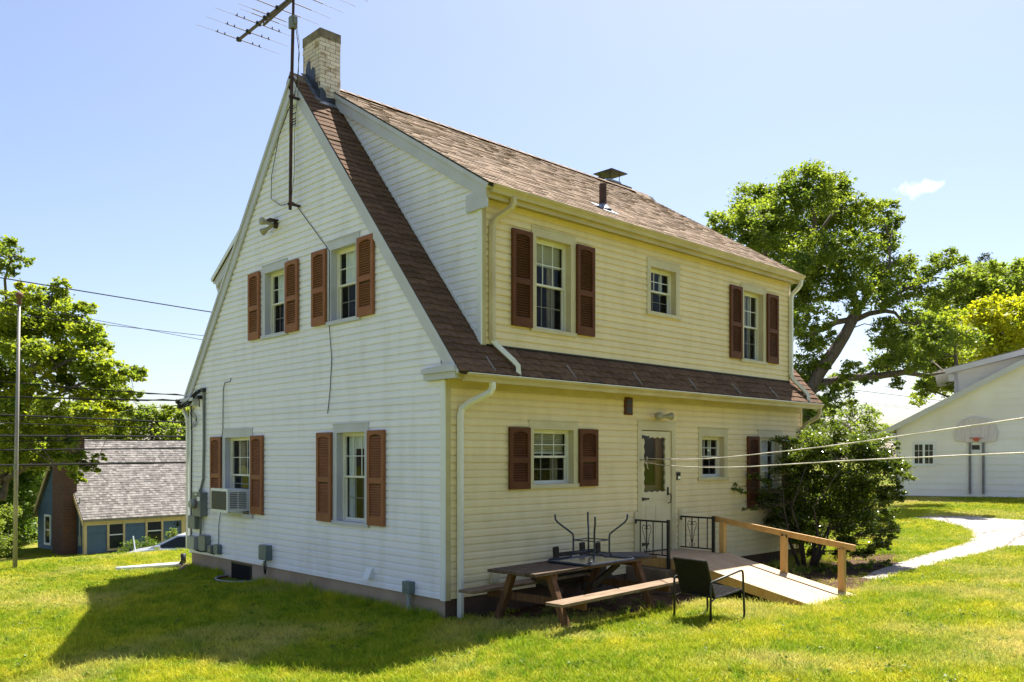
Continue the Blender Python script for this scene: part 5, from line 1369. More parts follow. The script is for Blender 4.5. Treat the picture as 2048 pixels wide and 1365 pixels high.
b = MB(); b.box(-.10, -.03, .20, .36, BZ(-1.75), BZ(-1.35)); b.tube([(-.06, .28, BZ(-1.35)), (-.06, .28, BZ(.4))], .03, 6); b.build("meter", M['grey_light'], bh)
# house number 123-style plates are too small to read: three dark digits
for k in range(3):
    b = MB(); x = 4.12 + k*.12; z = BZ(-1.02) - k*.06; b.box(x, x + .018, -.034, -.024, z, z + .13)
    if k: b.box(x + .018, x + .06, -.034, -.024, z + .11, z + .13); b.box(x + .018, x + .06, -.034, -.024, z, z + .02)
    b.build("house_number", M['dark_metal'], bh)

# ------------------------------------------------------------------ cars on the street
def car(name, label, cat, loc, rz, paint, group=None):
    t = thing(name, label, cat, loc, rz, group)
    lowp = [(-2.25, .35), (-2.28, .62), (-2.2, .88), (-1.55, .98), (1.05, 1.0), (1.9, .86), (2.25, .70), (2.32, .45), (2.2, .28), (1.85, .24), (1.75, .45), (1.45, .62), (1.1, .45), (1.0, .24), (-1.0, .24), (-1.1, .45), (-1.4, .62), (-1.7, .45), (-1.8, .26)]
    b = MB(); b.prism(lowp, lambda u, v, w: (u, w, v), -.86, .86); body = b.build("body", paint, t, bevel=.05)
    cab = [(-1.85, .97), (-1.15, 1.40), (-.5, 1.47), (.25, 1.44), (1.15, 1.0)]
    b = MB(); n = len(cab)
    L_ = [(x, -.80 + (.20*(z - .97)/.5), z) for x, z in cab]; R_ = [(x, .80 - (.20*(z - .97)/.5), z) for x, z in cab]
    b.add(L_ + R_, [tuple(range(n)), tuple(reversed(range(n, 2*n)))] + [(i, i+n, i+1+n, i+1) for i in range(n-1)]); b.build("cabin", paint, t, bevel=.03)
    gl = lambda pts: MB().add(pts, [tuple(range(len(pts)))]).build("window", M['car_glass'], t)
    for s_ in (-1, 1):
        yo = lambda z: s_*(.806 - .20*(z - .97)/.5)
        gl([(-1.55, yo(1.02), 1.02), (-1.05, yo(1.36), 1.36), (-.42, yo(1.41), 1.41), (-.38, yo(1.02), 1.02)]); gl([(-.30, yo(1.02), 1.02), (-.34, yo(1.41), 1.41), (.2, yo(1.39), 1.39), (.92, yo(1.03), 1.03)])
        b = MB(); b.box(.72, .90, s_*.86 - .10 if s_ < 0 else .82, -.78 if s_ < 0 else .98, .99, 1.12); b.build("mirror", paint, t, bevel=.03)
        for x in (-1.4, 1.42):
            b = MB(); b.lathe([(.0, 0), (.32, 0), (.34, .05), (.34, .17), (.32, .2), (0, .2)], (x, s_*.88 - .10, .33), 'y', 18); wh = b.build("wheel", M['tyre'], t)
            b = MB(); b.lathe([(.0, 0), (.21, 0), (.2, .02)], (x, s_*.985 - (.02 if s_ > 0 else 0), .33), 'y', 14); b.build("rim", M['alu'], wh)
        b = MB(); b.box(2.12, 2.26, s_*.62 - .16, s_*.62 + .16, .58, .70); b.build("headlight", M['plastic_white'], t, bevel=.03)
        b = MB(); b.box(.1, .28, s_*.87 - .012, s_*.87 + .012, .86, .90); b.build("door_handle", paint, t)
    gl([(1.10, -.70, 1.03), (1.10, .70, 1.03), (.30, .60, 1.43), (.30, -.60, 1.43)]); gl([(-1.80, -.70, 1.0), (-1.80, .70, 1.0), (-1.18, .60, 1.40), (-1.18, -.60, 1.40)])
    return t
car("parked_car", "silver blue sedan parked on the street before the blue house", "car", (5.3, 20.64, -1.93), math.radians(180 - 36), M['car_silver'])
car("parked_car", "white car roof just showing over the lawn edge left of the flagpole", "car", (-1.7, 23.0, -2.42), math.radians(180), M['car_white'])
mk = thing("marker_stake", "thin white reflector stake leaning before the silver car", "stake", (3.98, 21.6, -2.1), 0)
b = MB(); b.tube([(0, 0, 0), (-.16, .15, 1.55)], .022, 6); b.build("stake", M['plastic_white'], mk)

# ------------------------------------------------------------------ white garage building on the right
GD = Vector((.33, -.944, 0)); GP = Vector((26.83, 4.25, 0))
gr_ = thing("garage", "white board sided garage with shed dormer and a broad sloping roof", "garage", (26.83, 4.25, .62), math.atan2(GD.y, GD.x))
# local: x along the wall to the right, y behind is +90 deg = (-GD.y, GD.x): away from camera
GZ = lambda z: z - .62
gs = .54
def grk(x): return 3.02 + gs * (x + 1.52)
GRX = 6.2
def gin(z):
    lo = -.74 if z < grk(-.74) - .16 else (z + .16 - 3.02)/gs - 1.52
    return lo
GHOLE = [(-.20, .63, 1.84, 2.77), (1.66, 2.26, 2.32, 2.74)]
b = MB()
b.prism([(-.74, GZ(.2)), (13.2, GZ(.2)), (13.2, GZ(grk(-.74) - .12)), (GRX, GZ(grk(GRX) - .12)), (-.74, GZ(grk(-.74) - .12))], lambda u, v, w: (u, w, v), .03, 7.5)
gwall = b.build("wall", M['garage_white'], gr_)
z = .70; c = .243
while z < grk(GRX) - .3:
    lo0 = max(-.74, gin(z)); lo1 = max(-.74, gin(z + c)); hi0 = 13.2 - (lo0 + .74); hi1 = 13.2 - (lo1 + .74)
    zb = sorted(set([z, z + c] + [v for h in GHOLE for v in h[2:] if z + .001 < v < z + c - .001]))
    items = []; e = lambda q: .030 - .028*((q - z)/c)**.6 if q > z else .030
    for bi, (q0, q1) in enumerate(zip(zb[:-1], zb[1:])):
        cuts = sorted([(h[0], h[1]) for h in GHOLE if h[2] - 1e-5 <= (q0 + q1)/2 <= h[3] + 1e-5])
        a0, a1 = lo0 + (lo1 - lo0)*(q0 - z)/c, lo0 + (lo1 - lo0)*(q1 - z)/c
        e0, e1 = hi0 + (hi1 - hi0)*(q0 - z)/c, hi0 + (hi1 - hi0)*(q1 - z)/c
        for c0, c1 in cuts: items.append((bi, q0, q1, (a0, c0, a1, c0))); a0 = a1 = c1
        items.append((bi, q0, q1, (a0, e0, a1, e1)))
    for comp in pieces(items):
        b = MB()
        for bi, q0, q1, (l0, r0, l1, r1) in comp:
            b.quad((l0, .03 - e(q0), GZ(q0)), (r0, .03 - e(q0), GZ(q0)), (r1, .03 - e(q1), GZ(q1)), (l1, .03 - e(q1), GZ(q1)))
            if q0 == z: b.quad((l0, .03, GZ(z)), (r0, .03, GZ(z)), (r0, .03 - e(z), GZ(z)), (l0, .03 - e(z), GZ(z)))
        b.build("siding_board", M['garage_white'], gwall)
    z += c
b = MB(); b.box(-.76, 13.2, .0, .06, GZ(.3), GZ(.70)); b.build("foundation", M['concrete'], gr_)
b = MB(); b.box(-.765, -.70, .0, .029, GZ(.70), GZ(3.0)); b.build("corner_board", M['garage_trim'], gr_)
# roof slab with deep barge board and soffit
b = MB(); b.prism([(-1.62, GZ(grk(-1.62))), (GRX, GZ(grk(GRX))), (GRX, GZ(grk(GRX) - .1)), (-1.62, GZ(grk(-1.62) - .1))], lambda u, v, w: (u, w, v), -.50, 7.9)
b.prism([(13.9, GZ(grk(-1.62))), (GRX, GZ(grk(GRX))), (GRX, GZ(grk(GRX) - .1)), (13.9, GZ(grk(-1.62) - .1))], lambda u, v, w: (u, w, v), -.50, 7.9); groof = b.build("roof", M['shingle_grey'], gr_)
b = MB(); b.prism([(-1.60, GZ(grk(-1.60) + .02)), (GRX, GZ(grk(GRX) + .02)), (GRX, GZ(grk(GRX) - .20)), (-1.60, GZ(grk(-1.60) - .20))], lambda u, v, w: (u, w, v), -.55, -.503); b.build("barge_board", M['garage_trim'], gr_)
b = MB(); b.prism([(-1.60, GZ(grk(-1.6) - .105)), (GRX, GZ(grk(GRX) - .105)), (GRX, GZ(grk(GRX) - .13)), (-1.6, GZ(grk(-1.6) - .13))], lambda u, v, w: (u, w, v), -.50, .0); b.build("soffit", M['garage_white'], gr_)
b = MB(); b.box(-1.60, -.77, -.50, .03, GZ(2.80), GZ(2.84)); b.box(-.98, -.76, -.50, -.03, GZ(2.841), GZ(3.1)); b.build("eave_return", M['garage_trim'], gr_)
b = MB(); b.tube([(-1.68, -.45, GZ(2.93)), (-1.68, 7.9, GZ(2.93))], .055, 8); b.build("gutter", M['garage_trim'], gr_)
# shed dormer
dsl = .235
def gd(x): return 5.50 + dsl * (x - .6)
b = MB(); b.prism([(.6, GZ(gd(.6))), (7.4, GZ(gd(7.4))), (7.4, GZ(gd(7.4) - .2)), (.6, GZ(gd(.6) - .2))], lambda u, v, w: (u, w, v), .55, 6.5); b.build("dormer_roof", M['garage_trim'], gr_)
b = MB(); b.prism([(.605, GZ(gd(.6) + .03)), (7.4, GZ(gd(7.4) + .03)), (7.4, GZ(gd(7.4))), (.605, GZ(gd(.6)))], lambda u, v, w: (u, w, v), .56, 6.6); b.build("dormer_shingles", M['shingle_grey'], gr_)
b = MB(); b.prism([(1.33, GZ(grk(1.33))), (1.33, GZ(gd(1.33) - .21)), (6.5, GZ(gd(6.5) - .21)), (6.5, GZ(grk(6.5)))], lambda u, v, w: (u, w, v), 1.0, 6.0); dwall = b.build("dormer_wall", M['garage_white'], gr_)
z = 4.72
while z < 6.3:
    x0 = max(1.38, (z + .205 - 5.50)/dsl + .6 if z + .2 > gd(1.38) - .2 else 1.38); x1 = (z - 3.02)/gs - 1.52
    if x1 > x0 + .1:
        b = MB(); b.quad((x0, .972, GZ(z)), (max(x1, x0), .972, GZ(z)), (max(x1 + .3, x0), .994, GZ(z + c)), (x0, .994, GZ(z + c))); b.build("siding_board", M['garage_white'], dwall)
    z += c
b = MB(); b.box(1.26, 1.37, .93, 1.0, GZ(grk(1.3)), GZ(gd(1.3) - .2)); b.box(1.05, 1.26, .7, .98, GZ(5.12), GZ(5.36)); b.build("dormer_trim", M['garage_trim'], gr_)
def gwin(x0, x1, z0, z1, nx_, nz_, leaves):
    b = MB(); t_ = .06
    b.box(x0 - t_, x1 + t_, -.03, .05, GZ(z1), GZ(z1 + t_)); b.box(x0 - t_, x1 + t_, -.04, .05, GZ(z0 - t_), GZ(z0)); b.box(x0 - t_, x0, -.03, .05, GZ(z0), GZ(z1)); b.box(x1, x1 + t_, -.03, .05, GZ(z0), GZ(z1))
    w = b.build("window", M['trim_white'], gr_)
    lw = (x1 - x0)/leaves
    for k in range(leaves):
        a, e = x0 + k*lw, x0 + (k+1)*lw; f_ = .04; b = MB()
        b.box(a, e, -.015, .02, GZ(z1 - f_), GZ(z1)); b.box(a, e, -.015, .02, GZ(z0), GZ(z0 + f_)); b.box(a, a + f_, -.015, .02, GZ(z0 + f_), GZ(z1 - f_)); b.box(e - f_, e, -.015, .02, GZ(z0 + f_), GZ(z1 - f_))
        for i in range(1, nx_): x = a + f_ + (lw - 2*f_)*i/nx_; b.box(x - .009, x + .009, -.01, .012, GZ(z0 + f_), GZ(z1 - f_))
        for j in range(1, nz_): zz = z0 + f_ + (z1 - z0 - 2*f_)*j/nz_; b.box(a + f_, e - f_, -.009, .011, GZ(zz - .009), GZ(zz + .009))
        b.build("sash", M['trim_white'], w)
        for i in range(nx_):
            for j in range(nz_):
                xa = a + f_ + (lw - 2*f_)*i/nx_; xb = a + f_ + (lw - 2*f_)*(i+1)/nx_; za = z0 + f_ + (z1-z0-2*f_)*j/nz_; zb_ = z0 + f_ + (z1-z0-2*f_)*(j+1)/nz_
                b = MB(); b.quad((xa, .014, GZ(za)), (xb, .014, GZ(za)), (xb, .014, GZ(zb_)), (xa, .014, GZ(zb_))); b.build("pane", M['glass'], w)
    b = MB(); b.box(x0, x1, .024, .029, GZ(z0), GZ(z1)); b.build("dark_room", M['interior'], w)
gwin(-.14, .57, 1.90, 2.71, 2, 3, 2)
gwin(1.80, 2.14, 2.42, 2.68, 1, 1, 1)

bk = thing("basketball_hoop", "weathered grey basketball backboard with orange rim on two dark wall posts", "basketball hoop", tuple(GP + GD*1.98 + Vector((-.944, -.33, 0))*.06 + Vector((0, 0, .75))), math.atan2(GD.y, GD.x))
# fan shaped board of upright planks
hwid = .68
for k in range(5):
    x0 = -hwid + k*2*hwid/5 + .003; x1 = -hwid + (k+1)*2*hwid/5 - .003
    top = lambda x: .30 + .64*math.sqrt(max(0.02, 1 - (x/(hwid + .02))**2)) if True else 0
    n = 6; P = [(x0, 0.02 if abs(x0) < hwid - .05 else .08), (x1, 0.02 if abs(x1) < hwid - .05 else .08)] + [(x1 + (x0 - x1)*i/n, top(x1 + (x0 - x1)*i/n)) for i in range(n + 1)]
    b = MB(); b.prism(P, lambda u, v, w: (u, w, v + 1.98), -.04, -.01); b.build("backboard_plank", M['backboard'], bk)
b = MB(); b.tube([(.23*math.cos(a), -.32 + .23*math.sin(a), 2.14) for a in [i*2*math.pi/20 for i in range(21)]], .011, 6); b.box(-.07, .07, -.10, -.041, 2.02, 2.16)
b.tube([(-.12, -.12, 2.13), (-.05, -.05, 2.05)], .01, 5); b.tube([(.12, -.12, 2.13), (.05, -.05, 2.05)], .01, 5); b.build("rim", M['hoop_orange'], bk)
for x in (-.25, .19):
    b = MB(); b.box(x, x + .085, -.03, .02, .06, 1.97); b.build("post", M['post_grey'], bk)
# ------------------------------------------------------------------ trees and shrubs (clump centres in metres: x, y, z, radius)
OAK=[(20.4,5.2,4.1,0.34),(20.1,4.5,3.9,0.30),(21.2,4.5,4.7,0.27),(20.5,5.8,4.9,0.42),(22.2,6.2,6.3,0.33),(21.2,5.0,6.4,0.21),(21.4,3.7,4.7,0.20),(22.6,3.2,4.7,0.24),(25.5,3.5,5.8,0.37),(22.8,2.1,6.4,0.33),(24.2,3.1,7.0,0.35),(22.7,3.6,6.2,0.38),(23.8,3.7,6.5,0.36),(20.5,5.5,3.5,0.34),(19.7,5.3,11.5,0.54),(19.6,4.6,11.4,0.49),(21.1,4.9,11.4,0.48),(19.2,5.3,10.9,0.46),(19.3,4.6,10.7,0.62),(21.3,4.8,11.6,0.31),(21.1,8.1,11.8,0.52),(21.1,7.4,11.7,0.46),(20.2,8.0,11.0,0.51),(18.5,6.3,10.3,0.59),(20.2,6.6,10.9,0.44),(17.9,7.3,10.0,0.42),(17.9,6.7,9.7,0.42),(17.0,7.1,10.0,0.23),(19.1,5.7,10.1,0.59),(22.5,6.8,11.0,0.74),(22.9,5.8,11.2,0.64),(23.2,5.4,11.0,0.55),(22.5,6.0,10.7,0.64),(21.0,3.8,10.7,0.33),(21.8,3.7,10.5,0.42),(23.5,4.0,11.0,0.32),(24.2,4.1,10.7,0.29),(24.1,4.9,10.7,0.55),(22.1,7.0,10.2,0.74),(18.2,5.8,9.5,0.57),(19.9,7.3,9.7,0.53),(20.8,6.9,9.4,0.63),(20.8,5.9,9.1,0.70),(19.9,4.7,9.1,0.58),(21.8,4.8,9.6,0.52),(20.5,3.6,9.0,0.46),(24.8,4.7,10.3,0.41),(24.4,4.7,9.6,0.52),(21.6,5.4,8.7,0.70),(21.2,4.3,8.4,0.59),(22.6,6.7,8.8,0.65),(22.9,4.3,8.6,0.62),(24.7,4.4,9.0,0.52),(25.0,4.0,9.3,0.37),(23.7,3.1,8.6,0.35),(23.5,2.7,8.0,0.38),(23.7,3.7,7.9,0.50),(22.5,3.8,7.8,0.48),(20.8,3.8,7.4,0.43),(20.9,4.5,7.8,0.42),(22.3,6.3,7.9,0.51),(19.4,4.5,6.7,0.39),(18.9,4.9,6.7,0.49),(21.4,6.0,6.2,0.46),(20.4,4.9,6.0,0.27),(21.0,5.9,5.4,0.46),(21.2,5.4,5.5,0.31),(22.2,3.6,6.6,0.38),(25.6,4.3,7.1,0.45),(22.3,2.6,7.1,0.30),(24.0,2.3,8.9,0.41),(23.4,1.6,8.8,0.27),(24.8,2.9,9.0,0.21),(23.8,1.7,8.2,0.41),(23.7,2.2,7.7,0.38),(24.0,4.3,6.1,0.47),(22.5,3.2,5.5,0.44),(23.0,4.1,5.4,0.35),(25.6,3.7,6.2,0.52),(22.5,1.9,5.9,0.46),(21.9,2.2,5.1,0.33),(20.9,4.2,5.1,0.34),(23.5,4.9,5.1,0.25),(22.3,5.2,4.8,0.36),(20.4,4.7,4.4,0.30),(21.2,4.4,4.2,0.24),(18.0,6.6,9.1,0.42),(18.7,7.6,9.6,0.35),(18.7,5.1,8.3,0.57),(20.8,7.1,8.7,0.54),(22.4,6.8,8.2,0.55),(22.1,7.4,8.2,0.56),(21.6,6.5,4.8,0.43),(22.8,6.8,4.3,0.37),(19.3,4.4,4.0,0.29)]
OAKLOW=[(30.5,9.6,4.0,0.57),(33.1,9.8,4.6,0.53),(33.1,9.1,4.1,0.52),(32.3,8.3,4.3,0.28),(32.9,10.0,3.6,0.60),(32.5,9.0,3.4,0.59),(33.7,8.7,3.5,0.43),(30.3,9.7,3.3,0.57),(29.4,10.2,3.7,0.68),(33.0,7.9,3.4,0.28),(29.6,9.8,4.3,0.45)]
OAKRIGHT=[(31.7,6.6,6.8,0.58),(33.0,6.3,6.7,0.63),(33.3,5.8,5.5,0.45),(31.7,4.7,5.5,0.51),(34.1,5.3,6.5,0.63),(32.7,6.0,8.0,0.62),(32.4,5.0,8.0,0.61),(31.9,4.4,7.2,0.60),(32.2,7.5,6.3,0.41),(32.1,6.1,5.2,0.35),(33.9,6.7,5.4,0.42),(35.5,7.5,5.0,0.36),(34.1,6.3,6.1,0.51),(33.5,5.5,6.2,0.45),(33.4,5.8,6.6,0.54),(33.4,6.3,7.3,0.59),(36.1,6.3,7.5,0.59),(33.4,7.1,7.4,0.51)]
YELLOWMAPLE=[(2.7,29.1,5.4,0.44),(3.8,30.5,5.8,0.34),(2.2,29.2,4.7,0.48),(2.3,31.1,3.5,0.62),(2.6,28.8,3.7,0.59),(3.3,28.7,3.5,0.52),(4.4,30.0,3.7,0.51),(4.3,27.5,3.5,0.40),(2.1,31.1,5.0,0.54),(5.0,27.7,3.8,0.37),(4.4,28.3,4.5,0.49),(5.3,27.5,5.4,0.33),(3.1,28.7,4.7,0.40),(2.2,31.6,7.1,0.54),(2.3,29.1,9.0,0.24),(41.8,6.8,9.4,0.89),(41.7,5.8,9.0,1.03),(44.3,8.3,9.3,0.73),(43.8,5.6,9.5,0.85),(41.8,6.3,8.1,0.94),(42.1,5.3,7.7,0.90),(40.2,7.0,7.5,0.72),(42.8,5.1,10.0,0.73),(43.3,7.5,7.2,0.76),(41.9,5.9,6.7,0.73),(39.7,7.5,6.8,0.57),(44.8,5.1,9.0,1.07),(40.3,8.0,6.0,0.58),(43.9,8.7,8.5,0.61),(41.5,6.1,10.0,0.62)]
GREENTREE=[(51.0,10.4,13.2,1.07),(53.2,9.6,13.4,1.09),(52.8,8.0,13.2,1.19),(52.1,11.9,12.1,1.04),(51.3,9.9,12.2,1.00),(51.3,8.5,12.1,0.99),(52.8,8.0,14.2,0.50),(50.0,8.6,13.8,0.43),(49.2,11.5,10.8,0.88),(48.3,11.5,11.9,0.74),(52.5,11.0,14.2,0.58),(55.6,7.7,13.3,1.45),(51.5,9.8,14.0,0.44),(46.9,11.5,10.2,0.76)]
PINE=[(59.7,12.6,16.3,0.25),(60.0,12.3,16.6,0.29),(59.8,12.4,15.8,0.36),(60.3,12.0,16.0,0.29),(61.3,12.1,15.8,0.29),(60.0,12.1,15.3,0.43)]
PINE2=[(61.7,10.4,16.3,0.29),(63.0,10.5,16.0,0.44),(62.2,10.7,15.5,0.36),(62.5,11.1,15.1,0.36),(62.5,10.1,16.6,0.29)]
MAPLETOP=[(1.6,29.4,10.4,0.35),(1.8,28.5,10.4,0.35),(1.7,29.0,9.8,0.35),(2.1,28.5,9.9,0.23),(1.4,28.5,9.4,0.27),(0.8,27.9,9.8,0.47),(1.9,27.2,9.5,0.13),(1.9,29.0,9.4,0.16)]
MAPLE=[(3.8,29.8,9.3,0.27),(3.7,30.0,8.9,0.42),(2.2,28.2,8.5,0.39),(2.0,30.2,8.4,0.52),(3.2,29.8,8.4,0.53),(3.8,28.4,8.1,0.48),(4.5,28.7,8.3,0.25),(2.0,29.4,7.4,0.64),(2.9,29.3,7.5,0.65),(3.7,28.8,7.3,0.65),(3.7,26.4,7.1,0.42),(4.9,28.9,7.0,0.46),(5.3,28.7,6.7,0.29),(1.7,27.3,6.2,0.60),(3.4,30.6,6.5,0.71),(4.2,29.8,6.4,0.71),(4.5,27.8,5.9,0.61),(4.1,24.8,5.6,0.34),(2.2,31.3,5.7,0.58),(2.0,27.3,5.0,0.27),(4.6,29.5,5.2,0.63),(4.9,27.5,5.1,0.53),(4.5,24.5,5.2,0.34),(5.0,24.6,5.5,0.25),(5.9,26.4,5.4,0.16),(5.1,26.7,4.8,0.40),(5.8,27.1,4.7,0.20),(5.1,28.7,4.4,0.50),(3.5,26.3,4.0,0.50),(2.4,26.2,3.9,0.56),(2.8,30.9,4.1,0.62),(1.2,27.4,3.9,0.52),(5.5,28.1,4.3,0.37),(4.6,24.7,3.9,0.26),(1.4,31.6,7.8,0.82),(1.4,31.4,6.2,0.82),(1.5,31.9,4.6,0.83),(4.5,27.2,5.4,0.44),(3.9,29.6,5.4,0.29),(1.7,28.0,3.1,0.57),(3.1,29.3,3.3,0.53),(3.3,27.2,3.0,0.39),(2.9,30.7,2.6,0.62),(3.5,29.4,2.4,0.45),(3.7,27.6,2.1,0.36),(4.1,27.5,1.9,0.28),(3.2,25.5,1.4,0.22),(3.0,25.8,1.7,0.26),(4.4,27.5,1.8,0.20),(1.8,29.4,2.3,0.67),(3.1,30.3,2.0,0.45),(4.6,27.5,2.2,0.16)]
MAPLELOW=[(3.6,36.5,2.9,.7),(4.2,36.4,2.2,.7),(4.6,36.8,1.2,.6),(3.2,36.8,1.6,.7),(3.0,37.0,0.4,.7),(3.6,36.9,-.6,.6),(5.0,37.0,2.6,.5),(4.2,37.0,3.4,.6),(4.4,39.3,1.1,0.90),(5.3,39.4,1.3,0.71),(4.6,41.8,-0.3,0.94),(5.1,40.3,-0.3,0.72),(4.3,38.9,-1.4,0.74),(5.6,41.2,-1.6,0.52),(4.6,42.0,-2.4,0.79),(3.5,40.0,-1.2,1.00),(3.6,41.8,1.3,1.16),(5.2,39.6,2.6,0.76),(6.3,40.3,2.8,0.65),(5.1,39.4,-2.4,0.35)]
TREELINE=[(13.7,60.9,4.7,0.95),(15.0,61.1,5.2,0.85),(16.5,62.3,5.0,0.87),(16.2,57.8,5.1,0.75),(17.2,56.9,5.3,0.75),(18.8,58.2,5.5,0.70),(20.1,58.4,5.2,0.79),(20.4,56.1,5.4,0.77),(21.1,54.9,5.4,0.96),(17.7,60.5,4.4,0.98),(18.9,59.0,4.4,0.98),(19.0,54.9,4.2,0.94),(21.5,57.1,4.4,0.98),(15.5,59.0,4.0,0.94),(18.9,56.4,5.9,0.38),(20.6,57.7,5.8,0.47),(14.8,61.0,3.9,0.96),(22.6,55.5,4.7,1.17),(22.6,52.1,4.3,1.13),(13.6,64.5,4.4,1.18)]
SHRUB=[(7.4,-0.2,1.8,0.10),(7.5,0.0,1.7,0.07),(7.8,-0.4,1.2,0.15),(7.8,-1.0,0.7,0.21),(9.7,-2.0,2.1,0.17),(9.6,-2.1,1.5,0.13),(9.1,-2.0,0.9,0.17),(9.0,-2.2,0.7,0.11),(9.3,-1.6,0.4,0.18),(9.4,-2.1,1.4,0.15),(7.2,0.3,1.6,0.05),(7.4,0.2,1.5,0.05),(7.3,0.2,1.3,0.05),(7.5,0.2,1.2,0.05),(9.1,-1.9,0.6,0.13),(8.9,-1.3,0.4,0.19),(8.3,-1.1,2.3,0.29),(9.3,-1.4,2.3,0.29),(7.9,-1.2,2.4,0.12),(7.9,-0.9,2.4,0.34),(8.6,-1.0,2.5,0.35),(8.8,-1.4,2.4,0.34),(9.3,-1.6,2.4,0.31),(9.9,-1.6,2.5,0.15),(9.9,-1.9,2.4,0.09),(7.5,-0.5,1.7,0.12),(8.0,-0.7,1.9,0.40),(8.6,-0.9,1.9,0.45),(9.0,-1.4,1.9,0.44),(9.6,-1.6,2.0,0.35),(9.5,-1.9,1.9,0.25),(9.2,-2.2,1.8,0.15),(9.5,-2.3,1.8,0.08),(7.9,0.2,1.6,0.14),(7.3,0.0,1.5,0.08),(8.0,-0.0,1.4,0.26),(8.5,-0.2,1.3,0.42),(8.6,-0.8,1.3,0.45),(9.1,-1.2,1.3,0.45),(9.4,-1.6,1.4,0.35),(9.3,-2.0,1.5,0.19),(8.3,-0.1,1.0,0.24),(8.2,-0.6,0.9,0.35),(9.0,-0.8,0.8,0.42),(8.8,-1.5,0.9,0.34),(9.8,-1.6,1.0,0.22),(9.8,-1.7,1.2,0.14),(9.4,-1.6,0.6,0.23),(9.5,-2.0,0.8,0.10),(8.6,-1.5,0.5,0.23),(8.8,-0.8,0.4,0.20),(9.3,-1.9,0.5,0.10),(7.5,0.3,1.5,0.05),(7.0,-0.1,1.6,0.07),(7.1,-0.2,1.2,0.05),(7.3,-0.3,1.2,0.07),(7.7,0.3,1.3,0.05),(9.3,-2.1,1.6,0.11),(10.0,-1.8,1.1,0.08),(8.2,-1.1,2.3,0.17),(8.1,-1.0,1.9,0.16)]
GROUNDCOVER=[(7.5,-1.2,0.3,0.11),(7.9,-1.3,0.4,0.11),(7.7,-1.6,0.4,0.11),(8.1,-1.7,0.3,0.11),(7.7,-0.9,0.2,0.09)]
OAK_TRUNK=[(20.77,5.90,3.14,0.30),(20.92,5.75,4.36,0.27),(21.27,5.41,5.20,0.24),(21.63,5.08,5.85,0.22),(21.90,4.81,6.46,0.20),(22.11,4.62,6.99,0.18),(22.23,4.50,7.34,0.17)]
OAK_L1=[(22.03,4.69,6.99,0.10),(21.68,5.03,6.90,0.10),(21.37,5.32,6.67,0.09),(21.02,5.65,6.46,0.05)]
OAK_L2=[(22.18,4.55,6.99,0.10),(22.51,4.23,7.20,0.09),(22.92,3.85,7.30,0.08),(23.17,3.60,7.23,0.06),(23.36,3.42,6.90,0.04),(23.68,3.12,6.81,0.03)]
OAK_L3=[(22.23,4.50,7.34,0.15),(22.03,4.69,8.21,0.12),(21.53,5.17,9.08,0.10),(21.17,5.51,9.96,0.09),(21.12,5.56,10.66,0.06),(20.89,5.78,11.53,0.04)]
OAK_L4=[(21.15,5.53,9.78,0.07),(21.40,5.29,10.31,0.06),(21.78,4.93,11.09,0.04)]
OAK_L5=[(22.23,4.50,7.34,0.12),(22.60,4.15,8.03,0.09),(23.04,3.73,8.91,0.05),(23.04,3.73,9.78,0.03)]
OAK_L6=[(20.92,5.75,4.36,0.16),(21.40,5.29,4.80,0.14),(22.03,4.69,4.96,0.13),(22.79,3.97,5.03,0.12),(23.42,3.36,5.15,0.10),(23.93,2.88,5.03,0.07),(24.43,2.40,5.15,0.04)]
OAK_L7=[(20.83,5.84,3.32,0.20),(20.26,6.38,5.94,0.16),(20.01,6.62,7.68,0.12),(19.91,6.72,8.73,0.09),(19.86,6.76,9.78,0.06),(19.50,7.10,10.66,0.03)]
OAK_L8=[(23.17,3.60,7.86,0.06),(24.05,2.76,8.47,0.05),(24.56,2.28,9.00,0.03)]
MAPLE_T=[(1.0,31.6,-5.67,0.30),(1.35,31.3,-0.57,0.26),(1.7,31.0,1.26,0.24),(2.27,30.45,2.90,0.24),(2.64,30.09,4.53,0.18),(2.80,29.94,5.75,0.14),(3.01,29.74,7.38,0.10),(3.31,29.46,8.60,0.05)]
MAPLE_L1=[(2.72,30.02,4.73,0.10),(3.16,29.60,5.55,0.08),(3.75,29.04,6.06,0.06),(4.63,28.20,6.57,0.03)]
MAPLE_L2=[(2.57,30.17,4.12,0.10),(3.45,29.32,4.73,0.07),(4.49,28.34,5.34,0.05),(5.67,27.21,5.55,0.03)]
MAPLE_L3=[(1.98,30.73,1.26,0.14),(2.72,30.02,1.88,0.10),(3.15,28.23,1.88,0.06),(3.72,27.68,1.98,0.04),(4.29,27.14,1.79,0.02)]
MAPLE_L4=[(1.90,30.80,0.45,0.14),(2.54,31.57,3.13,0.10),(2.39,31.71,6.69,0.08),(1.71,29.60,9.21,0.05),(1.66,28.27,9.97,0.03)]
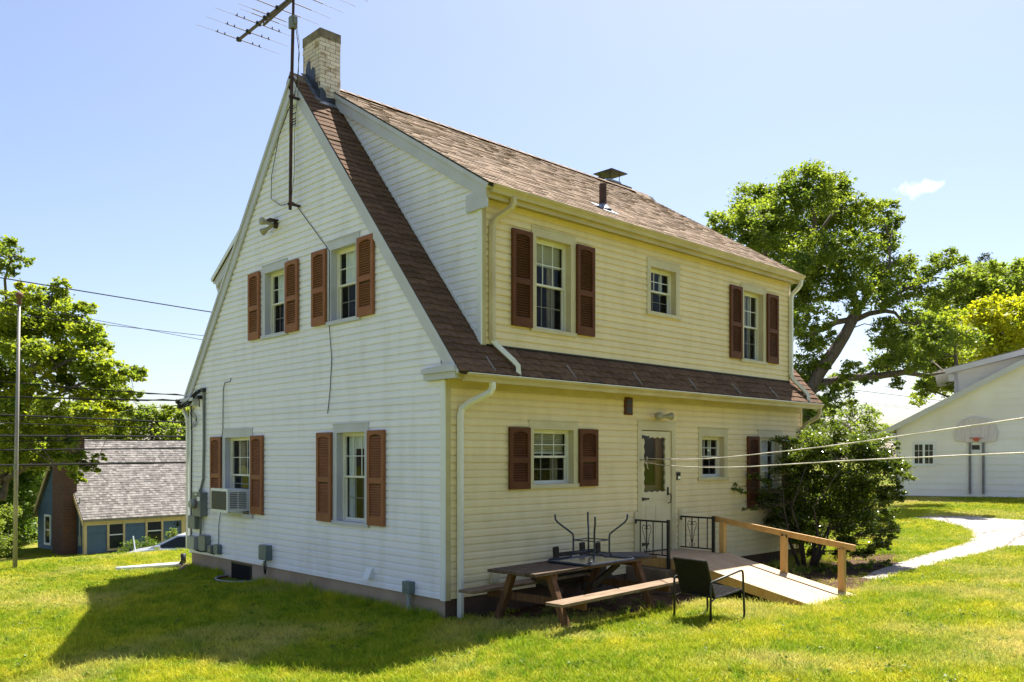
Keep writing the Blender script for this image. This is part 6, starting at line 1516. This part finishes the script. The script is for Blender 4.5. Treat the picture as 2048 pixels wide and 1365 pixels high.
def leaves_mesh(name, clumps, m, size, per_m2, seed, flat=.75, aspect=.5, spray=.38, droop=.0, dens=1.0):
    """leaf sized faces spread through sprays inside each clump"""
    rg = np.random.default_rng(seed)
    out = []
    for (cx, cy, cz, r) in clumps:
        ns = max(4, int(16 * (r / .5) ** 1.2))
        n_tot = int(1.45 * per_m2 * math.pi * r * r * dens)
        d = rg.normal(size=(ns, 3)); d /= np.linalg.norm(d, axis=1)[:, None]
        rad = r * (0.35 + 0.68 * rg.random(ns) ** .5)
        sc = np.array([cx, cy, cz]) + d * rad[:, None] * np.array([1, 1, flat])
        sr = r * spray * rg.uniform(.55, 1.25, ns)
        idx = rg.integers(0, ns, n_tot)
        p = rg.normal(size=(n_tot, 3)) * .48
        p[:, 2] *= .6
        pos = sc[idx] + p * sr[idx][:, None]
        # leaf frame
        nrm = rg.normal(size=(n_tot, 3)) * .6 + np.array([0.15, 0.08, .9])
        nrm /= np.linalg.norm(nrm, axis=1)[:, None]
        t = rg.normal(size=(n_tot, 3)) + (pos - np.array([cx, cy, cz])) / r * .8 + np.array([0, 0, -droop])
        t -= nrm * (t * nrm).sum(1)[:, None]
        t /= np.linalg.norm(t, axis=1)[:, None] + 1e-9
        b = np.cross(nrm, t)
        L_ = size * rg.uniform(.6, 1.25, n_tot)[:, None]; Wd = L_ * aspect * .5
        q = np.stack([pos - t * L_ * .5, pos + b * Wd - t * L_ * .05 + nrm * L_ * .06, pos + t * L_ * .5, pos - b * Wd - t * L_ * .05 + nrm * L_ * .06], axis=1)
        out.append(q.reshape(-1, 3))
    v = np.concatenate(out)
    return np_mesh(name, v, None, m, 4)

def tree(name, label, cat, base, clumps, limbs, bark, leafm, size, per_m2, seed, group=None, twigs=True, aspect=.5, droop=0.0, spray=.5, crown_name="crown", flat=.8, grow=1.22):
    t = thing(name, label, cat, base, 0, group)
    bs = Vector(base)
    tb = MB(); r = random.Random(seed)
    for k, l in enumerate(limbs):
        tb.tube([Vector(p[:3]) - bs for p in l], [p[3] for p in l], 8)
    pts = [(Vector(p[:3]) - bs, p[3]) for l in limbs for p in l]
    # densify the limb points so that branches leave along their length
    dp = []
    for l in limbs:
        for a, c in zip(l[:-1], l[1:]):
            for f in (0, .33, .66): dp.append((Vector(a[:3]).lerp(Vector(c[:3]), f) - bs, a[3] + (c[3] - a[3]) * f))
    dp += pts
    trunk = tb.build("trunk", bark, t, smooth=True)
    if twigs and dp:
        bb = MB()
        for (cx, cy, cz, cr) in clumps:
            c = Vector((cx, cy, cz)) - bs
            p, pr = min(dp, key=lambda q: (q[0] - c).length + max(0, q[0].z - c.z) * .8)
            dist = (p - c).length
            if dist > 3.6: continue
            r0 = min(pr * .6, .012 + .012 * dist)
            mid = p.lerp(c, .5) + Vector((r.uniform(-.12, .12), r.uniform(-.12, .12), r.uniform(-.02, .16))) * dist
            bb.tube([p, p.lerp(mid, .5), mid, mid.lerp(c, .6), c], [r0, r0 * .85, r0 * .65, r0 * .45, r0 * .25], 5, cap=False)
            for k in range(5):
                d = Vector((r.gauss(0, 1), r.gauss(0, 1), r.gauss(.2, .8))).normalized() * cr * r.uniform(.6, 1.0)
                s = mid.lerp(c, r.uniform(.3, 1)); bb.tube([s, s + d * .5 + Vector((0, 0, .03)), s + d], [r0 * .3, r0 * .2, r0 * .08], 4, cap=False)
        o = bb.build("branches", bark, t, smooth=True); tag(o, kind="stuff")
    rel = [(a - base[0], b_ - base[1], c - base[2], d) for a, b_, c, d in clumps]
    rel = [(a, b_, c, d * grow) for a, b_, c, d in rel]
    me = leaves_mesh(crown_name, rel, leafm, size, per_m2, seed, aspect=aspect, droop=droop, spray=spray, flat=flat)
    o = link(crown_name, me, t); tag(o, kind="stuff")
    return t

gnd = lambda x, y: (x, y, ground(x, y) - .05)
tree("oak_tree", "tall spreading oak with a leaning pale trunk behind the right end of the house", "tree", gnd(20.8, 5.9), OAK, [[(20.8, 5.9, ground(20.8, 5.9) - .3, .42), (20.78, 5.9, 1.6, .34)] + OAK_TRUNK, OAK_L1, OAK_L2, OAK_L3, OAK_L4, OAK_L5, OAK_L6, OAK_L7, OAK_L8], M['bark'], M['leaf_oak'], .145, 640, 21, aspect=.48)
ox = sum(c_[0] for c_ in OAKLOW)/len(OAKLOW); oy = sum(c_[1] for c_ in OAKLOW)/len(OAKLOW)
tree("small_tree", "low bushy tree between the house eave and the garage roof", "tree", gnd(ox, oy), OAKLOW, [[(ox, oy, ground(ox, oy) - .2, .12), (ox, oy, 2.4, .08), (ox + .1, oy, 3.6, .03)]], M['bark'], M['leaf_oak'], .15, 330, 22)
tree("small_tree", "leafy tree rising right behind the garage dormer tip", "tree", gnd(33.6, 4.9), OAKRIGHT, [[(33.6, 4.9, ground(33.6, 4.9) - .2, .2), (33.5, 4.9, 3.0, .16), (33.2, 5.0, 5.5, .10), (32.9, 5.0, 7.2, .05)]], M['bark'], M['leaf_maple'], .2, 300, 23)
yb = (39.5, 2.8)
tree("maple_tree", "bright yellow green maple glowing behind the garage roof", "tree", gnd(*yb), YELLOWMAPLE, [[(yb[0], yb[1], ground(*yb) - .2, .3), (yb[0], yb[1], 4.0, .24), (yb[0] - .4, yb[1] + .3, 7.5, .12), (yb[0] - .3, yb[1] + .3, 9.2, .06)]], M['bark'], M['leaf_yellow'], .24, 260, 24)
yg = (46.0, 3.5)
tree("maple_tree", "tall mid green tree at the right edge behind the yellow green maple", "tree", gnd(*yg), GREENTREE, [[(yg[0], yg[1], ground(*yg) - .2, .4), (yg[0], yg[1], 6.0, .32), (yg[0] - .4, yg[1] + .3, 11, .16), (yg[0] - .3, yg[1] + .3, 13.2, .06)]], M['bark'], M['leaf_mid'], .28, 230, 25)
for cl, lab, sd in ((PINE, "dark pine tip poking above the green trees, clear of the photo edge", 26), (PINE2, "dark pine tip cut by the right edge of the photo", 27)):
    x, y = cl[1][0], cl[1][1]
    tree("pine_tree", lab, "tree", gnd(x, y), cl + [(x, y, 13.2, .8), (x, y, 11.5, 1.0), (x, y, 10, 1.2)], [[(x, y, ground(x, y) - .2, .3), (x, y, 9, .2), (x, y, cl[0][2], .05)]], M['bark_red'], M['leaf_pine'], .30, 260, sd, aspect=.16)
tree("maple_tree", "big sunlit maple beside the flagpole, its branch hanging over the blue house", "tree", gnd(1.55, 31.15), MAPLE, [MAPLE_T, MAPLE_L1, MAPLE_L2, MAPLE_L3, MAPLE_L4], M['bark'], M['leaf_maple'], .16, 620, 28, aspect=.75)
tree("ash_tree", "tree outside the left edge whose feathery branch tip hangs above the maple", "tree", gnd(-1.2, 27.5), MAPLETOP, [[(-1.2, 27.5, -2.6, .28), (-1.0, 27.6, 5.0, .2), (-.2, 28.0, 8.6, .1), (.9, 28.4, 9.8, .05), (1.9, 28.4, 10.0, .02)]], M['bark'], M['leaf_oak'], .19, 330, 29)
tree("shade_tree", "dark leafy tree filling the gap left of the blue house gable", "tree", gnd(5.0, 41.0), MAPLELOW, [[(5.0, 41.0, -2.8, .3), (5.0, 40.8, .5, .2), (5.2, 40.3, 2.4, .08)]], M['bark_red'], M['leaf_dark'], .24, 300, 30)
# the far wood behind the blue house: each crown a tree of its own
tl = sorted(TREELINE, key=lambda c: c[0] - c[1])
far_lab = ["far tree at the left end of the wood behind the maple", "far tree behind the blue house chimney", "far tree above the left part of the blue house ridge",
           "far tree above the middle of the blue house ridge, under the thick cable", "far round tree just left of the white gable corner", "far tree right behind the white gable corner", "far tree hidden mostly by the white house"]
rt = random.Random(2)
for k in range(7):
    cl = tl[k*len(tl)//7:(k+1)*len(tl)//7]
    x = sum(c[0] for c in cl)/len(cl); y = sum(c[1] for c in cl)/len(cl); z = max(c[2] for c in cl)
    ext = [(x + rt.uniform(-1.3, 1.3), y + rt.uniform(-1, 1), zz, 1.3) for zz in (-1.6, .0, 1.4, 2.2)]
    tree("far_tree", far_lab[k], "tree", (x, y, -2.6), cl + ext, [[(x, y, -2.8, .3), (x, y, 1.0, .2), (x, y, z, .06)]], M['bark_red'], M['leaf_mid'] if k % 2 else M['leaf_maple'], .30, 210, 40 + k, "trees behind the blue house", twigs=False)
# shrub at the corner of the house
shrub_stems = [[(8.25 + .12*math.cos(a), -.85 + .12*math.sin(a), 0, .034), (8.25 + .35*math.cos(a), -.85 + .35*math.sin(a), .55, .024), (8.3 + (.5 + .08*i)*math.cos(a), -.85 + (.32)*math.sin(a), 1.25, .014), (8.4 + .85*math.cos(a), -1.0 + .7*math.sin(a), 2.0, .008)] for i, a in enumerate([0, .9, 1.7, 2.6, 3.4, 4.3, 5.2, 5.8])]
sb = tree("shrub", "big glossy leaved shrub at the corner beside the handrail", "shrub", (8.3, -.9, .0), SHRUB, shrub_stems, M['bark_red'], M['leaf_shrub'], .062, 3300, 50, aspect=.55, spray=.5, grow=1.16)
gc_ = link("ground_cover", leaves_mesh("ground_cover", [(x, y, ground(x, y) + .10, .17) for x, y in ((7.5,-1.2),(7.9,-1.3),(7.7,-1.6),(8.1,-1.7),(7.4,-.8),(8.6,-1.9),(9.1,-2.0),(8.4,-1.55),(7.0,-.9))], M['leaf_cover'], .05, 1600, 51, flat=.5)); tag(gc_, kind="stuff")
# shrub and low plants before the blue house
tree("flowering_shrub", "pinkish green shrub at the foot of the blue house gable", "shrub", (2.7, 33.2, -2.5), [(2.6, 33.3, -1.9, .55), (2.9, 32.9, -1.5, .4), (2.4, 33.8, -1.0, .55), (2.8, 34.0, -.3, .45), (2.2, 33.0, -1.6, .6)], [[(2.7, 33.2, -2.6, .05), (2.7, 33.2, -1.2, .02)]], M['bark_red'], M['leaf_mid'], .12, 420, 52)
tree("round_shrub", "low rounded shrub with pale flowers under the blue house window", "shrub", (7.25, 30.9, -2.5), [(6.9, 30.9, -1.95, .42), (7.4, 30.8, -1.85, .48), (7.9, 30.7, -1.95, .4)], [[(7.3, 30.9, -2.6, .05), (7.3, 30.9, -2.0, .02)]], M['bark_red'], M['leaf_cover'], .10, 520, 53)
tree("small_conifer", "small pointed evergreen beside the second blue house window", "shrub", (8.75, 30.5, -2.5), [(8.75, 30.5, -1.7, .28), (8.75, 30.5, -1.4, .22), (8.75, 30.5, -1.15, .14)], [[(8.75, 30.5, -2.6, .04), (8.75, 30.5, -1.2, .015)]], M['bark_red'], M['leaf_mid'], .08, 900, 54)

# the wood at the end of the garden, mirrored in the window glass
rb_ = random.Random(31); wc_ = []
for k in range(70):
    t_ = rb_.uniform(-1, 1); wx = 8 + 46 * t_ ; wy = -36 - 10 * rb_.random() - 14 * t_ * t_
    for q in range(3): wc_.append((wx + rb_.uniform(-2, 2), wy + rb_.uniform(-2, 2), rb_.uniform(.5, 10.5 + 3 * math.sin(k)), rb_.uniform(1.2, 2.3)))
for k in range(40):
    wx = -40 - rb_.uniform(0, 10); wy = rb_.uniform(-34, 34); wc_.append((wx, wy, rb_.uniform(.5, 7.5), rb_.uniform(1.2, 2.3)))
wood = link("woodland", leaves_mesh("woodland", wc_, M['leaf_dark'], .75, 11, 71)); tag(wood, kind="stuff")

# ------------------------------------------------------------------ grass
def blade_tuft(name, n, rad, h0, h1, w, m, seed, lean=.5):
    r = random.Random(seed); b = MB()
    for _ in range(n):
        a = r.uniform(0, 6.283); q = rad*math.sqrt(r.random()); x, y = q*math.cos(a), q*math.sin(a)
        h = r.uniform(h0, h1); d = r.uniform(0, 6.283); l = h*lean*r.uniform(.2, 1.2); f = r.uniform(0, 6.283)
        wx, wy = math.cos(f)*w/2, math.sin(f)*w/2; dx, dy = math.cos(d)*l, math.sin(d)*l
        b.add([(x - wx, y - wy, -.01), (x + wx, y + wy, -.01), (x + wx*.7 + dx*.4, y + wy*.7 + dy*.4, h*.62), (x - wx*.7 + dx*.4, y - wy*.7 + dy*.4, h*.62), (x + dx, y + dy, h*.95)], [(0, 1, 2, 3), (3, 2, 4)])
    me = bpy.data.meshes.new(name); me.from_pydata(b.v, [], b.f); me.materials.append(m); return me
gm = bpy.data.materials.new("grass_blade"); gm.use_nodes = True
_nt = gm.node_tree; _bs = _nt.nodes["Principled BSDF"]; _bs.inputs['Roughness'].default_value = .55; _bs.inputs['Specular IOR Level'].default_value = .12
_g = _nt.nodes.new("ShaderNodeNewGeometry"); _c = grass_color_nodes(_nt, _g.outputs['Position'])
_oi = _nt.nodes.new("ShaderNodeObjectInfo"); _mr = _nt.nodes.new("ShaderNodeMapRange"); _mr.inputs['To Min'].default_value = .72; _mr.inputs['To Max'].default_value = 1.3
_nt.links.new(_g.outputs['Random Per Island'], _mr.inputs['Value'])
_mu = _nt.nodes.new("ShaderNodeMixRGB"); _mu.blend_type = 'MULTIPLY'; _mu.inputs['Fac'].default_value = 1; _nt.links.new(_c, _mu.inputs['Color1']); _nt.links.new(_mr.outputs[0], _mu.inputs['Color2'])
_nt.links.new(_mu.outputs[0], _bs.inputs['Base Color'])
_tr = _nt.nodes.new("ShaderNodeBsdfTranslucent"); _nt.links.new(_mu.outputs[0], _tr.inputs['Color']); _ms = _nt.nodes.new("ShaderNodeMixShader"); _ms.inputs[0].default_value = .35
_nt.links.new(_bs.outputs[0], _ms.inputs[1]); _nt.links.new(_tr.outputs[0], _ms.inputs[2]); _nt.links.new(_ms.outputs[0], _nt.nodes["Material Output"].inputs[0])
M['grass'] = gm

def inside(poly, x, y):
    px = np.array([p[0] for p in poly]); py = np.array([p[1] for p in poly]); c = np.zeros(len(x), bool); j = len(px) - 1
    for i in range(len(px)):
        cond = ((py[i] > y) != (py[j] > y)) & (x < (px[j] - px[i])*(y - py[i])/(py[j] - py[i] + 1e-12) + px[i]); c ^= cond; j = i
    return c
rg = np.random.default_rng(77)
def scatter(n, x0, x1, y0, y1, keep):
    x = rg.uniform(x0, x1, n); y = rg.uniform(y0, y1, n)
    d = np.hypot(x + 7.22, y + 8.87)
    k = rg.random(n) < keep(d)
    # stay within a generous wedge round the view
    la = (x + 7.22)*.7236 - (y + 8.87)*.690; dp_ = (x + 7.22)*.690 + (y + 8.87)*.7236
    k &= (dp_ > 6.5) & (np.abs(la) < dp_*.68 + 2.0)
    k &= ~((x > -.03) & (x < L + .03) & (y > -.03) & (y < W + .03))
    k &= ~inside(PATH, x, y) & ~((y > 20.0) & (y < 27.4))
    bare = inside(BED, x, y) | inside(BED2, x, y)
    k &= ~bare | (rg.random(n) < .035)
    k &= ~((x > 3.75) & (x < 5.5) & (y > -3.12) & (y < 0))
    k &= ~((np.hypot((x)/.42, (y - 5.86)/.52) < 1.3) & (x < 0))
    x, y = x[k], y[k]
    return np.array([(a, b, ground(a, b)) for a, b in zip(x, y)], np.float32)
P1 = scatter(260000, -14, 16, -9, 13, lambda d: np.clip((9.0/d)**1.25, 0, 1))
fr_ = []
for _ in range(1500):
    if rg.random() < .55: fr_.append((-.04 - abs(rg.normal()) * .06, rg.uniform(.1, W)))
    else: fr_.append((rg.uniform(5.6, 12), -.08 - abs(rg.normal()) * .5))
P3 = np.array([(x, y, ground(x, y)) for x, y in fr_ if not (x < 0 and abs(y - 5.86) < .7)], np.float32)
P2 = scatter(120000, -14, 34, -9, 14, lambda d: np.where(d > 15, np.clip(18/d, 0, 1), 0))
def grass_object(name, pts, tufts, smin, smax):
    coll = bpy.data.collections.new(name + "_tufts")
    for i, me in enumerate(tufts):
        o = bpy.data.objects.new("tuft", me); coll.objects.link(o)
    me = bpy.data.meshes.new(name); me.vertices.add(len(pts)); me.vertices.foreach_set("co", pts.ravel()); me.materials.append(M['grass'])
    ob = link(name, me); tag(ob, kind="stuff")
    ng = bpy.data.node_groups.new(name, 'GeometryNodeTree'); ng.interface.new_socket("Geometry", in_out='INPUT', socket_type='NodeSocketGeometry'); ng.interface.new_socket("Geometry", in_out='OUTPUT', socket_type='NodeSocketGeometry')
    nd = ng.nodes; lk = ng.links; gi = nd.new("NodeGroupInput"); go = nd.new("NodeGroupOutput")
    ip = nd.new("GeometryNodeInstanceOnPoints"); ci = nd.new("GeometryNodeCollectionInfo"); ci.inputs['Collection'].default_value = coll; ci.inputs['Separate Children'].default_value = True; ci.inputs['Reset Children'].default_value = True
    ip.inputs['Pick Instance'].default_value = True
    rr_ = nd.new("FunctionNodeRandomValue"); rr_.data_type = 'FLOAT_VECTOR'; rr_.inputs[0].default_value = (-.12, -.12, 0); rr_.inputs[1].default_value = (.12, .12, 6.283)
    rs_ = nd.new("FunctionNodeRandomValue"); rs_.data_type = 'FLOAT'; rs_.inputs[2].default_value = smin; rs_.inputs[3].default_value = smax; rs_.inputs['Seed'].default_value = 5
    lk.new(gi.outputs[0], ip.inputs['Points']); lk.new(ci.outputs[0], ip.inputs['Instance']); lk.new(rr_.outputs[0], ip.inputs['Rotation']); lk.new(rs_.outputs[1], ip.inputs['Scale']); lk.new(ip.outputs[0], go.inputs[0])
    md = ob.modifiers.new("scatter", 'NODES'); md.node_group = ng
    return ob
near_t = [blade_tuft("grass_tuft", 26, .11, .025, .062, .0075, M['grass'], s, 1.3) for s in (1, 2, 3, 4)] + [blade_tuft("grass_tuft", 20, .08, .05, .11, .006, M['grass'], 6, .9)]
far_t = [blade_tuft("grass_tuft", 24, .17, .03, .065, .014, M['grass'], s, 1.3) for s in (7, 8, 9)]
grass_object("grass", P1, near_t, .6, 1.35)
grass_object("grass", P2, far_t, .8, 1.3)
tall_t = [blade_tuft("tall_tuft", 14, .07, .06, .20, .007, M['grass'], s, .55) for s in (11, 12, 13)]
grass_object("tall_grass", P3, tall_t, .35, 1.2)
# taller tufts left by the mower along the foundation and under the table
rw = random.Random(9)
for (x, y, s, lab) in ((-.06, 3.35, 1.0, "tall dark grass tuft against the foundation below the left lower window"), (-.09, 2.1, .5, "small weed sprouting against the foundation under the dryer vent"), (-.08, 1.55, .6, "feathery weed against the foundation near the dryer vent"),
                       (1.75, -1.62, .55, "leafy weed growing in bare earth at the front edge of the picnic bench"), (1.05, -.9, .5, "weed in the shade under the left end of the picnic table"), (2.45, -1.7, .6, "light green weed beside the right foot of the picnic table"), (-.06, 7.2, .6, "tall grass tuft at the foundation below the utility boxes")):
    me = blade_tuft("weed", int(70*s), .09*s + .03, .10*s, .34*s, .010, M['leaf_cover'] if s < .9 else M['grass'], rw.randrange(999), .5)
    o = link("weed", me); o.location = (x, y, ground(x, y)); tag(o, lab, "weed")
# clover and plantain patches in the lawn
cv = []
rcv = random.Random(13)
while len(cv) < 170:
    d_ = 7 + 12 * rcv.random() ** 1.4; s_ = rcv.uniform(-.62, .62) * d_
    x = -7.22 + s_ * .7236 + d_ * .690; y = -8.87 - s_ * .690 + d_ * .7236
    if (-.4 < x < L + .5 and -.4 < y < W + .4) or (3.6 < x < 5.7 and -3.4 < y < 0): continue
    if inside(PATH, np.array([x]), np.array([y]))[0] or inside(BED, np.array([x]), np.array([y]))[0]: continue
    cv.append((x, y, ground(x, y) + .03, rcv.uniform(.06, .20)))
cl_ = link("clover", leaves_mesh("clover", cv, M['leaf_cover'], .030, 900, 72, flat=.12, aspect=.9, spray=.55)); tag(cl_, kind="stuff")
# fallen leaves and clippings on the bare beds
lt = leaves_mesh("leaf_litter", [(x, y, ground(x, y) + .02, .5) for x, y in ((6.2,-1.6),(7.0,-2.0),(6.5,-.8),(7.6,-2.1),(8.6,-1.7),(9.4,-1.3),(2.0,-1.2),(1.2,-.8),(3.0,-1.2))], mat("dry_leaf", (.20,.12,.06), .9, island=.5), .05, 120, 61, flat=.02, spray=.6)
lv = np.zeros(len(lt.vertices)*3, np.float32); lt.vertices.foreach_get("co", lv); lv = lv.reshape(-1, 3); lv[:, 2] = [ground(a, b) + .018 + abs(c - ground(a, b))*.06 for a, b, c in lv]; lt.vertices.foreach_set("co", lv.ravel())
lo_ = link("leaf_litter", lt); tag(lo_, kind="stuff")
